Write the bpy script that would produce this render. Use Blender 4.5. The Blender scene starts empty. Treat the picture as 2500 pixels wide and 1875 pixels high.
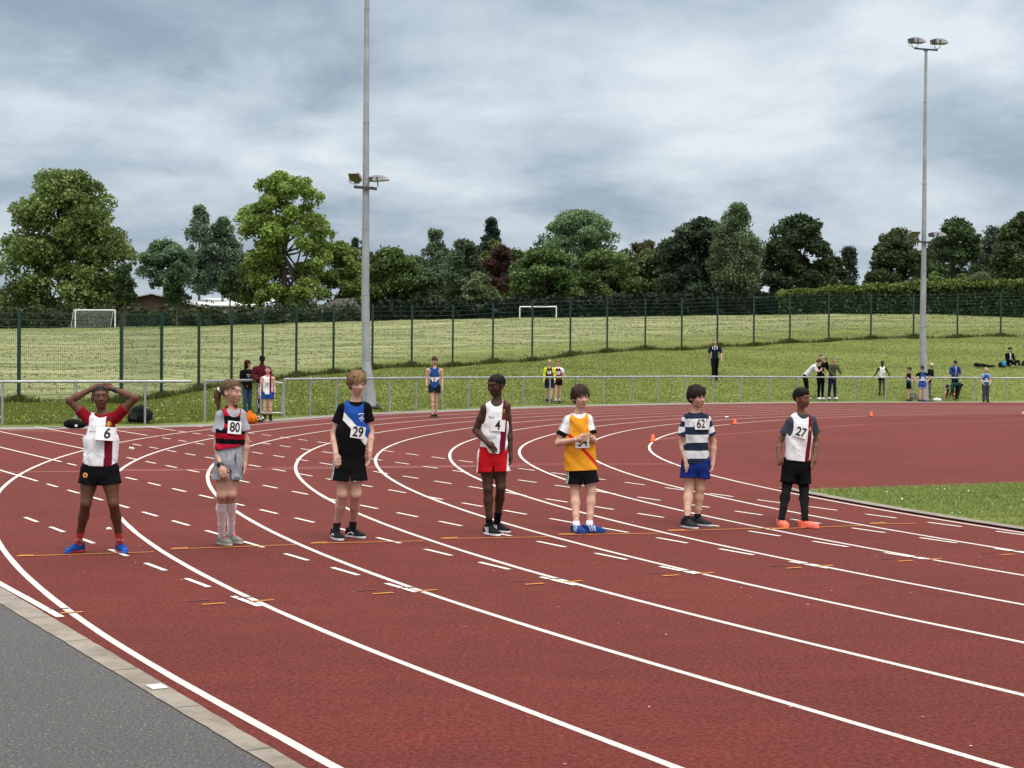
import bpy, bmesh, math, random
import numpy as np
from mathutils import Vector, Matrix

# ---------------------------------------------------------------- camera, sky, sun, exposure
F = 3848.91; PITCH = -0.0141; ROLL = 0.0085; ROLLA = 0.0202; CAMH = 1.6227
IW, IH = 2500.0, 1875.0
scene = bpy.context.scene
COL = scene.collection
cam_data = bpy.data.cameras.new('camera')
cam = bpy.data.objects.new('camera', cam_data); COL.objects.link(cam)
cam_data.sensor_width = 36.0; cam_data.lens = F / IW * 36.0
cam_data.clip_start = 0.1; cam_data.clip_end = 6000
_c, _s = math.cos(ROLL), math.sin(ROLL); _cp, _sp = math.cos(PITCH), math.sin(PITCH)
right = Vector((_c, -_s * _sp, _s * _cp)); up = Vector((-_s, -_c * _sp, _c * _cp)); fwd = Vector((0, _cp, _sp))
cam.matrix_world = Matrix(((right.x, up.x, -fwd.x, 0), (right.y, up.y, -fwd.y, 0), (right.z, up.z, -fwd.z, CAMH), (0, 0, 0, 1)))
scene.camera = cam
scene.render.resolution_x = 1024; scene.render.resolution_y = 768

world = bpy.data.worlds.new('World'); scene.world = world; world.use_nodes = True
SUN_EL, SUN_AZ = math.radians(62), math.radians(150)     # high, behind and to the right of the camera
def build_world():
    nt = world.node_tree; N = nt.nodes; Lk = nt.links; N.clear()
    out = N.new('ShaderNodeOutputWorld'); bg = N.new('ShaderNodeBackground'); Lk.new(bg.outputs[0], out.inputs[0])
    sky = N.new('ShaderNodeTexSky'); sky.sky_type = 'NISHITA'; sky.sun_disc = False
    sky.sun_elevation = SUN_EL; sky.sun_rotation = SUN_AZ; sky.air_density = 1.2; sky.dust_density = 2.0
    tc = N.new('ShaderNodeTexCoord')
    sep = N.new('ShaderNodeSeparateXYZ'); Lk.new(tc.outputs['Generated'], sep.inputs[0])
    def m(op, a, b=None, c=None):
        n = N.new('ShaderNodeMath'); n.operation = op
        for i, v in enumerate((a, b, c)):
            if v is None: continue
            if isinstance(v, (int, float)): n.inputs[i].default_value = v
            else: Lk.new(v, n.inputs[i])
        return n.outputs[0]
    z = m('MAXIMUM', sep.outputs[2], 0.0); den = m('ADD', z, 0.30)
    cx = m('DIVIDE', sep.outputs[0], den); cy = m('DIVIDE', sep.outputs[1], den)
    comb = N.new('ShaderNodeCombineXYZ'); Lk.new(cx, comb.inputs[0]); Lk.new(cy, comb.inputs[1])
    def noise(scale, detail, rough, off, dist=0.0):
        mp = N.new('ShaderNodeMapping'); Lk.new(comb.outputs[0], mp.inputs[0]); mp.inputs['Location'].default_value = off
        n = N.new('ShaderNodeTexNoise'); Lk.new(mp.outputs[0], n.inputs['Vector'])
        n.inputs['Scale'].default_value = scale; n.inputs['Detail'].default_value = detail
        n.inputs['Roughness'].default_value = rough; n.inputs['Distortion'].default_value = dist
        return n.outputs[0]
    n1 = noise(1.6, 9, 0.55, SKY_OFF, 0.35); n2 = noise(4.2, 7, 0.58, (7.7, 2.2, 0), 0.3); n3 = noise(0.55, 3, 0.5, (2.4, 5.1, 0), 0.2)
    d = m('ADD', m('MULTIPLY', n1, 0.66), m('ADD', m('MULTIPLY', n2, 0.26), m('MULTIPLY', n3, 0.22)))
    ramp = N.new('ShaderNodeValToRGB'); Lk.new(d, ramp.inputs[0])
    e = ramp.color_ramp.elements
    e[0].position = 0.43; e[0].color = (0.225, 0.290, 0.375, 1)
    e[1].position = 0.70; e[1].color = (0.68, 0.74, 0.79, 1)
    k = ramp.color_ramp.elements.new(0.515); k.color = (0.305, 0.375, 0.460, 1)
    k = ramp.color_ramp.elements.new(0.58); k.color = (0.435, 0.510, 0.585, 1)
    # sky above the picture is brightened and warmed as added light
    elev = N.new('ShaderNodeMapRange'); Lk.new(sep.outputs[2], elev.inputs[0])
    elev.inputs[1].default_value = 0.32; elev.inputs[2].default_value = 0.95; elev.inputs[3].default_value = 1.0; elev.inputs[4].default_value = SKY_TOP
    warm = N.new('ShaderNodeMapRange'); Lk.new(sep.outputs[2], warm.inputs[0]); warm.inputs[1].default_value = 0.3; warm.inputs[2].default_value = 0.6
    wm = N.new('ShaderNodeMix'); wm.data_type = 'RGBA'; Lk.new(warm.outputs[0], wm.inputs[0]); Lk.new(ramp.outputs[0], wm.inputs[6]); wm.inputs[7].default_value = (0.72, 0.69, 0.65, 1)
    mul = N.new('ShaderNodeVectorMath'); mul.operation = 'SCALE'; Lk.new(wm.outputs[2], mul.inputs[0]); Lk.new(elev.outputs[0], mul.inputs['Scale'])
    sc = N.new('ShaderNodeVectorMath'); sc.operation = 'SCALE'; Lk.new(sky.outputs[0], sc.inputs[0]); sc.inputs['Scale'].default_value = 0.10
    sc2 = N.new('ShaderNodeVectorMath'); sc2.operation = 'SCALE'; Lk.new(mul.outputs[0], sc2.inputs[0]); sc2.inputs['Scale'].default_value = 0.93
    mx = N.new('ShaderNodeVectorMath'); mx.operation = 'ADD'
    sc.inputs['Scale'].default_value = 0.10 * 0.10
    Lk.new(sc.outputs[0], mx.inputs[0]); Lk.new(sc2.outputs[0], mx.inputs[1])
    Lk.new(mx.outputs[0], bg.inputs[0]); bg.inputs[1].default_value = 1.0
SKY_TOP = 3.4; SKY_OFF = (3.1, 1.3, 0)
build_world()
sun_data = bpy.data.lights.new('sun', 'SUN'); sun = bpy.data.objects.new('sun', sun_data); COL.objects.link(sun)
sun_data.energy = 1.5; sun_data.angle = math.radians(28); sun_data.color = (1.0, 0.96, 0.90)
sun.rotation_euler = (math.radians(90) - SUN_EL, 0, math.radians(180) - SUN_AZ)
scene.view_settings.view_transform = 'Standard'; scene.view_settings.look = 'None'
scene.view_settings.exposure = 0.20; scene.view_settings.gamma = 1.0

# ---------------------------------------------------------------- helpers
rng = np.random.default_rng(7); random.seed(7)
def raydir(x, y, roll=ROLL):
    u = (np.asarray(x, float) - IW / 2) / F; v = -(np.asarray(y, float) - IH / 2) / F
    c, s = math.cos(roll), math.sin(roll); u, v = c * u - s * v, s * u + c * v
    return u, _cp - v * _sp, _sp + v * _cp
def at(x, y, D):                       # point at distance D (along +Y) on the sight line of a photo point
    X, Y, Z = raydir(x, y); t = D / Y
    return np.array([X * t, D + 0 * t, CAMH + Z * t])
def gnd(x, y, z=0.0):
    X, Y, Z = raydir(x, y); t = (z - CAMH) / Z
    return np.array([X * t, Y * t])
def yhor(x): return 883.2 + (x - 1250) * ROLL

def tag(o, label=None, cat=None, group=None, kind=None):
    if label: o['label'] = label
    if cat: o['category'] = cat
    if group: o['group'] = group
    if kind: o['kind'] = kind
    return o
def empty(name, loc, label, cat, group=None, rz=0):
    o = bpy.data.objects.new(name, None); COL.objects.link(o); o.location = loc; o.rotation_euler.z = rz
    o.empty_display_size = 0.2
    return tag(o, label, cat, group)
def mesh_obj(name, V, Fc, mat, parent=None, cols=None, smooth=False, loc=None):
    me = bpy.data.meshes.new(name)
    V = np.asarray(V, np.float32)
    if isinstance(Fc, np.ndarray):
        n, k = Fc.shape
        me.vertices.add(len(V)); me.vertices.foreach_set('co', V.ravel())
        me.loops.add(n * k); me.loops.foreach_set('vertex_index', Fc.astype(np.int32).ravel())
        me.polygons.add(n); me.polygons.foreach_set('loop_start', np.arange(0, n * k, k, dtype=np.int32))
        me.update(calc_edges=True)
    else:
        me.from_pydata(V.tolist(), [], Fc); me.update()
    if smooth: me.polygons.foreach_set('use_smooth', np.ones(len(me.polygons), bool))
    if cols is not None:
        cols = np.asarray(cols, np.float32)
        a = me.color_attributes.new('Col', 'FLOAT_COLOR', 'POINT')
        c4 = np.ones((len(V), 4), np.float32); c4[:, :3] = cols; a.data.foreach_set('color', c4.ravel())
    if mat is not None: me.materials.append(mat)
    o = bpy.data.objects.new(name, me); COL.objects.link(o)
    if parent is not None: o.parent = parent
    if loc is not None: o.location = loc
    return o
class MB:
    def __init__(s): s.v = []; s.f = []
    def box(s, c, size, R=None, taper=1.0):
        hx, hy, hz = [q / 2 for q in size]; n = len(s.v); R = R or Matrix.Identity(3)
        for z in (-1, 1):
            k = taper if z > 0 else 1
            for x, y in ((-1, -1), (1, -1), (1, 1), (-1, 1)):
                s.v.append(tuple(Vector(c) + R @ Vector((x * hx * k, y * hy * k, z * hz))))
        for q in ((3, 2, 1, 0), (4, 5, 6, 7), (0, 1, 5, 4), (1, 2, 6, 5), (2, 3, 7, 6), (3, 0, 4, 7)): s.f.append(tuple(n + i for i in q))
        return s
    def cyl(s, p0, p1, r0, r1=None, n=10, cap=True):
        r1 = r0 if r1 is None else r1; p0 = Vector(p0); p1 = Vector(p1); d = (p1 - p0).normalized()
        a = Vector((0, 0, 1)) if abs(d.z) < 0.9 else Vector((1, 0, 0)); u = d.cross(a).normalized(); w = d.cross(u)
        b = len(s.v)
        for p, r in ((p0, r0), (p1, r1)):
            for i in range(n):
                t = 2 * math.pi * i / n; s.v.append(tuple(p + u * math.cos(t) * r + w * math.sin(t) * r))
        for i in range(n):
            j = (i + 1) % n; s.f.append((b + j, b + i, b + n + i, b + n + j))
        if cap: s.f.append(tuple(b + i for i in range(n))); s.f.append(tuple(b + n + i for i in reversed(range(n))))
        return s
    def tube(s, pts, r, n=8):
        for a, b in zip(pts[:-1], pts[1:]): s.cyl(a, b, r, r, n)
        return s
    def poly(s, pts):
        n = len(s.v); s.v += [tuple(p) for p in pts]; s.f.append(tuple(range(n, n + len(pts)))); return s
    def build(s, name, mat, parent=None, smooth=False, loc=None):
        return mesh_obj(name, s.v, s.f, mat, parent, smooth=smooth, loc=loc)

# ---------------------------------------------------------------- materials
def newmat(name):
    m = bpy.data.materials.new(name); m.use_nodes = True; nt = m.node_tree
    return m, nt, nt.nodes['Principled BSDF']
def tnoise(nt, scale, detail=4, rough=0.5, vec=None, mapscale=None):
    n = nt.nodes.new('ShaderNodeTexNoise'); n.inputs['Scale'].default_value = scale
    n.inputs['Detail'].default_value = detail; n.inputs['Roughness'].default_value = rough
    if vec is None:
        tc = nt.nodes.new('ShaderNodeTexCoord'); vec = tc.outputs['Object']
    if mapscale:
        mp = nt.nodes.new('ShaderNodeMapping'); mp.inputs['Scale'].default_value = mapscale; nt.links.new(vec, mp.inputs[0]); vec = mp.outputs[0]
    nt.links.new(vec, n.inputs['Vector']); return n.outputs[0]
def tramp(nt, fac, stops):
    r = nt.nodes.new('ShaderNodeValToRGB'); nt.links.new(fac, r.inputs[0]); e = r.color_ramp.elements
    while len(e) < len(stops): e.new(0.5)
    for q, (p, c) in zip(e, stops): q.position = p; q.color = (*c, 1) if len(c) == 3 else c
    return r.outputs[0]
def tmix(nt, fac, a, b, mode='MIX'):
    n = nt.nodes.new('ShaderNodeMix'); n.data_type = 'RGBA'; n.blend_type = mode
    for sock, v in ((n.inputs[0], fac), (n.inputs[6], a), (n.inputs[7], b)):
        if isinstance(v, (int, float)): sock.default_value = v
        elif isinstance(v, tuple): sock.default_value = (*v, 1)
        else: nt.links.new(v, sock)
    return n.outputs[2]
def tbump(nt, bsdf, h, strength, dist):
    b = nt.nodes.new('ShaderNodeBump'); b.inputs['Strength'].default_value = strength; b.inputs['Distance'].default_value = dist
    nt.links.new(h, b.inputs['Height']); nt.links.new(b.outputs[0], bsdf.inputs['Normal'])
def simple(name, col, rough=0.6, metal=0.0, var=0.0, scale=20, bump=0.0, spec=0.5):
    m, nt, b = newmat(name); b.inputs['Roughness'].default_value = rough; b.inputs['Metallic'].default_value = metal
    b.inputs['Specular IOR Level'].default_value = spec
    n = tnoise(nt, scale, 5)
    if var > 0:
        c = tramp(nt, n, [(0.3, tuple(q * (1 - var) for q in col)), (0.7, tuple(min(1, q * (1 + var)) for q in col))])
        nt.links.new(c, b.inputs['Base Color'])
    else: b.inputs['Base Color'].default_value = (*col, 1)
    if bump > 0: tbump(nt, b, n, bump, 0.01)
    return m
def attr_mat(name, rough, spec=0.4, nscale=60, nvar=0.12, bump=0.0, trans=0.0, mapscale=None, sheen=0.0):
    m, nt, b = newmat(name); a = nt.nodes.new('ShaderNodeAttribute'); a.attribute_name = 'Col'
    n = tnoise(nt, nscale, 3, 0.6, mapscale=mapscale)
    g = tramp(nt, n, [(0.25, (1 - nvar,) * 3), (0.75, (1 + nvar,) * 3)])
    c = tmix(nt, 1.0, a.outputs['Color'], g, 'MULTIPLY'); nt.links.new(c, b.inputs['Base Color'])
    b.inputs['Roughness'].default_value = rough; b.inputs['Specular IOR Level'].default_value = spec
    if sheen: b.inputs['Sheen Weight'].default_value = sheen
    if bump: tbump(nt, b, n, bump, 0.004)
    if trans > 0:
        t = nt.nodes.new('ShaderNodeBsdfTranslucent'); nt.links.new(c, t.inputs[0])
        ms = nt.nodes.new('ShaderNodeMixShader'); ms.inputs[0].default_value = trans
        nt.links.new(b.outputs[0], ms.inputs[1]); nt.links.new(t.outputs[0], ms.inputs[2])
        nt.links.new(ms.outputs[0], nt.nodes['Material Output'].inputs[0])
    return m
def track_mat(name='red rubber track', base=((0.052, 0.0065, 0.0045), (0.124, 0.0180, 0.0125), (0.215, 0.040, 0.029)), paint=None, wear=0.0):
    m, nt, b = newmat(name)
    big = tnoise(nt, 0.25, 5, 0.6); fine = tnoise(nt, 38, 5, 0.82); grain = tnoise(nt, 170, 3, 0.8)
    c = tramp(nt, fine, [(0.36, base[0]), (0.5, base[1]), (0.66, base[2])])
    c = tmix(nt, 0.5, c, tramp(nt, big, [(0.3, (0.74, 0.75, 0.78)), (0.7, (1.25, 1.24, 1.22))]), 'MULTIPLY')
    st = tnoise(nt, 3.0, 6, 0.7, mapscale=(1, 1, 1)); c = tmix(nt, 0.32, c, tramp(nt, st, [(0.35, (0.70, 0.70, 0.72)), (0.62, (1.16, 1.16, 1.16))]), 'MULTIPLY')
    sc_ = tnoise(nt, 1.4, 7, 0.75, mapscale=(.35, 2.2, 1)); c = tmix(nt, 0.32, c, tramp(nt, sc_, [(0.36, (0.72, 0.72, 0.74)), (0.55, (1.0, 1.0, 1.0)), (0.70, (1.35, 1.38, 1.36))]), 'MULTIPLY')
    sp = nt.nodes.new('ShaderNodeTexVoronoi'); sp.inputs['Scale'].default_value = 42; tc = nt.nodes.new('ShaderNodeTexCoord'); nt.links.new(tc.outputs['Object'], sp.inputs['Vector'])
    c = tmix(nt, tramp(nt, sp.outputs['Distance'], [(0.02, (1, 1, 1)), (0.07, (0, 0, 0))]), c, (0.45, 0.30, 0.26)) if paint is None else c
    if paint is not None:
        w = tramp(nt, grain, [(wear - 0.04, (0, 0, 0)), (wear + 0.05, (1, 1, 1))])
        pc = tmix(nt, 1.0, paint, tramp(nt, fine, [(0.3, (0.82, 0.8, 0.78)), (0.6, (1, 1, 1))]), 'MULTIPLY')
        c = tmix(nt, w, c, pc)
    nt.links.new(c, b.inputs['Base Color']); b.inputs['Roughness'].default_value = 0.85; b.inputs['Specular IOR Level'].default_value = 0.22
    h = tmix(nt, 0.5, grain, fine); tbump(nt, b, h, 1.0, 0.010)
    return m
M = {}
M['track'] = track_mat()
M['white_line'] = track_mat('worn white line paint', paint=(0.70, 0.68, 0.66), wear=0.41)
M['dash_line'] = track_mat('fresh white line paint', paint=(0.76, 0.74, 0.69), wear=0.32)
M['orange_line'] = track_mat('orange line paint', paint=(0.80, 0.36, 0.08), wear=0.46)
M['purple_line'] = track_mat('faded blue line paint', paint=(0.14, 0.09, 0.13), wear=0.50)
M['pink_line'] = track_mat('faded pink line paint', paint=(0.60, 0.27, 0.24), wear=0.45)
M['tan_line'] = track_mat('faded tan line paint', paint=(0.36, 0.13, 0.10), wear=0.47)
def asphalt():
    m, nt, b = newmat('grey asphalt'); f = tnoise(nt, 70, 4, 0.8); g = tnoise(nt, 0.7, 4)
    c = tramp(nt, f, [(0.36, (0.026, 0.026, 0.027)), (0.5, (0.072, 0.071, 0.071)), (0.63, (0.135, 0.134, 0.131)), (0.76, (0.26, 0.255, 0.25))])
    vo = nt.nodes.new('ShaderNodeTexVoronoi'); vo.inputs['Scale'].default_value = 30; tc = nt.nodes.new('ShaderNodeTexCoord'); nt.links.new(tc.outputs['Object'], vo.inputs['Vector'])
    c = tmix(nt, tramp(nt, vo.outputs['Distance'], [(0.07, (1, 1, 1)), (0.16, (0, 0, 0))]), c, (0.33, 0.32, 0.30))
    c = tmix(nt, 0.6, c, tramp(nt, g, [(0.3, (0.85, 0.85, 0.85)), (0.7, (1.15, 1.15, 1.15))]), 'MULTIPLY')
    nt.links.new(c, b.inputs['Base Color']); b.inputs['Roughness'].default_value = 0.8
    tbump(nt, b, f, 1.0, 0.012); return m
def concrete():
    m, nt, b = newmat('weathered concrete edging'); f = tnoise(nt, 30, 6, 0.7); g = tnoise(nt, 3, 5, 0.65)
    c = tramp(nt, g, [(0.3, (0.12, 0.102, 0.080)), (0.52, (0.215, 0.188, 0.155)), (0.75, (0.28, 0.25, 0.21))])
    c = tmix(nt, 0.7, c, tramp(nt, f, [(0.3, (0.75, 0.75, 0.75)), (0.65, (1.15, 1.15, 1.15))]), 'MULTIPLY')
    nt.links.new(c, b.inputs['Base Color']); b.inputs['Roughness'].default_value = 0.85; tbump(nt, b, f, 0.5, 0.006); return m
M['asphalt'] = asphalt(); M['concrete'] = concrete()
M['path'] = simple('grey path', (0.20, 0.19, 0.175), 0.85, var=0.25, scale=6, bump=0.3)
def grass_mat():
    m, nt, b = newmat('grass ground'); tc = nt.nodes.new('ShaderNodeTexCoord'); vec = tc.outputs['Object']
    a = tnoise(nt, 0.16, 6, 0.65, vec); f = tnoise(nt, 2.6, 6, 0.75, vec, (0.55, 1.6, 1)); s = tnoise(nt, 9.0, 5, 0.8, vec)
    lush = tramp(nt, f, [(0.30, (0.070, 0.094, 0.017)), (0.48, (0.115, 0.145, 0.029)), (0.66, (0.170, 0.200, 0.046))])
    lush = tmix(nt, 0.6, lush, tramp(nt, s, [(0.3, (0.65, 0.68, 0.6)), (0.68, (1.25, 1.22, 1.2))]), 'MULTIPLY')
    dry = tramp(nt, tnoise(nt, 1.0, 7, 0.72, vec, (0.22, 1.0, 1)), [(0.32, (0.090, 0.112, 0.040)), (0.48, (0.180, 0.202, 0.082)), (0.62, (0.285, 0.297, 0.148))])
    at_ = nt.nodes.new('ShaderNodeAttribute'); at_.attribute_name = 'Col'    # red channel: how dry and mown the meadow is
    sx = nt.nodes.new('ShaderNodeSeparateColor'); nt.links.new(at_.outputs['Color'], sx.inputs[0])
    ad = nt.nodes.new('ShaderNodeMath'); ad.operation = 'MULTIPLY_ADD'; nt.links.new(a, ad.inputs[0]); ad.inputs[1].default_value = 0.9; ad.inputs[2].default_value = -0.45
    a2 = nt.nodes.new('ShaderNodeMath'); a2.operation = 'ADD'; a2.use_clamp = True; nt.links.new(ad.outputs[0], a2.inputs[0]); nt.links.new(sx.outputs[0], a2.inputs[1])
    c = tmix(nt, a2.outputs[0], lush, dry)
    bands = tnoise(nt, 1.0, 3, 0.5, vec, (0.025, 0.30, 1)); c = tmix(nt, 0.8, c, tramp(nt, bands, [(0.38, (0.80, 0.84, 0.78)), (0.50, (1.0, 1.0, 1.0)), (0.62, (1.16, 1.12, 1.16))]), 'MULTIPLY')
    nt.links.new(c, b.inputs['Base Color']); b.inputs['Roughness'].default_value = 0.9; b.inputs['Specular IOR Level'].default_value = 0.2
    tbump(nt, b, f, 0.8, 0.06); return m
M['grass'] = grass_mat()
M['blade'] = attr_mat('grass blade', 0.7, 0.2, 3, 0.2, trans=0.35)
M['leaf'] = attr_mat('tree leaf', 0.6, 0.3, 1.2, 0.22, trans=0.28)
M['flower'] = attr_mat('petals', 0.7, 0.2, 5, 0.05)
M['bark'] = simple('bark', (0.075, 0.060, 0.045), 0.9, var=0.4, scale=6, bump=0.8)
M['birch_bark'] = simple('birch bark', (0.30, 0.29, 0.26), 0.8, var=0.4, scale=4, bump=0.4)
M['galv'] = simple('galvanised steel', (0.36, 0.385, 0.395), 0.42, metal=0.55, var=0.16, scale=5)
M['galv_pole'] = simple('weathered galvanised mast', (0.34, 0.37, 0.385), 0.55, metal=0.35, var=0.22, scale=1.6)
M['green_steel'] = simple('dark green powder coated steel', (0.004, 0.032, 0.024), 0.5, var=0.1, scale=8)
M['green_wire'] = simple('dark green fence wire', (0.008, 0.042, 0.032), 0.5)
M['dark_metal'] = simple('dark grey metal', (0.075, 0.07, 0.085), 0.5, metal=0.3, var=0.2)
M['lamp_case'] = simple('grey aluminium lamp housing', (0.27, 0.27, 0.29), 0.45, metal=0.3, var=0.1, scale=12)
M['lamp_glass'] = simple('dusty lamp glass', (0.10, 0.085, 0.055), 0.25, var=0.3, scale=4)
M['white_paint'] = simple('white gloss paint', (0.80, 0.80, 0.80), 0.35, var=0.03)
M['cable'] = simple('pale cable', (0.5, 0.5, 0.5), 0.5)
M['brick'] = simple('dark brown brick', (0.085, 0.050, 0.038), 0.85, var=0.35, scale=9)
M['roof_dark'] = simple('dark roof', (0.055, 0.050, 0.048), 0.8, var=0.3, scale=5)
M['roof_white'] = simple('pale metal roof', (0.80, 0.82, 0.84), 0.5, var=0.04)
M['window_glass'] = simple('window glass', (0.16, 0.19, 0.21), 0.15)
M['red_brick'] = simple('red brick', (0.30, 0.10, 0.06), 0.85, var=0.25, scale=9)
M['grey_wall'] = simple('grey render', (0.26, 0.27, 0.27), 0.8, var=0.15)
M['wood'] = simple('weathered timber', (0.16, 0.12, 0.08), 0.85, var=0.3, scale=8)
M['orange_plastic'] = simple('orange plastic cone', (0.85, 0.135, 0.035), 0.45, var=0.08)
M['net'] = simple('white nylon net', (0.45, 0.47, 0.45), 0.8)
M['litter'] = simple('white litter', (0.75, 0.74, 0.72), 0.7, var=0.08, scale=30)

# ---------------------------------------------------------------- track geometry
P4, P5, ANG, R9, DR, PHI1 = 33.0719, 28.2, -1.0295, 30.4764, 13.4469, 0.6544
LW = 1.22; R1 = R9 + 8 * LW
DX, DY = math.cos(ANG), math.sin(ANG)
def warp(X, Y):                        # the lightly banked bend: survey plane -> world plane z=0
    X = np.asarray(X, float); Y = np.asarray(Y, float)
    dz = -CAMH; fw = Y * _cp + dz * _sp; v = -Y * _sp + dz * _cp; u = X
    c, s = math.cos(ROLLA), math.sin(ROLLA); u, v = c * u + s * v, -s * u + c * v
    u, v = _c * u - _s * v, _s * u + _c * v
    Zr = np.minimum(_sp * fw + v * _cp, -0.25); t = -CAMH / Zr
    return u * t, (fw * _cp - v * _sp) * t
def ab(a, B):                          # a: along the home straight (towards the camera), B: outwards
    a = np.asarray(a, float); b = -np.asarray(B, float)
    return warp(P4 + a * DX - b * DY, P5 + a * DY + b * DX)
def curve(off, th):                    # th: 0 at the tangent point, off: outwards from the outermost lane line
    th = np.asarray(th, float); R = R1 + off
    ux, uy = -math.sin(PHI1), -math.cos(PHI1)
    a = np.where(th < PHI1, -np.sin(th) * R, -DR * ux - np.sin(th) * (R + DR))
    b = np.where(th < PHI1, -np.cos(th) * R, -DR * uy - np.cos(th) * (R + DR))
    return ab(a, -b)
def oval(off, th1=3.0, a_near=26.0, n=260):     # near straight, bend
    aa = np.linspace(a_near, 0, 60)[:-1]; x0, y0 = ab(aa, (R1 + off) + 0 * aa)
    th = np.linspace(0, th1, n); off2 = off if np.isscalar(off) else off
    x1, y1 = curve(off2, th)
    return np.concatenate([x0, x1]), np.concatenate([y0, y1])
def strip(x, y, w, z, jit=0.0):
    P = np.stack([x, y], 1); T = np.gradient(P, axis=0); T /= np.linalg.norm(T, axis=1)[:, None] + 1e-9
    Nn = np.stack([-T[:, 1], T[:, 0]], 1); w = np.asarray(w) * np.ones(len(P)); n = len(P)
    j1 = rng.normal(0, jit, n) if jit else 0; j2 = rng.normal(0, jit, n) if jit else 0
    A = P + Nn * (w / 2 + j1)[:, None]; Bm = P - Nn * (w / 2 + j2)[:, None]
    V = np.zeros((2 * n, 3)); V[:n, :2] = A; V[n:, :2] = Bm; V[:, 2] = z
    i = np.arange(n - 1); Fq = np.stack([i + n, i + n + 1, i + 1, i], 1)
    return V, Fq
def merge(parts):
    Vs, Fs, k = [], [], 0
    for V, Fq in parts: Vs.append(V); Fs.append(Fq + k); k += len(V)
    return np.concatenate(Vs), np.concatenate(Fs)
def polygon(name, pts, z, mat):
    bm = bmesh.new(); vs = [bm.verts.new((p[0], p[1], z)) for p in pts]; f = bm.faces.new(vs)
    if f.normal.z < 0 or True:
        bm.normal_update()
        if f.normal.z < 0: f.normal_flip()
    bmesh.ops.triangulate(bm, faces=[f]); me = bpy.data.meshes.new(name); bm.to_mesh(me); bm.free(); me.materials.append(mat)
    o = bpy.data.objects.new(name, me); COL.objects.link(o); tag(o, kind='structure'); return o

# terrain: flat under the track, a bank up to the mesh fence, a meadow up to a crest, then gently on
FX = np.array([-900, -400, 46, 296, 394, 485, 565, 641, 723, 814, 909, 1005, 1105, 1203, 1299, 1392, 1482, 1575, 1664, 1751, 1840, 1928, 2023, 2126, 2230, 2337, 2443, 2560, 2700, 3200.])
FD = np.array([54, 53, 52.2, 51.8, 56.3, 60.5, 64, 67, 70, 72.5, 75, 77, 78.5, 80, 82, 85, 88, 90, 91.5, 93.5, 96, 98.5, 101.5, 104.5, 106, 107.5, 108.5, 110, 112, 118.])
FB = np.array([978, 978, 979, 985, 969, 954, 941, 929, 918, 908, 900, 895, 893, 885, 878, 868, 858, 853, 852, 846, 843, 837, 832, 826, 827, 824, 820, 820, 820, 820.])   # photo height of the fence foot
FT = np.array([758, 758, 759, 763, 764, 764, 762, 755, 748, 744, 745, 745, 745, 739, 735, 731, 730, 730, 728.5, 725, 724, 719.6, 717, 717.7, 718, 717, 713, 713, 713, 713.])
RX = np.array([-900, 6, 185.5, 354, 500, 693, 757, 950, 1016, 1143, 1276, 1472, 1673, 2018, 2231, 2457, 2700, 3200.])
RY = np.array([1036, 1035, 1034, 1033, 1029, 1017, 1014, 1005.5, 1002.6, 996.5, 991.5, 986.2, 982.3, 979.2, 979.3, 979.5, 981, 984.])
CX = np.array([-900, 0, 280, 560, 840, 1100, 1400, 1700, 2100, 2300, 2500, 3200.])
CY = np.array([803, 803, 800, 795, 786, 780, 776, 772, 767, 770, 776, 780.])
CREST = 132.0
_rx = np.linspace(-900, 3200, 60); _rd = gnd(_rx, np.interp(_rx, RX, RY))[1]
def bend_k(v, b0): return v
def terrain(X, Y):
    X = np.asarray(X, float); Y = np.asarray(Y, float); Yc = np.maximum(Y, 5.0)
    px = np.clip(IW / 2 + F * X / Yc, -880, 3180)
    rd = np.interp(px, _rx, _rd) + 0.15; fd = np.interp(px, FX, FD); fb = np.interp(px, FX, FB)
    zf = np.maximum(CAMH + (yhor(px) - fb) * fd / F, 0.02); zc = CAMH + (yhor(px) - np.interp(px, CX, CY)) * CREST / F
    t = np.clip((Yc - rd) / (fd - rd), 0, 1); z1 = zf * t ** 0.75
    t2 = np.clip((Yc - fd) / (CREST - fd), 0, 1); z2 = zf + (zc - zf) * (1.15 * t2 - 0.15 * t2 ** 2)
    slope = (zc - CAMH) / CREST; z3 = zc + slope * (Yc - CREST) - 0.0012 * (Yc - CREST)
    z = np.where(Yc < rd, 0, np.where(Yc < fd, z1, np.where(Yc < CREST, z2, z3)))
    far = np.clip((Yc - 230) / 200, 0, 1); z = z * (1 - 0.3 * far)
    und = 0.05 * np.sin(X * 0.35 + 1.3) * np.cos(Y * 0.27) + 0.03 * np.sin(X * 0.9 + Y * 0.5)
    return z + und * np.clip((Yc - rd) / 6, 0, 1) * np.where(Y > fd, 1.4, 0.7)

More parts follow.
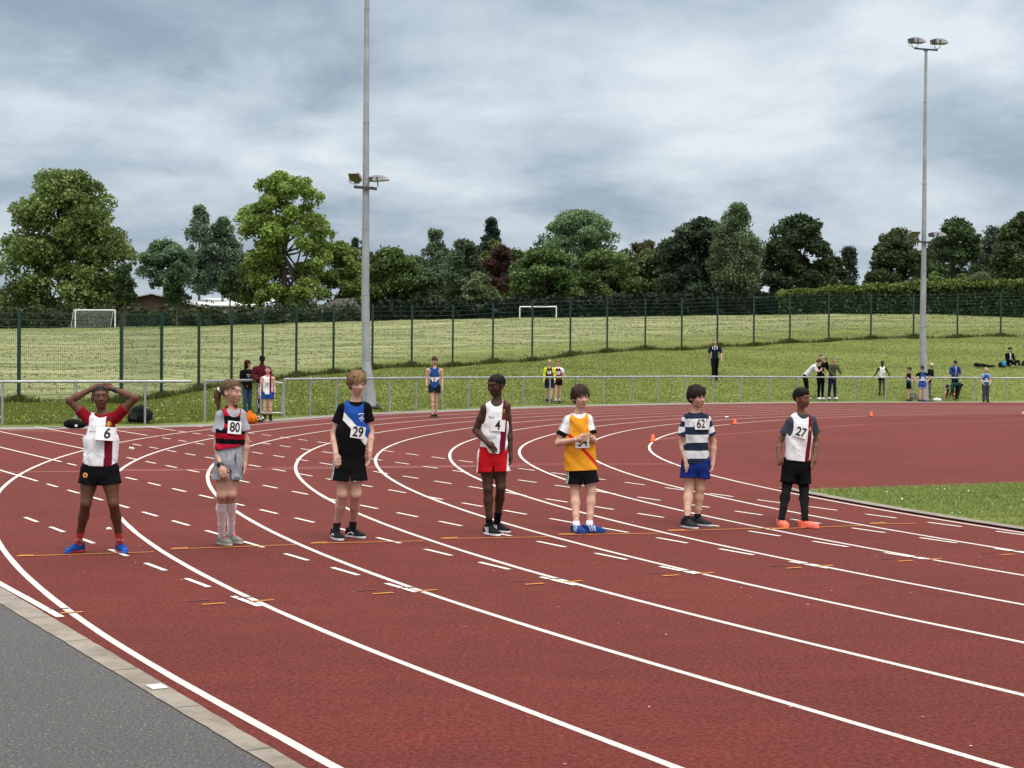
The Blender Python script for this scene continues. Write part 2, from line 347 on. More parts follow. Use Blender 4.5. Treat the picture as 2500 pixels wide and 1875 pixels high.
def build_ground():
    xs = np.concatenate([np.linspace(-900, -95, 24)[:-1], np.linspace(-95, 110, 260), np.linspace(110, 900, 24)[1:]])
    ys = np.concatenate([np.linspace(-200, 20, 23)[:-1], np.linspace(20, 140, 200), np.linspace(140, 260, 50)[1:], np.linspace(260, 2500, 30)[1:]])
    X, Y = np.meshgrid(xs, ys, indexing='ij'); Z = terrain(X, Y) - 0.03
    nx, ny = X.shape; V = np.stack([X, Y, Z], -1).reshape(-1, 3)
    i, j = np.meshgrid(np.arange(nx - 1), np.arange(ny - 1), indexing='ij'); k = (i * ny + j).ravel()
    Fq = np.stack([k, k + ny, k + ny + 1, k + 1], 1)
    px = np.clip(IW / 2 + F * V[:, 0] / np.maximum(V[:, 1], 5), -880, 3180); fd = np.interp(px, FX, FD)
    dry = np.where(V[:, 1] > fd, np.clip((V[:, 1] - fd - np.interp(px, [0, 900, 1200, 2000, 2500], [-3, 1, 6, 8, 2])) / 8, 0, 1), 0)
    dry *= np.interp(px, [0, 1700, 2300], [1.0, 0.95, 0.45])
    dry *= np.where((V[:, 1] > 125) & (px < 700), 0.15, 1.0)
    c = np.zeros((len(V), 3)); c[:, 0] = dry
    o = mesh_obj('ground', V, Fq, M['grass'], cols=c, smooth=True); tag(o, kind='structure')
build_ground()

def outer_pts():                       # outer edge of the red surface, from the near straight round the far bend
    pts = []
    aa = np.linspace(30, -29.2, 90); off = 0.12 + 0.012 * np.clip(aa, -5, 3)
    x, y = ab(aa, R1 + off); pts += list(zip(x, y))
    x, y = gnd(np.array([-400, -200, 0, 180, 350, 500, 545]), np.array([1051, 1050.5, 1049, 1047, 1044.5, 1041, 1037]))
    X2, Y2 = ab(-29.2, R1 - .3); pts = [p for p in pts]
    k = [(X2, Y2)] if False else []
    pts += k + list(zip(x, y)); return pts
ux_ = np.array([560, 680, 806, 911, 1078, 1276, 1472, 1658, 1900, 2100, 2300, 2500, 2800, 3200])
uy_ = np.array([1036.5, 1027.5, 1018.5, 1011.5, 1005, 997, 991, 987.3, 984.2, 983, 982.6, 982.8, 983.5, 985])
xs_ = np.linspace(560, 3200, 90); ox, oy = gnd(xs_, np.interp(xs_, ux_, uy_))
left_edge = outer_pts()
last = (ox[-1], oy[-1])
polygon('track', left_edge + list(zip(ox, oy)) + [(last[0] + 40, last[1] - 5), (90, 0), tuple(map(float, ab(30, -20)))], 0.0, M['track'])
# grey path between the red surface and the bank
gx_ = np.array([-900, -300, 0, 180, 350, 500, 560, 680, 806, 911, 1078, 1276, 1472, 1658, 1900, 2100, 2500, 3200])
gy_ = np.array([1042, 1042, 1041.5, 1040.5, 1039, 1034, 1031, 1021.5, 1012.5, 1006.5, 1000.5, 992.6, 987.2, 983.6, 981.3, 980.3, 980.4, 982.8])
iy_ = np.array([1058, 1056, 1052, 1050, 1048, 1045, 1041, 1031, 1022, 1015, 1008, 1000, 994, 990, 986.6, 985.3, 985, 987])
xx = np.linspace(-900, 3200, 200)
A = np.stack(gnd(xx, np.interp(xx, gx_, gy_)), 1); Bq = np.stack(gnd(xx, np.interp(xx, gx_, iy_)), 1)
V = np.zeros((400, 3)); V[:200, :2] = A; V[200:, :2] = Bq; V[:, 2] = -0.006
V[:200, 2] = -0.010; i = np.arange(199)
tag(mesh_obj('path', V, np.stack([i + 200, i + 201, i + 1, i], 1), M['path']), kind='structure')
# infield grass with its edging
a_l = np.linspace(26, 0, 40); kx, ky = ab(a_l, R9 - 0.30 + 0 * a_l)
th = np.linspace(0, 0.30, 16); bx, by = curve(-8 * LW - 0.30, th)
th2 = th[np.abs((np.asarray(by)) - 0) > -1]
lim = 8.62
tcut = math.asin(lim / (R9 - 0.30)); th = np.linspace(0, tcut, 16); bx, by = curve(-8 * LW - 0.30, th)
cx_, cy_ = ab(np.full(30, -lim), np.linspace(math.cos(tcut) * (R9 - 0.3), -20, 30))
infield = list(zip(kx, ky)) + list(zip(bx[1:], by[1:])) + list(zip(cx_[1:], cy_[1:])) + [tuple(map(float, ab(26, -20)))]
gpoly = polygon('infield_grass', infield, 0.012, M['grass'])
a = gpoly.data.color_attributes.new('Col', 'FLOAT_COLOR', 'POINT'); a.data.foreach_set('color', np.tile([0.0, 0, 0, 1], len(gpoly.data.vertices)).astype(np.float32))
th = np.linspace(0, tcut + 0.012, 16); ex, ey = curve(-8 * LW - 0.20, th); e0, e1 = ab(a_l, R9 - 0.20 + 0 * a_l)
Va, Fa = strip(np.concatenate([e0, ex[1:]]), np.concatenate([e1, ey[1:]]), 0.17, 0.02)
e0, e1 = ab(np.full(40, -lim - 0.03), np.linspace(math.cos(tcut) * (R9 - 0.2), -20, 40)); Vb, Fb = strip(e0, e1, 0.07, 0.016)
V, Fq = merge([(Va, Fa), (Vb, Fb)]); tag(mesh_obj('infield_kerb', V, Fq, M['concrete']), kind='structure')
# near-side concrete edging and the asphalt apron
aa = np.concatenate([np.linspace(30, 5, 20), np.linspace(4.9, -6, 130), np.linspace(-6.2, -27, 30)]); am = np.clip(aa, -5, 3)
V, Fq = strip(*[q for q in ab(aa, R1 + 0.1625 + 0.006 * am)], 0.125 - 0.012 * am, 0.006, 0.0022)
tag(mesh_obj('kerb', V, Fq, M['concrete']), kind='structure')
parts = []
for a_ in np.arange(-9, 8, 0.915):
    am_ = min(max(a_, -5), 3); a_ += .03 * math.sin(a_ * 9); x, y = ab([a_] * 2, [R1 + 0.1625 + .006 * am_ - (.0605 - .006 * am_), R1 + 0.1625 + .006 * am_ + (.0605 - .006 * am_)]); parts.append(strip(x, y, 0.007, 0.0085))
V, Fq = merge(parts); tag(mesh_obj('kerb_joints', V, Fq, simple('dirt filled joint', (.06, .055, .045), .95)), kind='structure')
x1, y1 = ab(aa, R1 + 0.205 + 0 * aa); n_ = len(aa)
V = np.zeros((2 * n_, 3)); V[:n_, 0] = x1; V[:n_, 1] = y1; V[n_:, 0] = x1 - 24; V[n_:, 1] = y1 - 14; V[:, 2] = 0.0012; i = np.arange(n_ - 1)
tag(mesh_obj('asphalt_apron', V, np.stack([i, i + 1, i + 1 + n_, i + n_], 1), M['asphalt']), kind='structure')

# painted lines
parts = []
for k in range(9):
    x, y = oval(-k * LW, 3.05); parts.append(strip(x, y, 0.049, 0.0015 + 0.0001 * k, 0.0012))
V, Fq = merge(parts); tag(mesh_obj('lane_lines', V, Fq, M['white_line']), kind='structure')
parts = []
aa = np.linspace(-2.55, -27, 60); x, y = ab(aa, R1 + 0.015 + 0 * aa); parts.append(strip(x, y, 0.052, 0.0038, 0.001))
for k in range(1, 9):
    B = R1 - 0.02 - k * 1.226
    a_in = -math.sqrt(max((R1 - 0.45) ** 2 - B * B, 0.1)) - 0.2 * k
    if k < 3: a_in = -math.sqrt(R1 ** 2 - B * B) + 0.5
    for q in range(60):
        a1 = -2.61 - 0.935 * q + (0.15 if k % 2 else 0)
        if a1 - 0.47 < a_in: break
        x, y = ab(np.linspace(a1, a1 - 0.47, 3), [B] * 3); parts.append(strip(x, y, 0.043, 0.0038))
    if k >= 2:
        x, y = ab(np.linspace(a_in, -27.6, 12), [B] * 12); parts.append(strip(x, y, 0.045, 0.0038))
V, Fq = merge(parts); tag(mesh_obj('dashed_lines', V, Fq, M['dash_line']), kind='structure')
parts = []; pur = []
def seg(p, q, w, z): return strip(*gnd(np.linspace(p[0], q[0], 4), np.linspace(p[1], q[1], 4)), w, z)
for p, q in (((40, 1359.5), (376, 1348.7)), ((416, 1342), (723, 1331)), ((758, 1328), (1036, 1322)), ((1075, 1316.6), (1339, 1312)), ((1362, 1307), (1614, 1303)), ((1629, 1297.5), (1881, 1290)), ((1880, 1293), (2110, 1284)), ((2121, 1280), (2235, 1279.3))):
    parts.append(seg(p, q, 0.030, 0.0062)); parts.append(seg((p[0] + 4, p[1] - 1.5), (p[0] + 42, p[1] - 3.0), 0.05, 0.0072))
for k in range(8):
    for (o0, o1) in (((0.93, 1.09), (1.26, 1.43)) if k else ((9, 9), (0.02, 0.16))):
        if o0 == 9: continue
        c = (k - 1) * LW if k else 0
        x, y = ab([-2.68 + 0.02 * k] * 3, R1 - c - np.linspace(o0, o1, 3)); parts.append(strip(x, y, 0.035, 0.0062))
        x, y = ab([-2.86 + 0.02 * k] * 3, R1 - c - np.linspace(o0 - 0.03, o1 - 0.04, 3)); pur.append(strip(x, y, 0.026, 0.0050))
V, Fq = merge(parts); tag(mesh_obj('orange_marks', V, Fq, M['orange_line']), kind='structure')
V, Fq = merge(pur); tag(mesh_obj('blue_marks', V, Fq, M['purple_line']), kind='structure')
parts = [seg((-60, 1154), (1290, 1138), 0.06, 0.0026), seg((660, 1141.5), (1250, 1137), 0.06, 0.0030), seg((1200, 1133.5), (1660, 1133), 0.06, 0.0026), seg((300, 1146.8), (700, 1145.5), 0.05, 0.0030),
         seg((20, 1052), (140, 1053), 0.12, 0.0033), seg((300, 1050), (370, 1050.5), 0.12, 0.0033)]
for pl in ([(1600, 1074), (1656, 1068.5), (1800, 1058), (2100, 1037), (2500, 1024)],):
    px_ = np.linspace(1604, 2560, 60); parts.append(strip(*gnd(px_, np.interp(px_, [p[0] for p in pl], [p[1] for p in pl])), 0.05, 0.0030))
V, Fq = merge(parts); tag(mesh_obj('pink_lines', V, Fq, M['pink_line']), kind='structure')
parts = [seg((-50, 1069), (700, 1060), 0.07, 0.0028), seg((742, 1066), (980, 1067.7), 0.07, 0.0028), seg((1058, 1066), (1280, 1067), 0.07, 0.0028), seg((1508, 1064), (1570, 1065), 0.07, 0.0028)]
V, Fq = merge(parts); tag(mesh_obj('faded_lines', V, Fq, M['tan_line']), kind='structure')

# ================================================================ masts, rail, fence, goals, buildings
def tz(X, Y): return float(terrain(X, Y)) - 0.03
def floodlight(parent, pos, yaw, scale=1.0, pitch=0.12):
    R = Matrix.Rotation(yaw, 3, 'Z') @ Matrix.Rotation(-pitch, 3, 'X'); s = scale; pos = Vector(pos)
    def P(x, y, z): return tuple(pos + R @ Vector((x * s, y * s, z * s)))
    m = MB(); n = 9; prof = []                         # wedge with a curved back, thin at the nose (+y)
    for i in range(n):
        t = i / (n - 1); prof.append((-0.22 + 0.80 * t, 0.02 + 0.27 * math.sqrt(max(0.0, 1 - t ** 1.7)) * (0.92 + 0.08 * math.sin(3 * t))))
    w = 0.30; b = len(m.v)
    for (y, z) in prof:
        ww = w * (1 - 0.12 * ((y + 0.22) / 0.8) ** 2); m.v += [P(-ww, y, 0), P(-ww * 0.82, y, z), P(ww * 0.82, y, z), P(ww, y, 0)]
    for i in range(n - 1):
        for q in range(4):
            a0, a1 = b + 4 * i + q, b + 4 * i + (q + 1) % 4
            m.f.append((a0, a0 + 4, a1 + 4, a1))
    m.f.append((b, b + 1, b + 2, b + 3)); e = b + 4 * (n - 1); m.f.append((e + 3, e + 2, e + 1, e))
    h = m.build('lamp_housing', M['lamp_case'], parent)
    g = MB(); g.poly([P(-0.27, -0.17, -0.008), P(-0.25, 0.52, -0.008), P(0.25, 0.52, -0.008), P(0.27, -0.17, -0.008)]); g.build('lamp_glass', M['lamp_glass'], h)
    gb = MB(); gb.box(P(0, -0.31, 0.12), (0.30 * s, 0.16 * s, 0.22 * s), R); gb.build('gear_box', M['dark_metal'], h); gb = MB(); gb.cyl(P(0.31, 0.0, 0.13), P(0.335, 0.0, 0.13), 0.05 * s, 0.05 * s, 10); gb.build('pivot_disc', M['dark_metal'], h)
    br = MB(); br.tube([P(-0.33, 0, 0.10), P(-0.33, 0, -0.08), P(-0.18, 0, -0.26), P(0.18, 0, -0.26), P(0.33, 0, -0.08), P(0.33, 0, 0.10)], 0.018 * s); br.build('bracket', M['dark_metal'], h)
    cb = MB(); cb.tube([P(0.02, -0.38, 0.10), P(0.05, -0.52, 0.0), P(0.06, -0.46, -0.18), P(0.05, -0.2, -0.27)], 0.011 * s, 6); cb.build('cable', M['cable'], h)
def mast(base, pts, radii, mid_z, top_z, label, lampset):
    root = empty('floodlight_mast', base, label, 'floodlight mast', 'floodlight masts behind the rail')
    m = MB()
    for (p, q, r0, r1) in zip(pts[:-1], pts[1:], radii[:-1], radii[1:]): m.cyl(p, q, r0, r1 + 0.004, 20)
    m.build('pole', M['galv_pole'], root, smooth=False)
    for p, q, r in [(pts[i], pts[i + 1], radii[i]) for i in range(1, len(pts) - 1)]:
        p = Vector(p); d = (Vector(q) - p).normalized(); c = MB(); c.cyl(p - d * 0.03, p + d * 0.03, r + 0.010, r + 0.010, 20); c.build('collar', M['galv'], root)
    bp = MB(); bp.box((0, 0, 0.03), (0.62, 0.55, 0.06))
    for sx in (-1, 1):
        for sy in (-1, 1): bp.cyl((sx * .24, sy * .2, 0.05), (sx * .24, sy * .2, 0.13), 0.02)
    bp.build('base_plate', M['dark_metal'], root)
    for z, kind in ((mid_z, 'mid'), (top_z, 'top')):
        i = max(k for k in range(len(pts) - 1) if pts[k][2] <= z or k == 0); t = (z - pts[i][2]) / (pts[i + 1][2] - pts[i][2])
        c = Vector(pts[i]).lerp(Vector(pts[i + 1]), t)
        if kind == 'mid':
            b = MB(); b.box(c + Vector((0, -0.17, 0)), (0.74, 0.06, 0.09), Matrix.Rotation(0.08, 3, 'Y')); b.tube([c + Vector((-.10, -.16, 0)), c + Vector((-.10, .13, 0)), c + Vector((.10, .13, 0)), c + Vector((.10, -.16, 0))], 0.014)
            b.build('crossbar', M['dark_metal'], root)
        else:
            b = MB(); b.box(c + Vector((0, 0, 0.03)), (1.05, 0.07, 0.07), Matrix.Rotation(0.07, 3, 'Y')); b.box(c, (0.2, 0.2, 0.05)); b.build('crossbar', M['dark_metal'], root)
        for (dx, dz, yaw, sc, pt) in lampset[kind]: floodlight(root, c + Vector((dx, -0.12 if kind == 'mid' else 0, dz)), yaw, sc, pt)
D1 = 50.6
b1 = at(903, 1003, D1); bz = tz(b1[0], b1[1])
P1 = [Vector(at(x, y, D1)) - Vector((b1[0], b1[1], bz)) for x, y in ((903, 1003), (894, 880), (892, 720), (893, 560), (894, 300), (895.5, 20), (897, -380))]
P1[0] = Vector((0, 0, 0))
lm = {'mid': [(-0.33, 0.27, math.radians(172), 0.62, -0.42), (0.38, 0.22, math.radians(-88), 0.66, -0.10)], 'top': [(-0.42, 0.34, math.radians(172), 0.8, 0.15), (0.42, 0.34, math.radians(-100), 0.8, 0.0)]}
mast((b1[0], b1[1], bz), [tuple(p) for p in P1], [0.235, 0.135, 0.125, 0.115, 0.095, 0.075, 0.06], at(893, 460, D1)[2] - bz, P1[-1].z, 'tall grey floodlight mast rising out of the top of the picture, left of centre', lm)
D2 = 71.5
b2 = at(2257, 971, D2); bz2 = tz(b2[0], b2[1])
P2 = [Vector(at(x, y, D2)) - Vector((b2[0], b2[1], bz2)) for x, y in ((2257, 971), (2253.5, 860), (2253, 798), (2255, 660), (2257, 450), (2259, 250), (2261, 121))]
P2[0] = Vector((0, 0, 0))
lm2 = {'mid': [(-0.52, 0.30, math.radians(185), 0.78, -.3), (0.50, 0.26, math.radians(-80), 0.78, -0.1)], 'top': [(-0.50, 0.32, math.radians(-70), 0.80, -.05), (0.52, 0.28, math.radians(-75), 0.80, -0.05)]}
mast((b2[0], b2[1], bz2), [tuple(p) for p in P2], [0.20, 0.150, 0.140, 0.115, 0.09, 0.07, 0.06], at(2255, 592, D2)[2] - bz2, P2[-1].z - 0.02, 'slim floodlight mast with two lamps on top, on the grass bank at the right', lm2)

def rail(px_posts, label, x_end=None, ext0=0, ext1=0, h=1.09, py=None):
    pp = [gnd(x, np.interp(x, RX, RY) if py is None else y) for x, y in zip(px_posts, py or [0] * len(px_posts))]
    o = pp[len(pp) // 2]; root = empty('spectator_rail', (o[0], o[1], 0), label, 'rail')
    hz = []
    for x, p in zip(px_posts, pp):
        yt = np.interp(x, [-200, 6, 354, 500, 693, 1016, 1673, 2700], [929, 929, 928.5, 928, 923.5, 920.5, 917.5, 922.5])
        zt = CAMH + (yhor(x) - yt) * p[1] / F; hz.append(zt - 0.03)
        m = MB(); q = (p[0] - o[0], p[1] - o[1]); m.cyl((*q, -0.05), (*q, zt - 0.045), 0.029, 0.029, 10); m.cyl((*q, zt - 0.12), (*q, zt - 0.035), 0.040, 0.040, 10)
        m.build('post', M['galv'], root)
    pts = [Vector((p[0] - o[0], p[1] - o[1], z)) for p, z in zip(pp, hz)]
    if ext0: pts.insert(0, pts[0] + (pts[0] - pts[1]).normalized() * ext0)
    if ext1: pts.append(pts[-1] + (pts[-1] - pts[-2]).normalized() * ext1)
    m = MB(); m.tube(pts, 0.036, 12)
    for p in pts[1:-1]: m.cyl(p - Vector((0.05, 0, 0)), p + Vector((0.05, 0, 0)), 0.041, 0.041, 10)
    m.build('handrail', M['galv'], root)
    return root
rail([-340, -175, 6, 185.5, 354], 'steel spectator rail at the far left ending with a free overhang', ext1=1.15)
rail([500, 631], 'short steel rail section left of the gate gap, behind the girl', py=[1030, 1015])
posts_px = [693, 757, 821, 886, 951, 1016, 1079.6, 1143.6, 1210, 1276.6, 1342, 1407, 1472.6, 1539, 1606, 1673, 1740, 1809, 1878.6, 1948, 2017.8, 2087.8, 2161, 2231, 2304.6, 2381, 2457, 2535, 2615]
rail(posts_px, 'long curved steel spectator rail running round the bend to the right')
g = gnd(662, 1018); gr = empty('rail_gate', (g[0], g[1], 0), 'small low steel gate frame between the two rails, behind boy 28', 'gate')
p0 = gnd(636, 1019) - g; p1 = gnd(690, 1019) - g
m = MB(); m.tube([(*p0, 0.14), (*p0, 1.06), (*p1, 0.96), (*p1, 0.12), (*p0, 0.14)], 0.022, 8); m.build('gate_frame', M['galv'], gr)
m = MB(); m.cyl((*p1, 0.1), (*p1, 0.5), 0.04, 0.04, 8); m.build('latch', M['galv'], gr)

def mesh_fence():
    pts = [(-210, 979), (46, 979)] + [(x, b) for x, b in zip(FX[3:], FB[3:])]
    base = []
    for x, b in pts:
        D = float(np.interp(x, FX, FD)); X = at(x, b, D)[0]; zt = CAMH + (yhor(x) - np.interp(x, FX, FT)) * D / F
        base.append((X, D, float(terrain(X, D)) - 0.02, zt))
    o = base[8]; root = empty('mesh_fence', (o[0], o[1], o[2]), 'tall dark green welded mesh fence with posts along the top of the bank', 'fence')
    L = lambda p, z=None: Vector((p[0] - o[0], p[1] - o[1], (p[2] if z is None else z) - o[2]))
    for p in base:
        m = MB(); m.box(L(p) * 0.5 + L(p, p[3]) * 0.5 + Vector((0, 0, -.05)), (0.095, 0.095, p[3] - p[2] + 0.1)); m.box(L(p, p[3]) + Vector((0, 0, 0.01)), (0.11, 0.11, 0.03)); m.build('fence_post', M['green_steel'], root)
    for p, q in zip(base[:-1], base[1:]):
        a0, b0 = L(p), L(q); a1, b1 = L(p, p[3] - 0.04), L(q, q[3] - 0.04); d = (b0 - a0); Ln = d.length; nw = max(10, min(90, int(Ln / (0.065 if p[1] < 53 else .11)))); V = []; Fc = []
        def bar(s, e, w):
            ax = (e - s).normalized(); side = ax.cross(Vector((0, 1, 0.2))).normalized() * w; dep = ax.cross(side).normalized() * w; n = len(V)
            for t in (s, e):
                for k in (side, -0.5 * side + 0.87 * dep, -0.5 * side - 0.87 * dep): V.append(tuple(t + k))
            for i in range(3): j = (i + 1) % 3; Fc.append((n + i, n + j, n + 3 + j, n + 3 + i))
        for i in range(nw + 1): t = i / nw; bar(a0.lerp(b0, t), a1.lerp(b1, t), 0.0036)
        nh = 13
        for i in range(nh + 1): t = 0.02 + 0.97 * i / nh; bar(a0.lerp(a1, t), b0.lerp(b1, t), 0.0042 if i < nh - 2 else 0.007)
        mesh_obj('mesh_panel', V, Fc, M['green_wire'], root)
mesh_fence()

def goal(pA, pB, ztop, label, depth=0.0):
    (xa, ya), (xb, yb) = pA, pB; A = Vector((xa, ya, tz(xa, ya))); Bv = Vector((xb, yb, tz(xb, yb))); root = empty('goal', tuple((A + Bv) / 2), label, 'goal'); O = (A + Bv) / 2
    h = ztop; w = 0.055; a = A - O; b = Bv - O; u = Vector((0, 0, h))
    for p in (a, b): m = MB(); m.box(p + u / 2, (2 * w, 2 * w, h)); m.build('post', M['white_paint'], root)
    m = MB(); m.tube([a + u, b + u], w * 1.15, 8); m.build('crossbar', M['white_paint'], root)
    if depth:
        bk = Vector((-0.55, 0.85, 0)) * depth
        for p in (a, b): m = MB(); m.tube([p + u, p + u + bk * 0.35, p + bk], w * 0.8, 6); m.build('back_stay', M['white_paint'], root)
        n = MB(); N = 16
        for i in range(N + 1):
            t = i / N; q = a.lerp(b, t); n.cyl(q + u + bk * .35, q + bk, 0.010, 0.010, 3, False)
            n.cyl((a + bk).lerp(a + u + bk * .35, t), (b + bk).lerp(b + u + bk * .35, t), 0.010, 0.010, 3, False)
        n.build('net', M['net'], root)
def gp(x, y, D): p = at(x, y, D); return (p[0], p[1])
goal(gp(184, 800, 158), gp(281, 800, 158), 45 * 158 / F, 'white goal with a net at the far left of the playing field', 1.5)
goal(gp(1269, 778, 150), gp(1358, 778, 152), 31 * 151 / F, 'white goal frame without a net in the middle of the playing field')

def gable(x0, x1, xa, y_ap, y_e0, y_e1, D, depth, name, wallm, roofm, label, ybase=806, over=0.5):
    a = at(x0, y_e0, D); b = at(x1, y_e1, D); c = at(xa, y_ap, D); zb = at(xa, ybase, D)[2]; O = Vector((c[0], D, zb))
    root = empty(name, tuple(O), label, 'building')
    p = [Vector((a[0], D, zb)), Vector((b[0], D, zb)), Vector((b[0], D, b[2])), Vector((c[0], D, c[2])), Vector((a[0], D, a[2]))]; p = [q - O for q in p]; e = Vector((0, depth, 0))
    m = MB(); m.poly(p); m.poly([q + e for q in reversed(p)]); m.poly([p[0], p[0] + e, p[1] + e, p[1]]); m.poly([p[1], p[1] + e, p[2] + e, p[2]]); m.poly([p[4], p[4] + e, p[0] + e, p[0]]); w = m.build('wall', wallm, root)
    m = MB(); up_ = Vector((0, 0, 0.12)); fr = Vector((0, -over, 0))
    for s, t in ((p[4], p[3]), (p[3], p[2])):
        m.poly([s + fr + up_, t + fr + up_, t + e + up_, s + e + up_]); m.poly([s + fr, s + e, t + e, t + fr]); m.poly([s + fr, t + fr, t + fr + up_, s + fr + up_])
    m.build('roof', roofm, root)
    m = MB()
    for s, t in ((p[4], p[3]), (p[3], p[2])): m.poly([s + fr * 1.05 + up_ * 0.2, t + fr * 1.05 + up_ * 0.2, t + fr * 1.05 + up_ * 1.3, s + fr * 1.05 + up_ * 1.3])
    m.build('bargeboard', M['cable'], root)
    return root, O
gable(212, 552, 372, 719, 754, 765, 181, 6, 'brick_hall', M['brick'], M['roof_dark'], 'low dark brick hall with a wide shallow gable behind the small trees')
def block(x0, x1, y0, y1, D, depth, name, wallm, label, roof=None, wins=(), pitch=0.0, cat='building'):
    a = at(x0, y0, D); b = at(x1, y1, D); O = Vector((a[0], D, b[2])); root = empty(name, tuple(O), label, cat); w = b[0] - a[0]; h = a[2] - b[2]
    m = MB(); m.box((w / 2, depth / 2, h / 2), (w, depth, h)); wl = m.build('wall', wallm, root)
    if roof: m = MB(); m.poly([(-.3, -.4, h + .02), (w + .3, -.4, h + .02), (w + .3, depth, h + .02 + pitch), (-.3, depth, h + .02 + pitch)]); m.poly([(-.3, -.4, h - .15), (w + .3, -.4, h - .15), (w + .3, -.4, h + .02), (-.3, -.4, h + .02)]); m.build('roof', roof, root)
    for (u0, u1, v0, v1) in wins:
        f = MB(); X0, X1 = u0 * w, u1 * w; Z0, Z1 = v0 * h, v1 * h; t = 0.12
        f.box(((X0 + X1) / 2, -.03, Z1 - t / 2), (X1 - X0, .08, t)); f.box(((X0 + X1) / 2, -.03, Z0 + t / 2), (X1 - X0, .08, t))
        nb = 3
        for i in range(nb + 1): f.box((X0 + t / 2 + (X1 - X0 - t) * i / nb, -.032, (Z0 + Z1) / 2), (t, .08, Z1 - Z0 - 2 * t))
        fo = f.build('window_frame', M['white_paint'], root); p = MB(); p.box(((X0 + X1) / 2, -.01, (Z0 + Z1) / 2), (X1 - X0 - .1, .03, Z1 - Z0 - .1)); p.build('pane', M['window_glass'], fo)
    return root
block(-160, 130, 736, 806, 192, 8, 'school_block', M['brick'], 'low building with white framed windows at the left edge behind the big tree', M['roof_dark'], [(0.05, 0.3, .35, .95), (0.34, 0.52, .35, .95), (0.57, .76, .35, .95), (.8, .98, .35, .95)])
block(222, 296, 742, 806, 184, 10, 'white_roofed_shed', M['grey_wall'], 'shed with a pale metal roof seen to the left of the brick hall', M['roof_white'], pitch=.75)
block(462, 640, 744, 806, 188, 12, 'white_roofed_hall', M['grey_wall'], 'long hall with a bright pale roof to the right of the brick hall', M['roof_white'], [(0.5, 0.95, .2, .5)], pitch=1.25)
sh = block(772, 876, 760, 800, 168, 5, 'park_shelter', M['grey_wall'], 'open shelter with a dark sloping roof left of the tall mast', None, cat='shelter')
a = at(760, 758, 168) - at(772, 800, 168); b = at(880, 758, 168) - at(772, 800, 168); c = at(832, 728, 168) - at(772, 800, 168)
m = MB(); m.poly([(a[0], -1, a[2]), (b[0], -1, b[2]), (c[0] + 1.2, 2, c[2]), (c[0] - .6, 2, c[2])]); m.poly([(b[0], -1, b[2]), (b[0], 5, b[2]), (c[0] + 1.2, 2, c[2])]); m.poly([(a[0], 5, a[2]), (a[0], -1, a[2]), (c[0] - .6, 2, c[2])]); m.build('roof', M['roof_dark'], sh)
for q in (0.2, .5, .8): m = MB(); m.box((a[0] + (b[0] - a[0]) * q, -.9, a[2] / 2), (.18, .18, a[2])); m.build('timber_post', M['wood'], sh)
hs = block(2050, 2105, 716, 745, 240, 8, 'brick_house', M['red_brick'], 'red brick house showing its roof and chimney above the hedge', M['roof_dark'], pitch=1.6, cat='house')
m = MB(); m.box((1.4, 1.0, 2.35), (0.75, .6, 1.8)); ch = m.build('chimney', M['red_brick'], hs)
for x_ in (1.2, 1.6): m = MB(); m.box((x_, 1.0, 3.35), (.2, .25, .3)); m.build('chimney_pot', M['red_brick'], ch)

# ================================================================ trees, hedge, shrubs, grass
def leaf_quads(C, size, nrm_bias=0.3, asp=1.5, droop=0.0):
    n = len(C); a = rng.normal(size=(n, 3)); a[:, 2] += nrm_bias * 2; a /= np.linalg.norm(a, axis=1)[:, None]
    t = rng.normal(size=(n, 3)); t[:, 2] -= droop * 4; t -= a * (t * a).sum(1)[:, None]; t /= np.linalg.norm(t, axis=1)[:, None] + 1e-9
    b = np.cross(a, t); s = (size * rng.uniform(0.6, 1.3, n))[:, None]
    V = np.stack([C - t * s * asp / 2, C + b * s / 2 - t * s * .08, C + t * s * asp / 2, C - b * s / 2 + t * s * .05], 1).reshape(-1, 3)
    k = np.arange(n) * 4; return V, np.stack([k, k + 1, k + 2, k + 3], 1)
PROFS = {'dome': [(0, .86), (.12, 1.0), (.3, 1.0), (.5, .96), (.7, .84), (.86, .64), (1, .28)],
         'high': [(0, .70), (.2, .82), (.4, .92), (.6, 1.0), (.8, .86), (.93, .58), (1, .28)],
         'broad': [(0, .8), (.3, 1.0), (.6, .93), (.85, .66), (1, .25)],
         'tall': [(0, .7), (.25, 1.0), (.5, .85), (.75, .6), (1, .12)],
         'cone': [(0, 1.0), (.3, .8), (.6, .5), (.85, .2), (1, .02)],
         'column': [(0, .7), (.2, 1), (.6, .9), (.85, .6), (1, .15)],
         'birch': [(0, .65), (.25, .95), (.55, 1.0), (.8, .75), (1, .2)]}
def tree(*a_, **k_):
    k_['leaf'] = k_.pop('leaf', a_[9] if len(a_) > 9 else .34) * .74; a_ = list(a_)
    if len(a_) > 9: a_.pop(9)
    if len(a_) > 8: a_[8] = int(a_[8] * 1.75)
    if len(a_) > 9: k_['nl'] = a_.pop(9)
    if len(a_) > 9: k_['lobe'] = a_.pop(9)
    if len(a_) > 9: k_['trunk'] = a_.pop(9)
    if len(a_) > 9: k_['seed'] = a_.pop(9)
    return tree_(*a_, **k_)
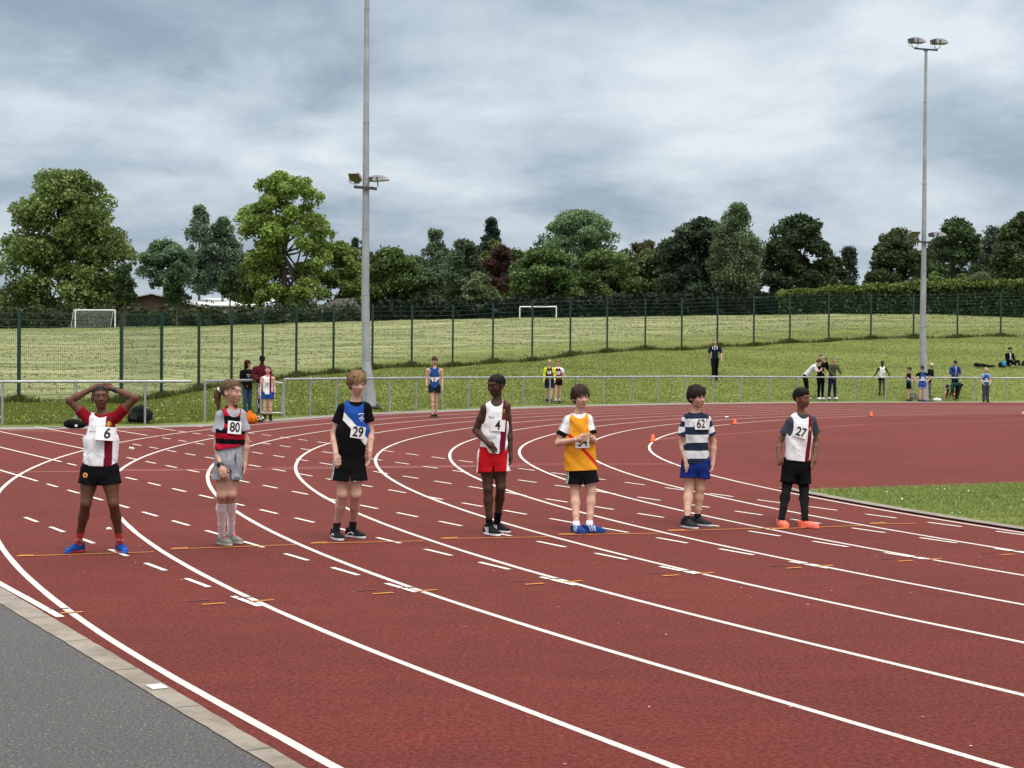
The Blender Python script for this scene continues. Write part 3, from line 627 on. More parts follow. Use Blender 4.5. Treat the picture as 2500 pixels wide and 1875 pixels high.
def tree_(xc, y_top, y_bot, hw, D, col, label, prof='dome', n=9000, leaf=0.34, nl=60, lobe=0.27, trunk=None, seed=0, name='tree', droop=0.0, open_=0.0, dark=0.6, birch=False, limbs=10, group='trees beyond the playing field', base_y=None, cut=None, hi=None):
    global rng
    keep = rng; rng = np.random.default_rng(100 + seed)
    s = D / F; c = at(xc, y_bot, D); gx = c[0]; gz = tz(gx, D); H = (y_bot - y_top) * s; W = hw * s; z0 = c[2]
    root = empty(name, (gx, D, gz), label, 'tree', group)
    pr = np.array(PROFS[prof]); zt = rng.uniform(0, 1, nl) ** 0.9; wl = np.interp(zt, pr[:, 0], pr[:, 1]) * W
    R = lobe * W * rng.uniform(0.65, 1.25, nl); rr = np.sqrt(rng.uniform(0.25, 1, nl)); rr[:nl // 4] *= .45; ang = rng.uniform(0, 2 * np.pi, nl)
    rad = np.maximum(wl * 1.06 - R * 0.62, 0) * rr; Lc = np.stack([rad * np.sign(np.cos(ang)) * np.abs(np.cos(ang)) ** .75, rad * np.sin(ang) * 0.85, z0 - gz + zt * (H - R * 0.6) + R * 0.25], 1)
    ztop = z0 - gz + H; Lc[:, 2] = np.minimum(Lc[:, 2], ztop - R * 0.55)
    if cut is not None: kp = cut(Lc[:, 0] / W, (Lc[:, 2] - z0 + gz) / H); Lc = Lc[kp]; R = R[kp]
    w = R ** 2; pick = rng.choice(len(R), n, p=w / w.sum())
    d = rng.normal(size=(n, 3)); d /= np.linalg.norm(d, axis=1)[:, None]; d[:, 2] = np.where(rng.random(n) < 0.55, np.abs(d[:, 2]), d[:, 2])
    q = rng.uniform(0.45, 1.08, n) ** 0.6; C = Lc[pick] + d * (R[pick] * q)[:, None] * np.array([1, 1, 0.72]); 
    C += rng.normal(scale=leaf * 0.5, size=(n, 3)); C[:, 2] -= droop * rng.exponential(1.0, n) * R[pick] * 0.8
    C[:, 2] = np.where(C[:, 2] < z0 - gz - .35, z0 - gz - .35 + rng.uniform(0, .5, n) , C[:, 2]); C[:, 2] = np.maximum(C[:, 2], 0.25)
    col = np.asarray(col); hi_c = np.asarray(hi) if hi is not None else col * np.array([1.5, 1.35, 1.3])
    mixv = np.clip(rng.normal(0.38, 0.13, n) + (rng.random(len(R))[pick] - .5) * 0.55, 0, 1)[:, None]
    cc = ((col * max(dark, .55)) * (1 - mixv) + hi_c * mixv) * 1.45 * np.array([.88, 1.03, 1.08])
    V, Fq = leaf_quads(C, leaf, 0.35, 1.5, droop); mesh_obj('crown', V, Fq, M['leaf'], root, cols=np.repeat(cc, 4, 0))
    m = MB(); tr = trunk or W * 0.06; bk = M['birch_bark'] if birch else M['bark']; top = Vector((rng.normal() * W * .05, 0, z0 - gz + H * 0.62)); mid = Vector((rng.normal() * W * .04, 0, (z0 - gz) * 0.8 + 0.4))
    m.cyl((0, 0, -0.1), mid, tr, tr * .8, 9); m.cyl(mid, top, tr * .8, tr * .25, 8)
    m.build('trunk', bk, root)
    if limbs:
        b = MB(); ks = rng.choice(len(R), min(limbs, len(R)), replace=False)
        for k in ks:
            t = rng.uniform(0.05, 0.8); s0 = mid.lerp(top, t); e0 = Vector(Lc[k]); mm = s0.lerp(e0, .5) + Vector((0, 0, -abs(e0.x) * .1)); b.cyl(s0, mm, tr * .3, tr * .18, 5); b.cyl(mm, e0, tr * .18, tr * .06, 5)
        b.build('branches', bk, root)
    rng = keep; return root
fill = [(905, 622, 60), (1010, 628, 60), (1085, 612, 50), (1150, 612, 60), (1250, 612, 70), (1340, 604, 60), (1440, 600, 60), (1530, 606, 60), (1620, 600, 60), (1690, 600, 70), (1850, 622, 60), (2010, 640, 50)]
G_OL = (0.095, 0.115, 0.026); G_YG = (0.165, 0.200, 0.035); G_DK = (0.024, 0.042, 0.016); G_BG = (0.080, 0.115, 0.060); G_MD = (0.060, 0.092, 0.022); G_BR = (0.085, 0.125, 0.025)
tree(158, 424, 772, 165, 178, G_OL, 'huge dense round olive green tree at the far left', 'dome', 26000, 0.40, 130, 0.24, 0.75, 1, limbs=14, hi=(0.215, 0.255, 0.075))
tree(305, 648, 742, 34, 160, G_DK, 'slim dark sapling in front of the hall, just right of the huge tree', 'column', 2600, 0.26, 26, 0.4, 0.10, 2, hi=(0.07, 0.095, 0.03), name='sapling', limbs=4, group='saplings in front of the hall')
tree(432, 645, 745, 31, 160, G_DK, 'slim dark sapling in front of the middle of the brick hall', 'column', 2600, 0.26, 26, 0.4, 0.10, 3, hi=(0.07, 0.10, 0.03), name='sapling', limbs=4, group='saplings in front of the hall')
tree(564, 655, 738, 28, 160, G_DK, 'slim dark sapling in front of the bright pale roof', 'column', 2300, 0.26, 24, 0.4, 0.10, 4, hi=(0.075, 0.10, 0.03), name='sapling', limbs=4, group='saplings in front of the hall')
tree(405, 586, 716, 72, 190, G_BG, 'round blue-green tree between the huge tree and the tall birch', 'dome', 9000, 0.34, 60, 0.26, 0.35, 5, hi=(0.17, 0.23, 0.12))
tree(486, 503, 712, 42, 196, G_BG, 'tall ragged grey-green birch with a leaning top', 'birch', 6500, 0.30, 60, 0.34, 0.2, 6, droop=0.5, birch=True, name='birch_tree', hi=(0.21, 0.25, 0.16), open_=.2)
tree(545, 533, 706, 52, 194, (0.06, 0.085, 0.045), 'broad grey-green birch standing right beside the ragged one', 'birch', 8500, 0.32, 66, 0.30, 0.2, 7, droop=0.5, birch=True, name='birch_tree', hi=(0.19, 0.23, 0.135))
tree(698, 424, 768, 118, 172, G_YG, 'tall yellow-green tree with bare limbs showing, left of the tall mast', 'high', 19000, 0.36, 150, 0.19, 0.55, 8, limbs=34, hi=(0.25, 0.30, 0.07),
     cut=lambda x, z: ~((z > .2) & (z < .52) & (np.abs(x - .08) < .30) & ~((z < .36) & (x > .15))) )
tree(608, 640, 750, 46, 174, (0.12, 0.145, 0.035), 'low yellow-green tree tucked under the left side of the bare limbed tree', 'broad', 3500, 0.34, 30, 0.32, 0.2, 9, hi=(0.24, 0.26, 0.06))
tree(835, 590, 770, 58, 176, (0.115, 0.145, 0.03), 'yellow-green tree directly behind the tall mast', 'dome', 7500, 0.36, 50, 0.28, 0.3, 10, hi=(0.21, 0.25, 0.06))
tree(866, 580, 700, 17, 230, G_DK, 'thin dark conifer tip peeking over the trees left of the mast', 'cone', 1800, 0.30, 40, 0.5, 0.15, 11, name='conifer_tree', hi=(0.05, 0.075, 0.045))
tree(888, 588, 700, 14, 232, G_DK, 'thin dark conifer tip directly behind the mast', 'cone', 1500, 0.30, 34, 0.5, 0.15, 12, name='conifer_tree', hi=(0.05, 0.075, 0.045))
tree(955, 612, 790, 92, 182, G_MD, 'bushy bright-leaved hazel right of the tall mast', 'broad', 13000, 0.40, 70, 0.24, 0.3, 13, hi=(0.14, 0.175, 0.045), dark=.35)
tree(1040, 665, 792, 62, 180, (0.04, 0.062, 0.024), 'dark low tree right of the bushy hazel', 'broad', 6500, 0.36, 44, 0.3, 0.2, 14, hi=(0.10, 0.13, 0.05), dark=.4)
tree(1060, 546, 720, 31, 205, G_BG, 'narrow tall birch rising over the dark trees right of the mast', 'birch', 4200, 0.28, 44, 0.36, 0.15, 15, droop=0.7, birch=True, name='birch_tree', hi=(0.16, 0.19, 0.11))
tree(1130, 588, 775, 60, 198, (0.05, 0.075, 0.036), 'grey-green tree left of the spruce', 'broad', 7500, 0.32, 56, 0.28, 0.25, 16, hi=(0.12, 0.155, 0.075))
tree(1198, 534, 700, 62, 215, (0.013, 0.027, 0.018), 'pointed dark spruce with tiered branches', 'cone', 6000, 0.30, 130, 0.20, 0.3, 17, name='spruce_tree', hi=(0.035, 0.06, 0.04), droop=.1)
tree(1208, 588, 700, 38, 200, (0.09, 0.105, 0.03), 'small olive tree between the spruce and the copper tree', 'dome', 3600, 0.32, 30, 0.3, 0.15, 18)
tree(1222, 605, 712, 45, 192, (0.050, 0.018, 0.015), 'copper-leaved dark red tree in the middle', 'dome', 5200, 0.30, 40, 0.3, 0.2, 19, name='copper_tree', hi=(0.10, 0.045, 0.035))
tree(1166, 668, 778, 52, 176, (0.085, 0.100, 0.040), 'small pale olive tree in front of the copper tree', 'dome', 5000, 0.30, 44, 0.28, 0.15, 20, hi=(0.17, 0.19, 0.08))
tree(1412, 518, 700, 112, 214, (0.100, 0.140, 0.062), 'large light green domed tree behind the right-hand goal', 'dome', 16000, 0.34, 110, 0.2, 0.4, 21, hi=(0.19, 0.25, 0.12), dark=.75)
tree(1330, 606, 790, 100, 182, G_MD, 'dense bright-edged bush tree directly behind the right-hand goal', 'broad', 15000, 0.40, 80, 0.22, 0.3, 22, hi=(0.125, 0.17, 0.045), dark=.35)
tree(1480, 612, 790, 92, 186, (0.075, 0.105, 0.026), 'mid green tree right of the goal, left of the dark trees', 'broad', 12500, 0.38, 74, 0.22, 0.3, 23, hi=(0.14, 0.175, 0.05), dark=.4)
tree(1580, 615, 790, 62, 190, (0.080, 0.110, 0.028), 'yellowish green tree under the reddish treetop', 'broad', 8500, 0.36, 56, 0.25, 0.3, 24, hi=(0.14, 0.17, 0.055), dark=.5)
tree(1575, 582, 680, 44, 225, (0.060, 0.048, 0.022), 'small reddish brown treetop left of the dark trees', 'broad', 3600, 0.34, 30, 0.3, 0.2, 25, hi=(0.14, 0.12, 0.05))
tree(1705, 536, 790, 112, 184, (0.022, 0.036, 0.018), 'very dark broad tree left of the weeping birch', 'dome', 19000, 0.38, 110, 0.22, 0.5, 26, hi=(0.075, 0.10, 0.05), dark=.5)
tree(1795, 492, 735, 66, 178, (0.085, 0.105, 0.045), 'weeping birch with a white trunk and hanging twigs', 'birch', 12500, 0.24, 80, 0.26, 0.16, 27, droop=1.1, birch=True, name='birch_tree', hi=(0.15, 0.18, 0.085), limbs=12)
tree(1948, 532, 762, 96, 182, (0.022, 0.038, 0.016), 'very dark round tree right of the weeping birch', 'dome', 17000, 0.38, 95, 0.23, 0.5, 28, hi=(0.075, 0.10, 0.04), dark=.5)
tree(2072, 606, 755, 38, 196, (0.030, 0.045, 0.028), 'dark conifer with a pointed tip beside the gap in the trees', 'cone', 3800, 0.30, 50, 0.4, 0.2, 29, name='conifer_tree', hi=(0.075, 0.095, 0.06))
tree(2122, 672, 740, 22, 205, (0.035, 0.05, 0.028), 'small dark tree in the gap above the hedge', 'dome', 1500, 0.32, 16, 0.4, 0.12, 30)
tree(2192, 562, 760, 74, 184, (0.035, 0.050, 0.018), 'dark rounded tree just left of the right-hand mast', 'dome', 11500, 0.36, 74, 0.25, 0.4, 31, hi=(0.105, 0.125, 0.045), dark=.5)
tree(2262, 612, 760, 42, 194, (0.045, 0.058, 0.024), 'low dark tree directly behind the right-hand mast', 'broad', 5000, 0.34, 36, 0.3, 0.25, 32, hi=(0.10, 0.12, 0.05))
tree(2330, 538, 755, 74, 186, (0.040, 0.062, 0.024), 'upright mid green tree right of the right-hand mast', 'dome', 10500, 0.34, 80, 0.26, 0.3, 33, hi=(0.105, 0.145, 0.055), dark=.55)
tree(2420, 552, 755, 58, 200, (0.055, 0.072, 0.045), 'greyish tree peeping between the two trees near the right edge', 'tall', 5500, 0.32, 44, 0.3, 0.25, 34)
tree(2505, 524, 760, 92, 180, (0.040, 0.055, 0.018), 'large dark olive tree cut off by the right edge', 'dome', 15000, 0.38, 90, 0.24, 0.45, 35, hi=(0.105, 0.125, 0.042), dark=.55)
for i_, (x_, y_, w_) in enumerate(fill):
    tree(x_, y_, 790, w_, 232 + 3 * (i_ % 4), ((0.045, 0.066, 0.026), (0.055, 0.080, 0.026), (0.040, 0.058, 0.030))[i_ % 3], 'back row tree ' + ('right of the tall mast', 'second right of the tall mast', 'behind the narrow birch', 'left of the spruce', 'behind the copper tree', 'left of the light green dome', 'under the light green dome', 'right of the light green dome', 'behind the reddish treetop', 'behind the very dark broad tree', 'between birch and dark round tree', 'left of the gap in the trees')[i_], 'broad', 6000, 0.40, 44, 0.28, 0.3, 60 + i_, group='back row of the tree belt', limbs=3)
tree(2038, 630, 760, 44, 188, (0.030, 0.046, 0.02), 'dark tree filling the slope between the round dark tree and the conifer', 'dome', 4500, 0.36, 36, 0.3, 0.3, 79)
tree(2150, 600, 760, 40, 200, (0.04, 0.055, 0.022), 'dark tree at the right side of the gap in the trees', 'dome', 4000, 0.36, 36, 0.3, 0.3, 80)
tree(2290, 590, 760, 50, 205, (0.045, 0.062, 0.024), 'green tree in the back row just right of the right-hand mast', 'broad', 5000, 0.38, 40, 0.3, 0.3, 81)
tree(2450, 575, 760, 60, 208, (0.045, 0.062, 0.026), 'green tree in the back row near the right edge', 'broad', 6000, 0.38, 44, 0.3, 0.3, 82)
tree(2660, 540, 760, 80, 184, (0.040, 0.055, 0.018), 'olive tree beyond the right edge of the picture', 'dome', 6000, 0.5, 60, 0.26, 0.4, 36)
tree(-90, 560, 770, 90, 196, (0.05, 0.07, 0.02), 'dark tree beyond the left edge of the picture', 'dome', 6000, 0.5, 60, 0.26, 0.4, 37)
tree(2283, 664, 722, 20, 150, (0.12, 0.17, 0.04), 'small bright shrub growing out of the hedge beside the mast', 'column', 900, 0.24, 12, 0.5, 0.06, 38, name='shrub', group='shrubs growing out of the hedge', limbs=3)
tree(2350, 672, 722, 17, 150, (0.13, 0.17, 0.05), 'small pale shrub growing out of the hedge, left of the twiggy one', 'column', 700, 0.24, 12, 0.5, 0.06, 39, name='shrub', group='shrubs growing out of the hedge', limbs=3)
tree(2393, 666, 725, 34, 149, (0.10, 0.11, 0.05), 'twiggy olive shrub growing out of the hedge near the right edge', 'broad', 1900, 0.18, 24, 0.4, 0.06, 40, name='shrub', group='shrubs growing out of the hedge', limbs=5)

def hedge(xs, ytop, ybot, D, depth, col, hi, label, name, n, leaf=0.25, rough=0.25, cat='hedge', topcol=None):
    xs = np.asarray(xs, float); c0 = at(xs[len(xs) // 2], ybot[len(xs) // 2], D); root = empty(name, (c0[0], D, tz(c0[0], D)), label, cat)
    gz = tz(c0[0], D)
    X = at(xs[0], 0, D)[0], at(xs[-1], 0, D)[0]
    px = rng.uniform(xs[0], xs[-1], n); u = rng.random(n); top_z = CAMH + (yhor(px) - np.interp(px, xs, ytop)) * D / F; bot_z = CAMH + (yhor(px) - np.interp(px, xs, ybot)) * D / F - 0.6
    face = rng.random(n) < 0.62; wx = (px - IW / 2) * D / F
    y = np.where(face, rng.normal(0, 0.12, n), rng.uniform(0, depth, n)); z = np.where(face, bot_z + (top_z - bot_z) * u, top_z + rng.normal(0, rough * 0.5, n) + rough * np.sin(wx * 1.7) * 0.3)
    y += rough * np.sin(wx * 2.1 + z * 2) * 0.4
    C = np.stack([wx - c0[0], y, z - gz], 1); mixv = np.clip(rng.normal(0.35, 0.25, n), 0, 1)[:, None]
    cc = np.asarray(col) * .5 * (1 - mixv) + np.asarray(hi) * mixv
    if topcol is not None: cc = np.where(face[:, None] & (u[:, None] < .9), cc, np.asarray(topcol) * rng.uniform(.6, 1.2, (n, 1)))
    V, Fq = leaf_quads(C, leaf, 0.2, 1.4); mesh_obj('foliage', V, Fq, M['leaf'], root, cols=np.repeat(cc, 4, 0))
    k = 60; p = np.linspace(xs[0], xs[-1], k); tz_ = CAMH + (yhor(p) - np.interp(p, xs, ytop)) * D / F - gz - 0.15; bz_ = CAMH + (yhor(p) - np.interp(p, xs, ybot)) * D / F - gz - 0.7; x = (p - IW / 2) * D / F - c0[0]
    V = np.concatenate([np.stack([x, x * 0 + .18, bz_], 1), np.stack([x, x * 0 + .18, tz_], 1), np.stack([x, x * 0 + depth - .1, tz_], 1), np.stack([x, x * 0 + depth - .1, bz_], 1)]); i = np.arange(k - 1)
    Fq = np.concatenate([np.stack([i + a * k, i + 1 + a * k, i + 1 + (a + 1) * k, i + (a + 1) * k], 1) for a in range(3)])
    mesh_obj('stems', V, Fq, M['hedge_core'], root); return root
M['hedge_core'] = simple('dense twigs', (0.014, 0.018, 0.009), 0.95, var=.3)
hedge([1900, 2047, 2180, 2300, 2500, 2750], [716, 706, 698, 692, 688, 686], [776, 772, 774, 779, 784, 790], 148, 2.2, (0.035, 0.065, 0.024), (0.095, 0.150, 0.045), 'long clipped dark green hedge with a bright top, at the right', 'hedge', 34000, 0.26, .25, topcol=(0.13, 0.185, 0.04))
hedge([870, 1000, 1300, 1600, 1900, 1960], [748, 742, 738, 728, 722, 724], [794, 790, 786, 782, 778, 778], 174, 3.0, (0.012, 0.022, 0.012), (0.026, 0.042, 0.018), 'very dark undergrowth in the shade beneath the row of trees', 'undergrowth', 16000, 0.35, .6, cat='undergrowth')  # leaf colours darkened to carry the shade under the trees
hedge([-250, 60, 200, 420, 560, 700, 880], [766, 764, 768, 766, 768, 758, 760], [806, 806, 804, 802, 802, 798, 796], 166, 3.0, (0.035, 0.055, 0.022), (0.090, 0.125, 0.045), 'low dark shrub row in front of the buildings at the left', 'shrub_row', 15000, 0.30, .9, cat='shrubs')

# grass and wild flowers on the bank, meadow tussocks, infield turf
def blades(name, X, Y, Z, h, w, col, spread, mat='blade', label=None):
    n = len(X); a = rng.uniform(0, 2 * np.pi, n); lean = rng.normal(0, spread, (n, 2)); h = h * rng.uniform(.5, 1.4, n); w = w * rng.uniform(.6, 1.3, n)
    bx = np.cos(a) * w / 2; by = np.sin(a) * w / 2
    V = np.stack([np.stack([X - bx, Y - by, Z], 1), np.stack([X + bx, Y + by, Z], 1), np.stack([X + lean[:, 0] * h, Y + lean[:, 1] * h, Z + h], 1)], 1).reshape(-1, 3)
    k = np.arange(n) * 3; o = mesh_obj(name, V, np.stack([k, k + 1, k + 2], 1), M[mat], cols=np.repeat(col, 3, 0)); return tag(o, kind='stuff')
def gcol(n, a=(0.098, 0.130, 0.022), b=(0.172, 0.206, 0.044)):
    t = rng.random((n, 1)); return np.asarray(a) * (1 - t) + np.asarray(b) * t
n = 150000; px = rng.uniform(-60, 2560, n); rd = np.interp(px, _rx, _rd) + 0.1; fd = np.interp(px, FX, FD); t = rng.random(n) ** 1.15; Y = rd + (fd + 1.5 - rd) * t; X = (px - IW / 2) * Y / F
o = blades('bank_grass', X, Y, terrain(X, Y) - 0.035, 0.045, 0.045, gcol(n), 0.6); o['label'] = 'uneven green grass covering the bank behind the rail'
n = 26000; i = rng.integers(2, len(FX) - 3, n); px = FX[i] + rng.normal(0, 6, n) * np.where(rng.random(n) < .6, 1, 4); Y = np.interp(px, FX, FD) + rng.normal(0, .25, n); X = (px - IW / 2) * Y / F
o = blades('fence_tussocks', X, Y, terrain(X, Y) - 0.035, 0.22, 0.05, gcol(n, (0.03, 0.045, 0.008), (0.12, 0.14, 0.04)), 0.35); o['label'] = 'longer darker grass tufts left along the foot of the mesh fence'
n = 90000; px = rng.uniform(-60, 2560, n); fd = np.interp(px, FX, FD); Y = fd + (CREST + 8 - fd) * rng.random(n) ** .9; X = (px - IW / 2) * Y / F
clump = np.sin(X * .7 + 3 * np.sin(Y * .21)) * np.sin(Y * 1.3 + np.sin(X * .13) * 2); k = clump > rng.uniform(-.6, .9, n)
X, Y = X[k], Y[k]; o = blades('mown_hay', X, Y, terrain(X, Y) - 0.045, 0.065, 0.15, gcol(len(X), (0.15, 0.165, 0.065), (0.30, 0.31, 0.155)), 1.6); o['label'] = 'pale mown grass lying in rows on the meadow beyond the fence'
def flowers(name, n, px0, px1, f, col, size, lab):
    px = rng.uniform(px0, px1, n); rd = np.interp(px, _rx, _rd) + .3; fd = np.interp(px, FX, FD); Y = rd + (fd - rd) * f(rng.random(n)); X = (px - IW / 2) * Y / F
    k = (np.sin(X * 1.1 + np.sin(Y * .8) * 2) * np.sin(Y * .9 + 1) > rng.uniform(-.8, .5, n)); X, Y = X[k], Y[k]; Z = terrain(X, Y) + .03
    V, Fq = leaf_quads(np.stack([X, Y, Z + rng.uniform(0, .05, len(X))], 1), size, .5, 1.0); o = mesh_obj(name, V, Fq, M['flower'], cols=np.tile(col, (len(V), 1)) * rng.uniform(.7, 1.1, (len(V), 1))); tag(o, kind='stuff'); o['label'] = lab
flowers('daisies', 1100, -50, 1100, lambda r: r ** 1.2 * .8, (0.75, 0.75, 0.62), .030, 'tiny white daisies scattered on the bank at the left')
flowers('daisies', 900, 1100, 2550, lambda r: r ** 1.4, (0.70, 0.70, 0.50), .028, 'tiny pale daisies scattered on the bank at the right')
flowers('buttercups', 450, -50, 1300, lambda r: r * .4, (0.62, 0.58, 0.05), .036, 'small yellow buttercups near the rail')
# infield turf
n = 130000; aa = -lim - .02 + rng.random(n) * 14; bb = R9 - .33 - rng.random(n) ** .75 * 9; k = np.where(aa > 0, bb < R9 - .31, np.hypot(aa, bb) < R9 - .33); aa, bb = aa[k], bb[k]
X, Y = ab(aa, bb); o = blades('infield_turf', X, Y, X * 0 + .012, 0.035, 0.012, gcol(len(X), (0.10, 0.145, 0.035), (0.27, 0.33, 0.09)), .9); o['label'] = 'short green turf of the infield at the right'
n = 260; aa = -lim + .3 + rng.random(n) * 10; bb = R9 - .6 - rng.random(n) * 8; X, Y = ab(aa, bb); V, Fq = leaf_quads(np.stack([X, Y, X * 0 + .045], 1), .02, .9, 1.0); o = mesh_obj('daisies', V, Fq, M['flower'], cols=np.tile((0.8, 0.8, 0.65), (len(V), 1))); tag(o, kind='stuff'); o['label'] = 'tiny white daisies scattered in the infield turf'

# ================================================================ cones, bags, litter
def cone(x, y, label):
    p = gnd(x, y); root = empty('traffic_cone', (p[0], p[1], 0.005), label, 'cone', 'orange cones along the inner lane line', rz=0.3)
    m = MB(); m.box((0, 0, 0.010), (0.165, 0.165, 0.020)); m.build('base', M['cone_base'], root)
    m = MB(); n = 24; prof = [(0.056, .02), (0.052, .026), (0.030, .142), (0.026, .150), (0.019, .152), (0.018, .13)]
    for r, z in prof: m.v += [(r * math.cos(2 * math.pi * i / n), r * math.sin(2 * math.pi * i / n), z) for i in range(n)]
    for q in range(len(prof) - 1):
        for i in range(n): j = (i + 1) % n; m.f.append((q * n + i, q * n + j, (q + 1) * n + j, (q + 1) * n + i))
    m.build('cone_body', M['orange_plastic'], root, smooth=True)
M['cone_base'] = simple('dark orange plastic base', (0.45, 0.08, 0.03), 0.5)
cone(1594, 1079, 'nearest orange cone, on the tip of the innermost white curve'); cone(1794, 1036, 'middle orange cone, between boy 62 and boy 27'); cone(2127, 1016.5, 'farthest orange cone, right of boy 27')

# ================================================================ people (implicit surfaces, one continuous body each)
def surfnets(V, org, h):
    nx, ny, nz = V.shape; ins = V < 0
    c = [ins[i:nx - 1 + i, j:ny - 1 + j, k:nz - 1 + k] for i in (0, 1) for j in (0, 1) for k in (0, 1)]
    anyi = np.zeros(c[0].shape, bool); alli = np.ones(c[0].shape, bool)
    for q in c: anyi |= q; alli &= q
    I = np.argwhere(anyi & ~alli)
    if len(I) == 0: return None, None
    vals = np.stack([V[I[:, 0] + i, I[:, 1] + j, I[:, 2] + k] for i in (0, 1) for j in (0, 1) for k in (0, 1)], 1)
    cor = np.array([(i, j, k) for i in (0, 1) for j in (0, 1) for k in (0, 1)], float)
    acc = np.zeros((len(I), 3)); cnt = np.zeros(len(I))
    for a in range(8):
        for b in range(a + 1, 8):
            if np.abs(cor[a] - cor[b]).sum() != 1: continue
            va, vb = vals[:, a], vals[:, b]; x = (va < 0) != (vb < 0); t = np.where(x, va / np.where(x, va - vb, 1), 0)
            acc += np.where(x[:, None], cor[a] + t[:, None] * (cor[b] - cor[a]), 0); cnt += x
    P = org + (I + acc / cnt[:, None]) * h
    idx = np.full(c[0].shape, -1, np.int32); idx[I[:, 0], I[:, 1], I[:, 2]] = np.arange(len(I)); Q = []
    for ax in range(3):
        s0 = [slice(1, -1)] * 3; s0[ax] = slice(0, -1); s1 = [slice(1, -1)] * 3; s1[ax] = slice(1, None)
        A, B = ins[tuple(s0)], ins[tuple(s1)]; E = np.argwhere(A != B)
        if len(E) == 0: continue
        fl = A[E[:, 0], E[:, 1], E[:, 2]]; off = np.array([1, 1, 1]); off[ax] = 0; E = E + off
        u, v = [(1, 2), (2, 0), (0, 1)][ax]; du = np.zeros(3, int); dv = np.zeros(3, int); du[u] = 1; dv[v] = 1
        g = lambda e: idx[e[:, 0], e[:, 1], e[:, 2]]
        q = np.stack([g(E - du - dv), g(E - dv), g(E), g(E - du)], 1); q[~fl] = q[~fl][:, ::-1]; Q.append(q)
    Q = np.concatenate(Q); return P, Q[(Q >= 0).all(1)]
class Sdf:
    def __init__(s, lo, hi, h):
        s.h = h; s.lo = np.asarray(lo, float); n = np.ceil((np.asarray(hi) - s.lo) / h).astype(int) + 1
        s.n = n; s.V = np.full(n, 0.2, np.float32); s.ax = [(s.lo[i] + h * np.arange(n[i])).astype(np.float32) for i in range(3)]
    def blk(s, lo, hi):
        i0 = np.clip(np.floor((np.asarray(lo) - s.lo) / s.h).astype(int), 0, s.n - 1); i1 = np.clip(np.ceil((np.asarray(hi) - s.lo) / s.h).astype(int) + 1, 1, s.n)
        sl = tuple(slice(a, b) for a, b in zip(i0, i1)); g = np.meshgrid(*[s.ax[i][sl[i]] for i in range(3)], indexing='ij')
        return sl, np.stack(g, -1)
    def comb(s, sl, d, k, mode='u'):
        a = s.V[sl]
        if mode == 'u':
            if k > 0: hh = np.maximum(k - np.abs(a - d), 0) / k; s.V[sl] = np.minimum(a, d) - hh * hh * k * .25
            else: s.V[sl] = np.minimum(a, d)
        else:
            d = -d; hh = np.maximum(k - np.abs(a - d), 0) / k if k > 0 else 0; s.V[sl] = np.maximum(a, d) + hh * hh * k * .25
    def cone(s, p, q, r0, r1, k=0.02, mode='u'):
        p = np.asarray(p, np.float32); q = np.asarray(q, np.float32); r = max(r0, r1) + k + 0.03; sl, P = s.blk(np.minimum(p, q) - r, np.maximum(p, q) + r)
        v = q - p; L = float(v @ v) + 1e-9; P = P - p; t = np.clip((P @ v) / L, 0, 1); P -= t[..., None] * v; d = np.sqrt((P * P).sum(-1)) - (r0 + t * (r1 - r0)); s.comb(sl, d, k, mode); return s
    def chain(s, pts, rs, k=0.02):
        for a, b, r0, r1 in zip(pts[:-1], pts[1:], rs[:-1], rs[1:]): s.cone(a, b, r0, r1, k)
        return s
    def ell(s, c, r, R=None, k=0.02, mode='u'):
        c = np.asarray(c, np.float32); r = np.asarray(r, np.float32); m = r.max() + k + .03; sl, P = s.blk(c - m, c + m); q = P - c
        if R is not None: q = q @ R.T.astype(np.float32)
        q = q / r; n = np.sqrt((q * q).sum(-1)); q = q / r; g = np.sqrt((q * q).sum(-1)) + 1e-6; d = n * (n - 1) / g; s.comb(sl, d, k, mode); return s
    def loft(s, o, R, zs, ws, ds, k=0.02, mode='u', cap=True, sq=2.0):
        o = np.asarray(o, float); m = max(max(ws), max(ds)) + .05; a = o + np.outer(np.array([zs[0], zs[-1]]), R[2]); sl, P = s.blk(a.min(0) - m - .03, a.max(0) + m + .03); q = (P - o.astype(np.float32)) @ R.T.astype(np.float32)
        z = q[..., 2]; w = np.interp(z, zs, ws); dd = np.interp(z, zs, ds); x = np.abs(q[..., 0]) / w; y = np.abs(q[..., 1]) / dd
        n = (x ** sq + y ** sq) ** (1 / sq); d = (n - 1) * np.minimum(w, dd); d = np.maximum(d, np.maximum(zs[0] - z, z - zs[-1])); s.comb(sl, d, k, mode); return s
    def plane(s, p, n):                        # keep the side the normal points away from
        g = np.meshgrid(*s.ax, indexing='ij'); n = np.asarray(n, float); n = n / np.linalg.norm(n)
        s.V = np.maximum(s.V, ((g[0] - p[0]) * n[0] + (g[1] - p[1]) * n[1] + (g[2] - p[2]) * n[2]).astype(np.float32)); return s
    def fold(s, amp, seed, f=1.0, o=0):
        r = np.random.default_rng(seed); g = np.meshgrid(*s.ax, indexing='ij'); t = 0
        for i in range(5):
            k = r.normal(size=3) * np.array([26, 26, 15]) * f; t = t + np.sin(g[0] * k[0] + g[1] * k[1] + g[2] * k[2] + r.uniform(0, 6) + 1.5 * np.sin(g[2] * 17 * f + g[0] * 9 + i)) * (1 - np.abs(np.sin(g[2] * 11 + i)) * .4)
        s.V = s.V + (amp * t / 3).astype(np.float32); return s
    def mesh(s):
        V = s.V; V[0] = V[-1] = .1; V[:, 0] = V[:, -1] = .1; V[:, :, 0] = V[:, :, -1] = .1
        return surfnets(V, s.lo, s.h)
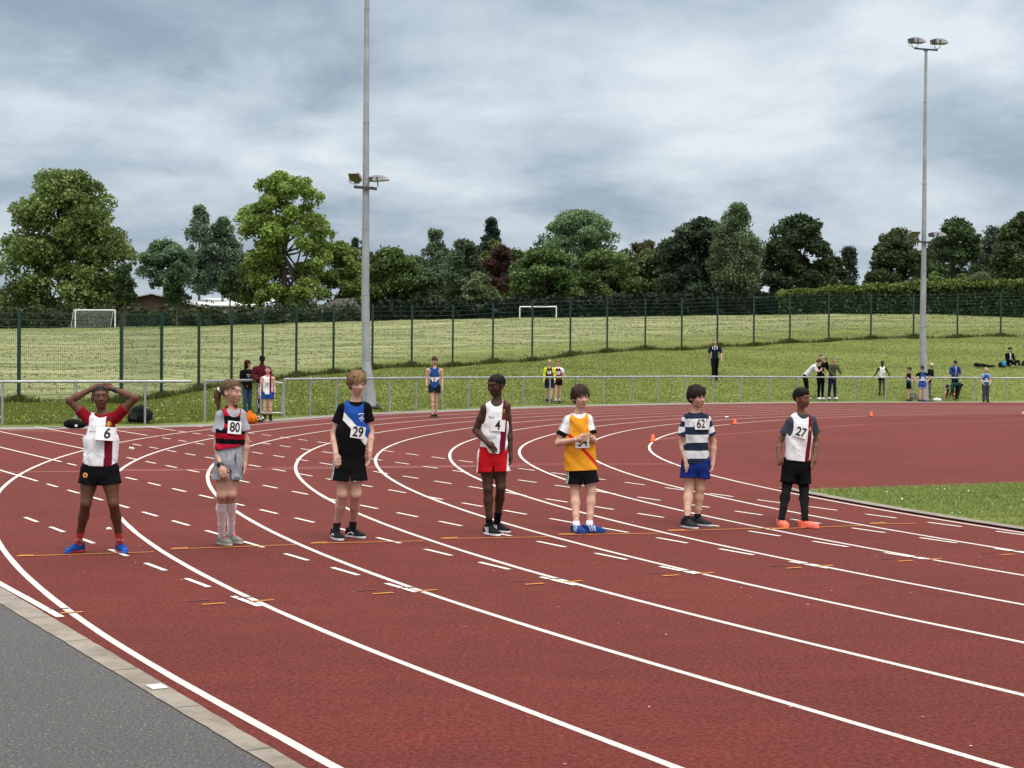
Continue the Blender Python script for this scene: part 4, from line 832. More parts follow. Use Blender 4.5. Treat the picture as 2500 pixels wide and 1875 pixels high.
    def at(s, P):
        q = (P - s.lo) / s.h; i = np.clip(np.floor(q).astype(int), 0, s.n - 2); f = np.clip(q - i, 0, 1); o = 0
        for a in (0, 1):
            for b in (0, 1):
                for c in (0, 1): o = o + s.V[i[:, 0] + a, i[:, 1] + b, i[:, 2] + c] * (f[:, 0] if a else 1 - f[:, 0]) * (f[:, 1] if b else 1 - f[:, 1]) * (f[:, 2] if c else 1 - f[:, 2])
        return o
def frame(yaw, pitch=0.0, roll=0.0):           # rows: face-right(image right), forward-away, up ; yaw 0 looks at the camera, >0 turns to image right
    f = np.array([math.sin(yaw), -math.cos(yaw), 0.0]); r = np.array([math.cos(yaw), math.sin(yaw), 0.0]); u = np.array([0, 0, 1.0])
    f2 = f * math.cos(pitch) - u * math.sin(pitch); u2 = u * math.cos(pitch) + f * math.sin(pitch)
    r3 = r * math.cos(roll) + u2 * math.sin(roll); u3 = u2 * math.cos(roll) - r * math.sin(roll)
    return np.stack([r3, f2, u3])              # local x=r, y=f (forward), z=u
M['skin'] = attr_mat('skin', 0.6, 0.28, 14, 0.09); M['cloth'] = attr_mat('cloth', 0.9, 0.10, 90, 0.07)
def _crease(m):
    nt = m.node_tree; b = nt.nodes['Principled BSDF']; n = tnoise(nt, 7.5, 2, 0.45, mapscale=(1, 1, .55)); n.node.inputs['Distortion'].default_value = 1.6
    r = tramp(nt, n, [(0.35, (0, 0, 0)), (0.5, (1, 1, 1)), (0.65, (0.1, 0.1, 0.1))]); tbump(nt, b, r, 0.32, 0.014)
_crease(M['cloth']); M['knit'] = attr_mat('knit', 0.95, 0.1, 120, 0.05)
M['hair'] = attr_mat('hair', 0.62, 0.16, 45, 0.35, bump=0.4, mapscale=(1, 1, .35)); M['shoe'] = attr_mat('shoe', 0.7, 0.15, 34, 0.30)
M['bib'] = simple('white number bib', (0.80, 0.80, 0.80), 0.6, var=0.02); M['ink'] = simple('black ink', (0.010, 0.010, 0.014), 0.6)
M['strap'] = simple('black rubber strap', (0.012, 0.012, 0.014), 0.5)
SK_L = (0.50, 0.285, 0.205); SK_P = (0.56, 0.34, 0.26); SK_D = (0.115, 0.052, 0.030); SK_DD = (0.055, 0.026, 0.017); SK_M = (0.165, 0.078, 0.044); SK_T = (0.44, 0.245, 0.155)
WHT = (0.76, 0.77, 0.80); BLK = (0.0045, 0.0045, 0.0055); MAR = (0.150, 0.008, 0.020); RED = (0.42, 0.008, 0.012); ROY = (0.012, 0.065, 0.30); NAV = (0.010, 0.014, 0.032)

def text_on(string, cx, cz, size, sdf, R, o, parent, name, mat, depth=0.35, ext=1.0, rot=0.0, lift=0.0045):
    cu = bpy.data.curves.new('t', 'FONT'); cu.body = string; cu.align_x = 'CENTER'; cu.align_y = 'CENTER'; cu.size = size; cu.offset = size * 0.012 * ext
    ob = bpy.data.objects.new('t', cu); COL.objects.link(ob); dg = bpy.context.evaluated_depsgraph_get(); me = bpy.data.meshes.new_from_object(ob.evaluated_get(dg))
    bpy.data.objects.remove(ob); bpy.data.curves.remove(cu)
    bm = bmesh.new(); bm.from_mesh(me); bmesh.ops.triangulate(bm, faces=bm.faces[:]); 
    bmesh.ops.subdivide_edges(bm, edges=[e for e in bm.edges if e.calc_length() > 0.02], cuts=2); bmesh.ops.triangulate(bm, faces=bm.faces[:]); bm.to_mesh(me); bm.free()
    P = np.array([v.co[:] for v in me.vertices]); c, s = math.cos(rot), math.sin(rot); x = P[:, 0] * 0.82; y = P[:, 1]
    L = np.stack([cx + c * x - s * y, cz + s * x + c * y], 1); W = drape(L, sdf, R, o, lift, depth); me.vertices.foreach_set('co', W.astype(np.float32).ravel()); me.update()
    me.materials.append(mat); ob = bpy.data.objects.new(name, me); COL.objects.link(ob); ob.parent = parent; return ob
def drape(L, sdf, R, o, lift, depth=0.35):     # march a flat layout (x across, z up, in the torso frame) back onto a surface
    P = o + np.outer(L[:, 0], R[0]) + np.outer(L[:, 1], R[2]) + R[1] * depth; d = np.zeros(len(P))
    for i in range(60):
        v = sdf.at(P - d[:, None] * R[1]) - lift; d += np.clip(v, -.01, .03)
    return P - np.clip(d, 0, depth + .05)[:, None] * R[1]
def bib(parent, sdf, R, o, cx, cz, w, h, text, tsize, rot=0.0, ext=1.0, tdx=0.0, tdz=0.0, name='race_bib', flat=True):
    nu, nv = 12, 9; u, v = np.meshgrid(np.linspace(-w / 2, w / 2, nu), np.linspace(-h / 2, h / 2, nv), indexing='ij'); c, s = math.cos(rot), math.sin(rot)
    L = np.stack([cx + c * u - s * v, cz + s * u + c * v], -1).reshape(-1, 2); W = drape(L, sdf, R, o, 0.006)
    # paper is stiffer than cloth: ease the drape towards its own mean plane
    A = np.c_[L, np.ones(len(L))]; dep = (W - o) @ R[1]; A2 = np.c_[L, L[:, :1] ** 2, np.ones(len(L))]; co = np.linalg.lstsq(A2, dep, rcond=None)[0]; fit_ = A2 @ co; sh = max(0, (dep - fit_).max())
    dz = fit_ + sh + .001; W = W + np.outer(dz - dep, R[1]); i, j = np.meshgrid(np.arange(nu - 1), np.arange(nv - 1), indexing='ij'); k = (i * nv + j).ravel()
    b = mesh_obj(name, W, np.stack([k, k + nv, k + nv + 1, k + 1], 1), M['bib'], parent, smooth=True)
    if text:
        cu = bpy.data.curves.new('t', 'FONT'); cu.body = text; cu.align_x = 'CENTER'; cu.align_y = 'CENTER'; cu.size = tsize; cu.offset = tsize * 0.024 * ext
        cu.size = tsize * 1.12
        ob = bpy.data.objects.new('t', cu); COL.objects.link(ob); dg = bpy.context.evaluated_depsgraph_get(); me = bpy.data.meshes.new_from_object(ob.evaluated_get(dg)); bpy.data.objects.remove(ob); bpy.data.curves.remove(cu)
        bm = bmesh.new(); bm.from_mesh(me); bmesh.ops.triangulate(bm, faces=bm.faces[:]); bmesh.ops.subdivide_edges(bm, edges=[e for e in bm.edges if e.calc_length() > 0.02], cuts=2); bmesh.ops.triangulate(bm, faces=bm.faces[:]); bm.to_mesh(me); bm.free()
        P = np.array([q.co[:] for q in me.vertices]); x = P[:, 0] * 0.80 + tdx; y = P[:, 1] + tdz; LL = np.stack([cx + c * x - s * y, cz + s * x + c * y], 1)
        dz = np.c_[LL, LL[:, :1] ** 2, np.ones(len(LL))] @ co + sh + .004
        Wt = o + np.outer(LL[:, 0], R[0]) + np.outer(LL[:, 1], R[2]) + np.outer(dz, R[1]); me.vertices.foreach_set('co', Wt.astype(np.float32).ravel()); me.update(); me.materials.append(M['ink'])
        t = bpy.data.objects.new('number', me); COL.objects.link(t); t.parent = b
    return b

def add_head(S, c, R, k, skin_only=True):      # c: centre between chin and crown, k: head height / 0.21
    W = lambda x, y, z: c + k * (x * R[0] + y * R[1] + z * R[2])
    S.ell(W(0, -.012, .030), np.array([.0665, .088, .074]) * k, R, .01); S.ell(W(0, .018, -.028), np.array([.051, .060, .060]) * k, R, .03 * k)
    S.ell(W(0, .052, -.079), np.array([.018, .015, .014]) * k, R, .026 * k)
    for s in (-1, 1):
        S.ell(W(s * .032, .052, -.022), np.array([.019, .018, .022]) * k, R, .022 * k)          # cheeks
        S.cone(W(s * .010, .075, .024), W(s * .040, .062, .022), .009 * k, .007 * k, .016 * k)   # brow
        S.ell(W(s * .029, .091, .003), np.array([.016, .011, .0095]) * k, R, .010 * k, 's')     # socket
        S.ell(W(s * .029, .066, .003), np.array([.0135, .0135, .012]) * k, R, .003)             # eyeball
        S.ell(W(s * .069, -.010, -.006), np.array([.011, .019, .030]) * k, R, .006)             # ear
        S.ell(W(s * .076, -.002, -.004), np.array([.006, .010, .016]) * k, R, .004, 's')
    S.cone(W(0, .074, .004), W(0, .087, -.022), .0060 * k, .0092 * k, .014 * k); S.ell(W(0, .085, -.027), np.array([.0145, .010, .0085]) * k, R, .008 * k)
    for s in (-1, 1):
        S.cone(W(0, .0745, -.0515), W(s * .020, .0660, -.0535), .0052 * k, .0035 * k, .010 * k); S.cone(W(0, .0730, -.0595), W(s * .017, .0660, -.0575), .0058 * k, .0036 * k, .010 * k)
    S.cone(W(-.014, .0825, -.0555), W(.014, .0825, -.0555), .0022 * k, .0022 * k, .003, 's')
def head_cols(P, col, c, R, k, skin, hair, lip=None, brow=True, mouth_open=False):
    q = ((P - c) @ R.T) / k; x, y, z = q[:, 0], q[:, 1], q[:, 2]; front = y > .045; ax = np.abs(x); skin = np.asarray(skin, float); lum = skin.mean()
    def put(m, v, a=1.0): col[m] = col[m] * (1 - a) + np.asarray(v) * a
    near = (np.abs(x) < .09) & (np.abs(y) < .12) & (np.abs(z) < .115)
    lip = np.asarray(lip) if lip is not None else skin * np.array([.80, .50, .52])
    g_ = np.exp(-(((ax - .036) / .014) ** 2 + ((z + .028) / .014) ** 2)) * (front & near); col *= 1 - g_[:, None] * np.array([-.04, .14, .15])
    lp = (ax / .023) ** 2 + ((z + .0555) / .0090) ** 2; put(front & near & (lp < 1), lip, .75)
    put(front & near & (ax < .019) & (np.abs(z + .0555) < (.0050 if mouth_open else .0022)), (.05, .012, .012), .85)
    e = ((ax - .029) / .0140) ** 2 + ((z - .002) / .0052) ** 2; put(front & near & (e < 1), np.minimum(skin * 1.1 + .02, .34), .6)
    ir = ((ax - .030) / .0066) ** 2 + ((z - .003) / .0062) ** 2; put(front & near & (ir < 1) & (e < 1.25), (.020, .014, .010), 1)
    lid = ((ax - .029) / .018) ** 2 + ((z - .0085) / .0034) ** 2; put(front & near & (lid < 1), skin * .22, .85)
    if brow:
        b = ((ax - .030) / .021) ** 2 + ((z - .0235 + .12 * np.maximum(ax - .035, 0)) / .0042) ** 2; put(front & near & (b < 1), np.asarray(hair) * .9, .75)
    put(front & near & (np.abs(ax - .008) < .004) & (np.abs(z + .036) < .003), skin * .3, .7)
    return col
def add_hair(c, R, k, style, h, seed=0):
    lo = c - .17 * k * 1.15; hi = c + .17 * k * 1.15
    if style == 'pony': lo = lo - np.array([.06, .06, .16])
    S = Sdf(lo, hi, h); W = lambda x, y, z: c + k * (x * R[0] + y * R[1] + z * R[2]); r = np.random.default_rng(seed)
    g = np.stack(np.meshgrid(*S.ax, indexing='ij'), -1); q = ((g - c) @ R.T) / k; x, y, z = q[..., 0], q[..., 1], q[..., 2]
    T = {'crop': .0065, 'short': .012, 'mop': .013, 'afro': .006, 'pony': .009, 'long': .016, 'buzz': .002}[style]
    S.ell(W(0, -.014, .030), np.array([.0675 + T, .089 + T, .074 + T * (1.25 if style in ('mop', 'short') else 1)]) * k, R, .01)
    if style in ('mop', 'long'): S.ell(W(0, -.022, .004), np.array([.073 + T * .5, .080, .075 if style == 'mop' else .12]) * k, R, .02)
    if style == 'long': S.ell(W(0, -.045, -.07), np.array([.075, .05, .09]) * k, R, .03)
    ang = np.arctan2(x, y + .02); jag = .006 * np.sin(ang * 13 + seed) + .005 * np.sin(ang * 29 + 2 * seed)
    if style in ('mop',):
        fr = .024 + 1.5 * jag + .25 * x - .10 * np.maximum(np.abs(x) - .045, 0); cut = np.where(y > .030, fr - z, np.where(y > -.012, -.004 + jag - z, -.058 + jag - z))
    elif style == 'long': cut = np.where(y > .02, .045 - .2 * np.maximum(np.abs(x) - .03, 0) * 3 + jag - z, -.15 - z)
    elif style in ('crop', 'buzz', 'afro', 'short', 'pony'):
        hl = {'crop': .050, 'buzz': .052, 'afro': .046, 'short': .040, 'pony': .060}[style]
        cut = np.where(y > .034, hl + .25 * jag - z + .35 * np.maximum(y - .034, 0) * 0, np.where(y > -.002, (hl - (.034 - y) * 1.3) - z, np.where(y > -.03, .000 - z, -.048 + jag * .4 - z)))
        cut = np.where((y > .034) & (np.abs(x) > .050), np.minimum(cut, .030 - z), cut)
        if style == 'afro': S.ell(W(0, -.004, .066), np.array([.066, .082, .056]) * k, R, .02)
    cut = cut * k; S.V = np.maximum(S.V, cut.astype(np.float32))
    st = {'mop': .0055, 'short': .0045, 'afro': .003, 'long': .003, 'pony': .0018, 'crop': .001, 'buzz': 0}[style]
    if st:
        tw = np.sin(ang * 31 + z * 160 + seed) * .6 + np.sin(ang * 17 - z * 90 + 2.1 * seed) * .5 + np.sin(x * 330 + y * 120 + z * 50) * .4 + np.sin(y * 260 + z * 240) * .3
        S.V = S.V + (st * tw * .6).astype(np.float32)
    if style == 'mop':
        for i in range(16):
            a = r.uniform(-2.4, 2.4); t = r.uniform(.02, .085); b = W(math.sin(a) * .07, math.cos(a) * .07 - .01, t); S.cone(b, b + k * (R[2] * r.uniform(.006, .026) + R[0] * r.normal() * .012 + R[1] * r.normal() * .008), .012 * k, .003, .008)
    if style == 'pony':
        S.cone(W(0, -.095, .035), W(0, -.118, .020), .016 * k, .022 * k, .01); S.chain([W(0, -.118, .02), W(.005, -.150, -.03), W(.008, -.150, -.09), W(.004, -.132, -.155)], [.024 * k, .030 * k, .024 * k, .008 * k], .01)
    return S
def strands(P, Q, C, q, c, R, k, style, hair):      # lay loose locks over the hair mass
    n, ln, wd, lift = {'mop': (900, .050, .0045, .10), 'short': (600, .03, .004, .2), 'afro': (500, .008, .005, 1.0), 'pony': (500, .05, .003, .02), 'long': (600, .07, .005, .05), 'crop': (300, .008, .003, .3), 'buzz': (0, 0, 0, 0)}[style]
    if not n: return P, Q, C
    r = np.random.default_rng(11); i = r.integers(0, len(P), n); p = P[i]; nn = q[i].copy(); nn[:, 2] -= .02; nn /= np.linalg.norm(nn, axis=1)[:, None] + 1e-9
    crown = np.array([.012, -.035, .115]); t = q[i] - crown; t -= nn * (t * nn).sum(1)[:, None]; t /= np.linalg.norm(t, axis=1)[:, None] + 1e-9
    if style == 'pony': t = np.array([0, -1.0, -.1]) - nn * 0; t = t - nn * (nn @ np.array([0, -1.0, -.1]))[:, None]; t /= np.linalg.norm(t, axis=1)[:, None] + 1e-9; bk = q[i][:, 1] < -.10; t[bk] = (0, -.1, -1)
    t = t + r.normal(scale=.28 if style in ('mop', 'short') else .12, size=t.shape); t /= np.linalg.norm(t, axis=1)[:, None]
    tw, nw = t @ R, nn @ R; sd = np.cross(tw, nw); sd /= np.linalg.norm(sd, axis=1)[:, None] + 1e-9; L = (ln * k * r.uniform(.5, 1.25, n))[:, None]; W_ = (wd * k * r.uniform(.6, 1.2, n))[:, None]; lf = (lift * r.uniform(-.2, 1.4, n))[:, None]
    a = p - tw * L * .5 - nw * .001; m = p + nw * (.003 + lf * L * .25); e = p + tw * L * .5 + nw * (lf * L * .5 - .004 * (style == 'mop'))
    V = np.stack([a - sd * W_ * .5, a + sd * W_ * .5, m + sd * W_ * .5, m - sd * W_ * .5, e + sd * W_ * .12, e - sd * W_ * .12], 1).reshape(-1, 3); b = len(P) + 6 * np.arange(n)
    F4 = np.concatenate([np.stack([b, b + 1, b + 2, b + 3], 1), np.stack([b + 3, b + 2, b + 4, b + 5], 1)]); cc = np.repeat(np.asarray(hair)[None] * r.uniform(.55, 1.5, (n, 1)), 6, 0)
    return np.concatenate([P, V]), np.concatenate([Q, F4]), np.concatenate([C, cc])
def shoe_sdf(ank, yaw, L, h, spike=False):      # ank on the ground plane (x,y,0.?) ; yaw as for faces
    R = frame(yaw); a = np.array([ank[0], ank[1], ank[3] if len(ank) > 3 else 0.0]); W = lambda x, y, z: a + x * R[0] + y * R[1] + z * R[2]; k = L / .235
    S = Sdf(a - np.array([.26, .26, .02]), a + np.array([.26, .26, .17]), h)
    S.ell(W(0, -.035 * k, .045), (.033 * k, .042 * k, .045), R, .02); S.cone(W(0, -.035 * k, .05), W(0, -.03 * k, .085), .036 * k, .033 * k, .02)
    S.cone(W(0, -.01 * k, .075), W(.002, .07 * k, .040), .032 * k, .028 * k, .03); S.ell(W(.003, .10 * k, .030), (.041 * k, .065 * k, .026), R, .03); S.ell(W(0, .03 * k, .026), (.036 * k, .08 * k, .026), R, .03)
    S.loft(W(0, .045 * k, 0), R, [0.002, .022], [.043 * k, .042 * k], [.126 * k, .124 * k], .006, sq=2.5); S.plane((0, 0, a[2] + .003), (0, 0, -1)); return S, R, a

def person(J, o, label, skin=SK_P, hair=(.05, .03, .02), style='short', h=0.0055, girth=1.0, head_h=.21, headR=(0, 0, 0), yaw=0.0, top=None, over=None, shorts=None, legs=None, socks=None, shoes=None, foot=(0, 0), mouth_open=False, extras=None, group=None, name='person', shoeL=.225, fing=(.35, .35), bibs=(), back_head=False):
    """J: joints in world-aligned coordinates relative to o (base on the ground)."""
    root = empty(name, tuple(o), label, 'person', group); G = girth; J = {k: np.asarray(v, float) for k, v in J.items()}
    pts = np.array(list(J.values())); lo = pts.min(0) - .16; hi = pts.max(0) + .16; lo[2] = max(lo[2], -.02) if J['anL'][2] < .2 else lo[2]
    S = Sdf(lo, hi, h); N = J['neck']; H = J['head']; hk = head_h / .21; RH = frame(*headR); hip = (J['hipL'] + J['hipR']) / 2
    ax = N - hip; Lt = np.linalg.norm(ax); uz = ax / Lt; fx = frame(yaw); rx = fx[0] - uz * (fx[0] @ uz); rx /= np.linalg.norm(rx); fy = np.cross(uz, rx); fy = fy if fy @ fx[1] > 0 else -fy; RT = np.stack([rx, fy, uz])
    T = Lt / .42 if Lt < .6 else Lt / .42
    sw = np.linalg.norm(J['shL'] - J['shR']) / 2
    zs = np.array([-.16, -.06, .04, .22, .52, .80, .94, 1.04]) * Lt; ws = np.array([.085, .118, .120, .104, .118, sw * .98 - .012, .075, .036]) * 1.0; ws[:5] *= G; ds = np.array([.062, .088, .086, .074, .082, .076, .056, .040]) * G
    S.loft(hip, RT, zs, ws, ds, .02)
    S.cone(N - uz * .02 - fy * .012, H - RH[2] * .045 * hk - RH[1] * .016 * hk, .040 * G * hk, .038 * G * hk, .025)
    for s in 'LR':
        sh, el, wr, tp = J['sh' + s], J['el' + s], J['wr' + s], J['tip' + s]; kn, an, hp = J['kn' + s], J['an' + s], J['hip' + s]
        S.cone(N - uz * .035, sh, .036 * G, .040 * G, .03); mid = sh * .55 + el * .45; S.chain([sh, mid, el], [.042 * G, .036 * G, .029 * G], .02)
        fm = el * .65 + wr * .35; S.chain([el, fm, wr], [.029 * G, .031 * G, .0205 * G], .015)
        mt = hp * .5 + kn * .5; S.chain([hp - uz * .02, mt, kn], [.074 * G, .062 * G, .044 * G], .02); fwd = -np.cross(np.array([1., 0, 0]), an - kn); 
        cf = kn * .68 + an * .32 - fx[1] * .007; S.chain([kn, cf, kn * .3 + an * .7, an], [.042 * G, .044 * G, .030 * G, .026 * G], .02); S.ell(kn + fx[1] * .016, (.033 * G, .026 * G, .036 * G), None, .02)
        # hand: palm, four fingers, thumb
        hv = tp - wr; hl = np.linalg.norm(hv); hd = hv / hl; ref = J.get('palm' + s); side = np.cross(hd, ref if ref is not None else fx[0]); side /= np.linalg.norm(side) + 1e-9; nrm = np.cross(side, hd); kk = hl / .15
        if G > 0:
            fs = 1.0 * kk; curl = fing[0 if s == 'L' else 1]
            pc = wr + hd * .045 * fs; RR = np.stack([side, nrm, hd]); S.cone(wr, pc, .019 * G, .021 * G, .012); S.ell(pc, (.034 * fs, .014 * fs, .042 * fs), RR, .012)
            bend = J.get('bend' + s, -nrm if s == 'L' else fx[0] * -.4 + fx[1] * .75)
            for i, (ox, ln) in enumerate(((-.026, .062), (-.009, .072), (.009, .068), (.025, .054))):
                b = wr + hd * .076 * fs + side * ox * fs; m1 = b + (hd * math.cos(curl) + bend * math.sin(curl)) * ln * .5 * fs; m2 = m1 + (hd * math.cos(curl * 2.3) + bend * math.sin(curl * 2.3)) * ln * .5 * fs
                S.chain([b - hd * .02, b, m1, m2], [.0085 * fs, .0088 * fs, .0078 * fs, .0062 * fs], .004)
            td = J.get('thumb' + s, -side); td = td * (1 if J.get('thumb' + s) is not None else 1)
            b = wr + hd * .025 * fs + td * .024 * fs; S.chain([b, b + (hd * .75 + td * .6 + bend * .25) * .028 * fs, b + (hd * 1.0 + td * .55 + bend * .45) * .048 * fs], [.0115 * fs, .0098 * fs, .0075 * fs], .006)
    add_head(S, H, RH, hk)
    # feet inside the shoes
    P, Q = S.mesh(); sk = np.asarray(skin, float); col = np.tile(sk, (len(P), 1))
    for s in 'LR':
        d = np.linalg.norm(P - J['kn' + s], axis=1); w_ = np.clip(1 - d / .07, 0, 1)[:, None]; col *= 1 - w_ * np.array([.02, .12, .13]); d = np.linalg.norm(P - J['el' + s], axis=1); w_ = np.clip(1 - d / .06, 0, 1)[:, None]; col *= 1 - w_ * np.array([.05, .2, .2])
    head_cols(P, col, H, RH, hk, sk, hair, mouth_open=mouth_open); mesh_obj('body', P, Q, M['skin'], root, cols=col, smooth=True)
    if style:
        Sh = add_hair(H, RH, hk, style, min(h, .006) if h < .012 else h, seed=len(label)); Ph, Qh = Sh.mesh()
        if Ph is not None:
            r2 = np.random.default_rng(3); q = (Ph - H) @ RH.T; stv = .5 + .5 * np.sin(np.arctan2(q[:, 0], q[:, 1]) * 40 + q[:, 2] * 60 + 3 * np.sin(q[:, 0] * 90)); hc = np.asarray(hair)[None] * (.72 + .55 * stv[:, None])
            if h < .012: Ph, Qh, hc = strands(Ph, Qh, hc, q / hk, H, RH, hk, style, hair)
            mesh_obj('hair', Ph, Qh, M['hair'], root, cols=hc, smooth=True)
    W = lambda x, y, z: hip + x * RT[0] + y * RT[1] + z * RT[2]
    ctx = dict(root=root, J=J, hip=hip, RT=RT, Lt=Lt, N=N, uz=uz, fy=fy, h=h, G=G, sw=sw, lo=lo, hi=hi, fx=fx, H=H, RH=RH, hk=hk, S=S)
    out = {}
    if shorts: out['shorts'] = make_shorts(ctx, **shorts)
    if legs: make_legs(ctx, **legs)
    if top: out['top'] = make_top(ctx, **top)
    if over: out['over'] = make_top(ctx, **over)
    for b in bibs:
        b = dict(b); s_ = out[b.pop('on', 'over' if over else 'top')]; bib(root, s_, RT, hip, **b)
    ctx['out'] = out
    for i, s in enumerate('LR'):
        if socks:
            sc = socks if not isinstance(socks, (list, tuple)) else socks[i]; kn, an = J['kn' + s], J['an' + s]; hh = sc['h']; ksz = Sdf(np.minimum(kn, an) - .08, np.maximum(kn, an) + .08, h)
            cf = kn * .68 + an * .32 - fx[1] * .007; e = .004; ksz.chain([kn, cf, kn * .3 + an * .7, an, an - np.array([0, 0, .04])], [(.042 + e) * G, (.044 + e) * G, (.030 + e) * G, (.027 + e) * G, (.028 + e) * G], .02); ksz.plane((0, 0, hh), (0, 0, 1)); p, q = ksz.mesh()
            if p is not None: c = np.tile(sc['col'], (len(p), 1)); c = sc['pat'](p, c, an) if 'pat' in sc else c; mesh_obj('sock', p, q, M['knit'], root, cols=c, smooth=True)
        if shoes:
            sc = shoes; an = J['an' + s]; z0 = an[2] - .075 if an[2] > .16 or sc.get('lift') else 0.0; Ss, Rf, a = shoe_sdf((an[0], an[1], 0, max(z0, sc.get('zmin', 0))), foot[i], shoeL, min(h, .006) if h < .01 else h); Ss.plane((0, 0, a[2] + sc.get('collar', .092)), (0, 0, 1)); p, q = Ss.mesh(); ql = (p - a) @ Rf.T
            c = np.tile(sc['col'], (len(p), 1)).astype(float); c[ql[:, 2] < sc.get('soleh', .022)] = sc.get('sole', WHT)
            if 'pat' in sc: c = sc['pat'](ql, c)
            so = mesh_obj('shoe', p, q, M['shoe'], root, cols=c, smooth=True)
            if h < .01 and sc.get('lace') is not None:
                m = MB(); kf = shoeL / .235
                for t in range(4):
                    y = .012 + .017 * t; z = sc.get('collar', .092) + .004 - .010 * t; m.tube([tuple(a + Rf[0] * x * kf + Rf[1] * y * kf + Rf[2] * (z - .35 * abs(x))) for x in (-.022, 0, .022)], .0028, 4)
                for sx in (-1, 1): m.tube([tuple(a + Rf[0] * x * kf + Rf[1] * y * kf + Rf[2] * z) for x, y, z in ((0, .012, sc.get('collar', .092) + .006), (sx * .02, .014, sc.get('collar', .092) + .018), (sx * .032, .024, sc.get('collar', .092) + .002))], .0028, 4)
                m.build('laces', simple('lace ' + str(sc['lace']), sc['lace'], .8), so)
    if extras: extras(ctx)
    return root, ctx

def make_top(c, kind='tee', hem=None, hemw=None, hemd=None, infl=.012, col=WHT, pat=None, sleeve=.55, sr=.052, scoop=(.055, .05), armw=None, fold=.006, seed=1, name='shirt', tilt=0.0, neckr=.045, chestw=0.0, long=False, hood=False):
    J, hip, RT, Lt, N, h, sw, G = c['J'], c['hip'], c['RT'], c['Lt'], c['N'], c['h'], c['sw'], c['G']
    hz = hem if hem is not None else -.04
    pp = [N + c['uz'] * .06, hip + RT[2] * hz] + [J['sh' + s] for s in 'LR']; pm = .12
    if kind == 'tee': pp += [J['sh' + s] + (J['el' + s] - J['sh' + s]) * sleeve for s in 'LR']; pm = .10
    if kind == 'long': pp += [J[q + s] for s in 'LR' for q in ('el', 'wr')]
    for a_ in ((hemw or .13), -(hemw or .13)): pp.append(hip + RT[0] * a_ + RT[2] * hz)
    pp = np.array(pp); S = Sdf(pp.min(0) - pm * np.array([1, 1, .6]), pp.max(0) + pm, h); zl = hz - .03
    hw = hemw if hemw is not None else .13; hd = hemd if hemd is not None else max(.095, hw * .74)
    zs = [zl, hz, .30 * Lt, .55 * Lt, .80 * Lt, .93 * Lt, 1.0 * Lt]; cw = .118 * G + infl + chestw; ws = [hw, hw, (hw + cw) / 2 - .004, cw, sw * .98 - .012 + infl * .7, .080 + infl, .052 + infl]; ds = [hd, hd, .082 * G + infl, .086 * G + infl, .080 * G + infl, .062 * G + infl * .8, .048 + infl * .5]
    S.loft(hip, RT, zs, ws, ds, .02)
    for s in 'LR':
        sh, el, wr = J['sh' + s], J['el' + s], J['wr' + s]; S.cone(N - c['uz'] * .035, sh, .036 * G + infl * .75, .040 * G + (infl * .8 if kind != 'vest' else 0), .03)
        if kind == 'tee':
            e = sh + (el - sh) * sleeve; r1 = sr; S.chain([sh, e], [.043 * G + infl * .6, r1], .02); d = (el - sh) / np.linalg.norm(el - sh)
            # open cuff: cut the end flat
            sl, P = S.blk(e - .09, e + .09); pl = (P - e) @ d; near = np.linalg.norm(np.cross(P - e, d), axis=-1) < r1 + .02; S.V[sl] = np.where(near & (pl > 0), np.maximum(S.V[sl], pl), S.V[sl])
        if kind == 'long':
            S.chain([sh, sh * .5 + el * .5, el], [.043 * G + infl * .7, .040 * G + infl, .033 * G + infl], .02); S.chain([el, el * .6 + wr * .4, wr], [.033 * G + infl, .034 * G + infl * .8, .024 * G + infl * .7], .02)
    if hood: S.ell(N - c['fy'] * .05 + c['uz'] * .03, (.075, .05, .05), RT, .03)
    if fold: S.fold(fold, seed)
    # hem
    n = -RT[2] + RT[0] * tilt; S.plane(hip + RT[2] * hz, n)
    # neck opening
    up_ = N + c['uz'] * .02
    S.ell(N + c['fy'] * scoop[1] * .75 + c['uz'] * .012, (neckr + .006, scoop[1] + .03, scoop[0] + .012), RT, .006, 's'); S.ell(N + c['uz'] * .03 - c['fy'] * .01, (neckr + .004, neckr + .010, .034), RT, .004, 's')
    if kind == 'vest':
        aw = armw or (sw - .028)
        for sg, s in ((-1, 'L'), (1, 'R')):
            # armhole: an ellipsoid round each shoulder
            cc = J['sh' + s] + RT[0] * (.018 * np.sign((J['sh' + s] - N) @ RT[0])) - c['uz'] * .045; S.ell(cc, (max(.03, sw - aw + .022), .15, .105), RT, .004, 's')
    P, Q = S.mesh(); L = (P - hip) @ RT.T; C = np.tile(col, (len(P), 1)).astype(float)
    if pat: C = pat(L, C, dict(Lt=Lt, sw=sw, P=P, J=J, N=N, front=L[:, 1] > 0, c=c))
    mesh_obj(name, P, Q, M['cloth'], c['root'], cols=C, smooth=True); return S
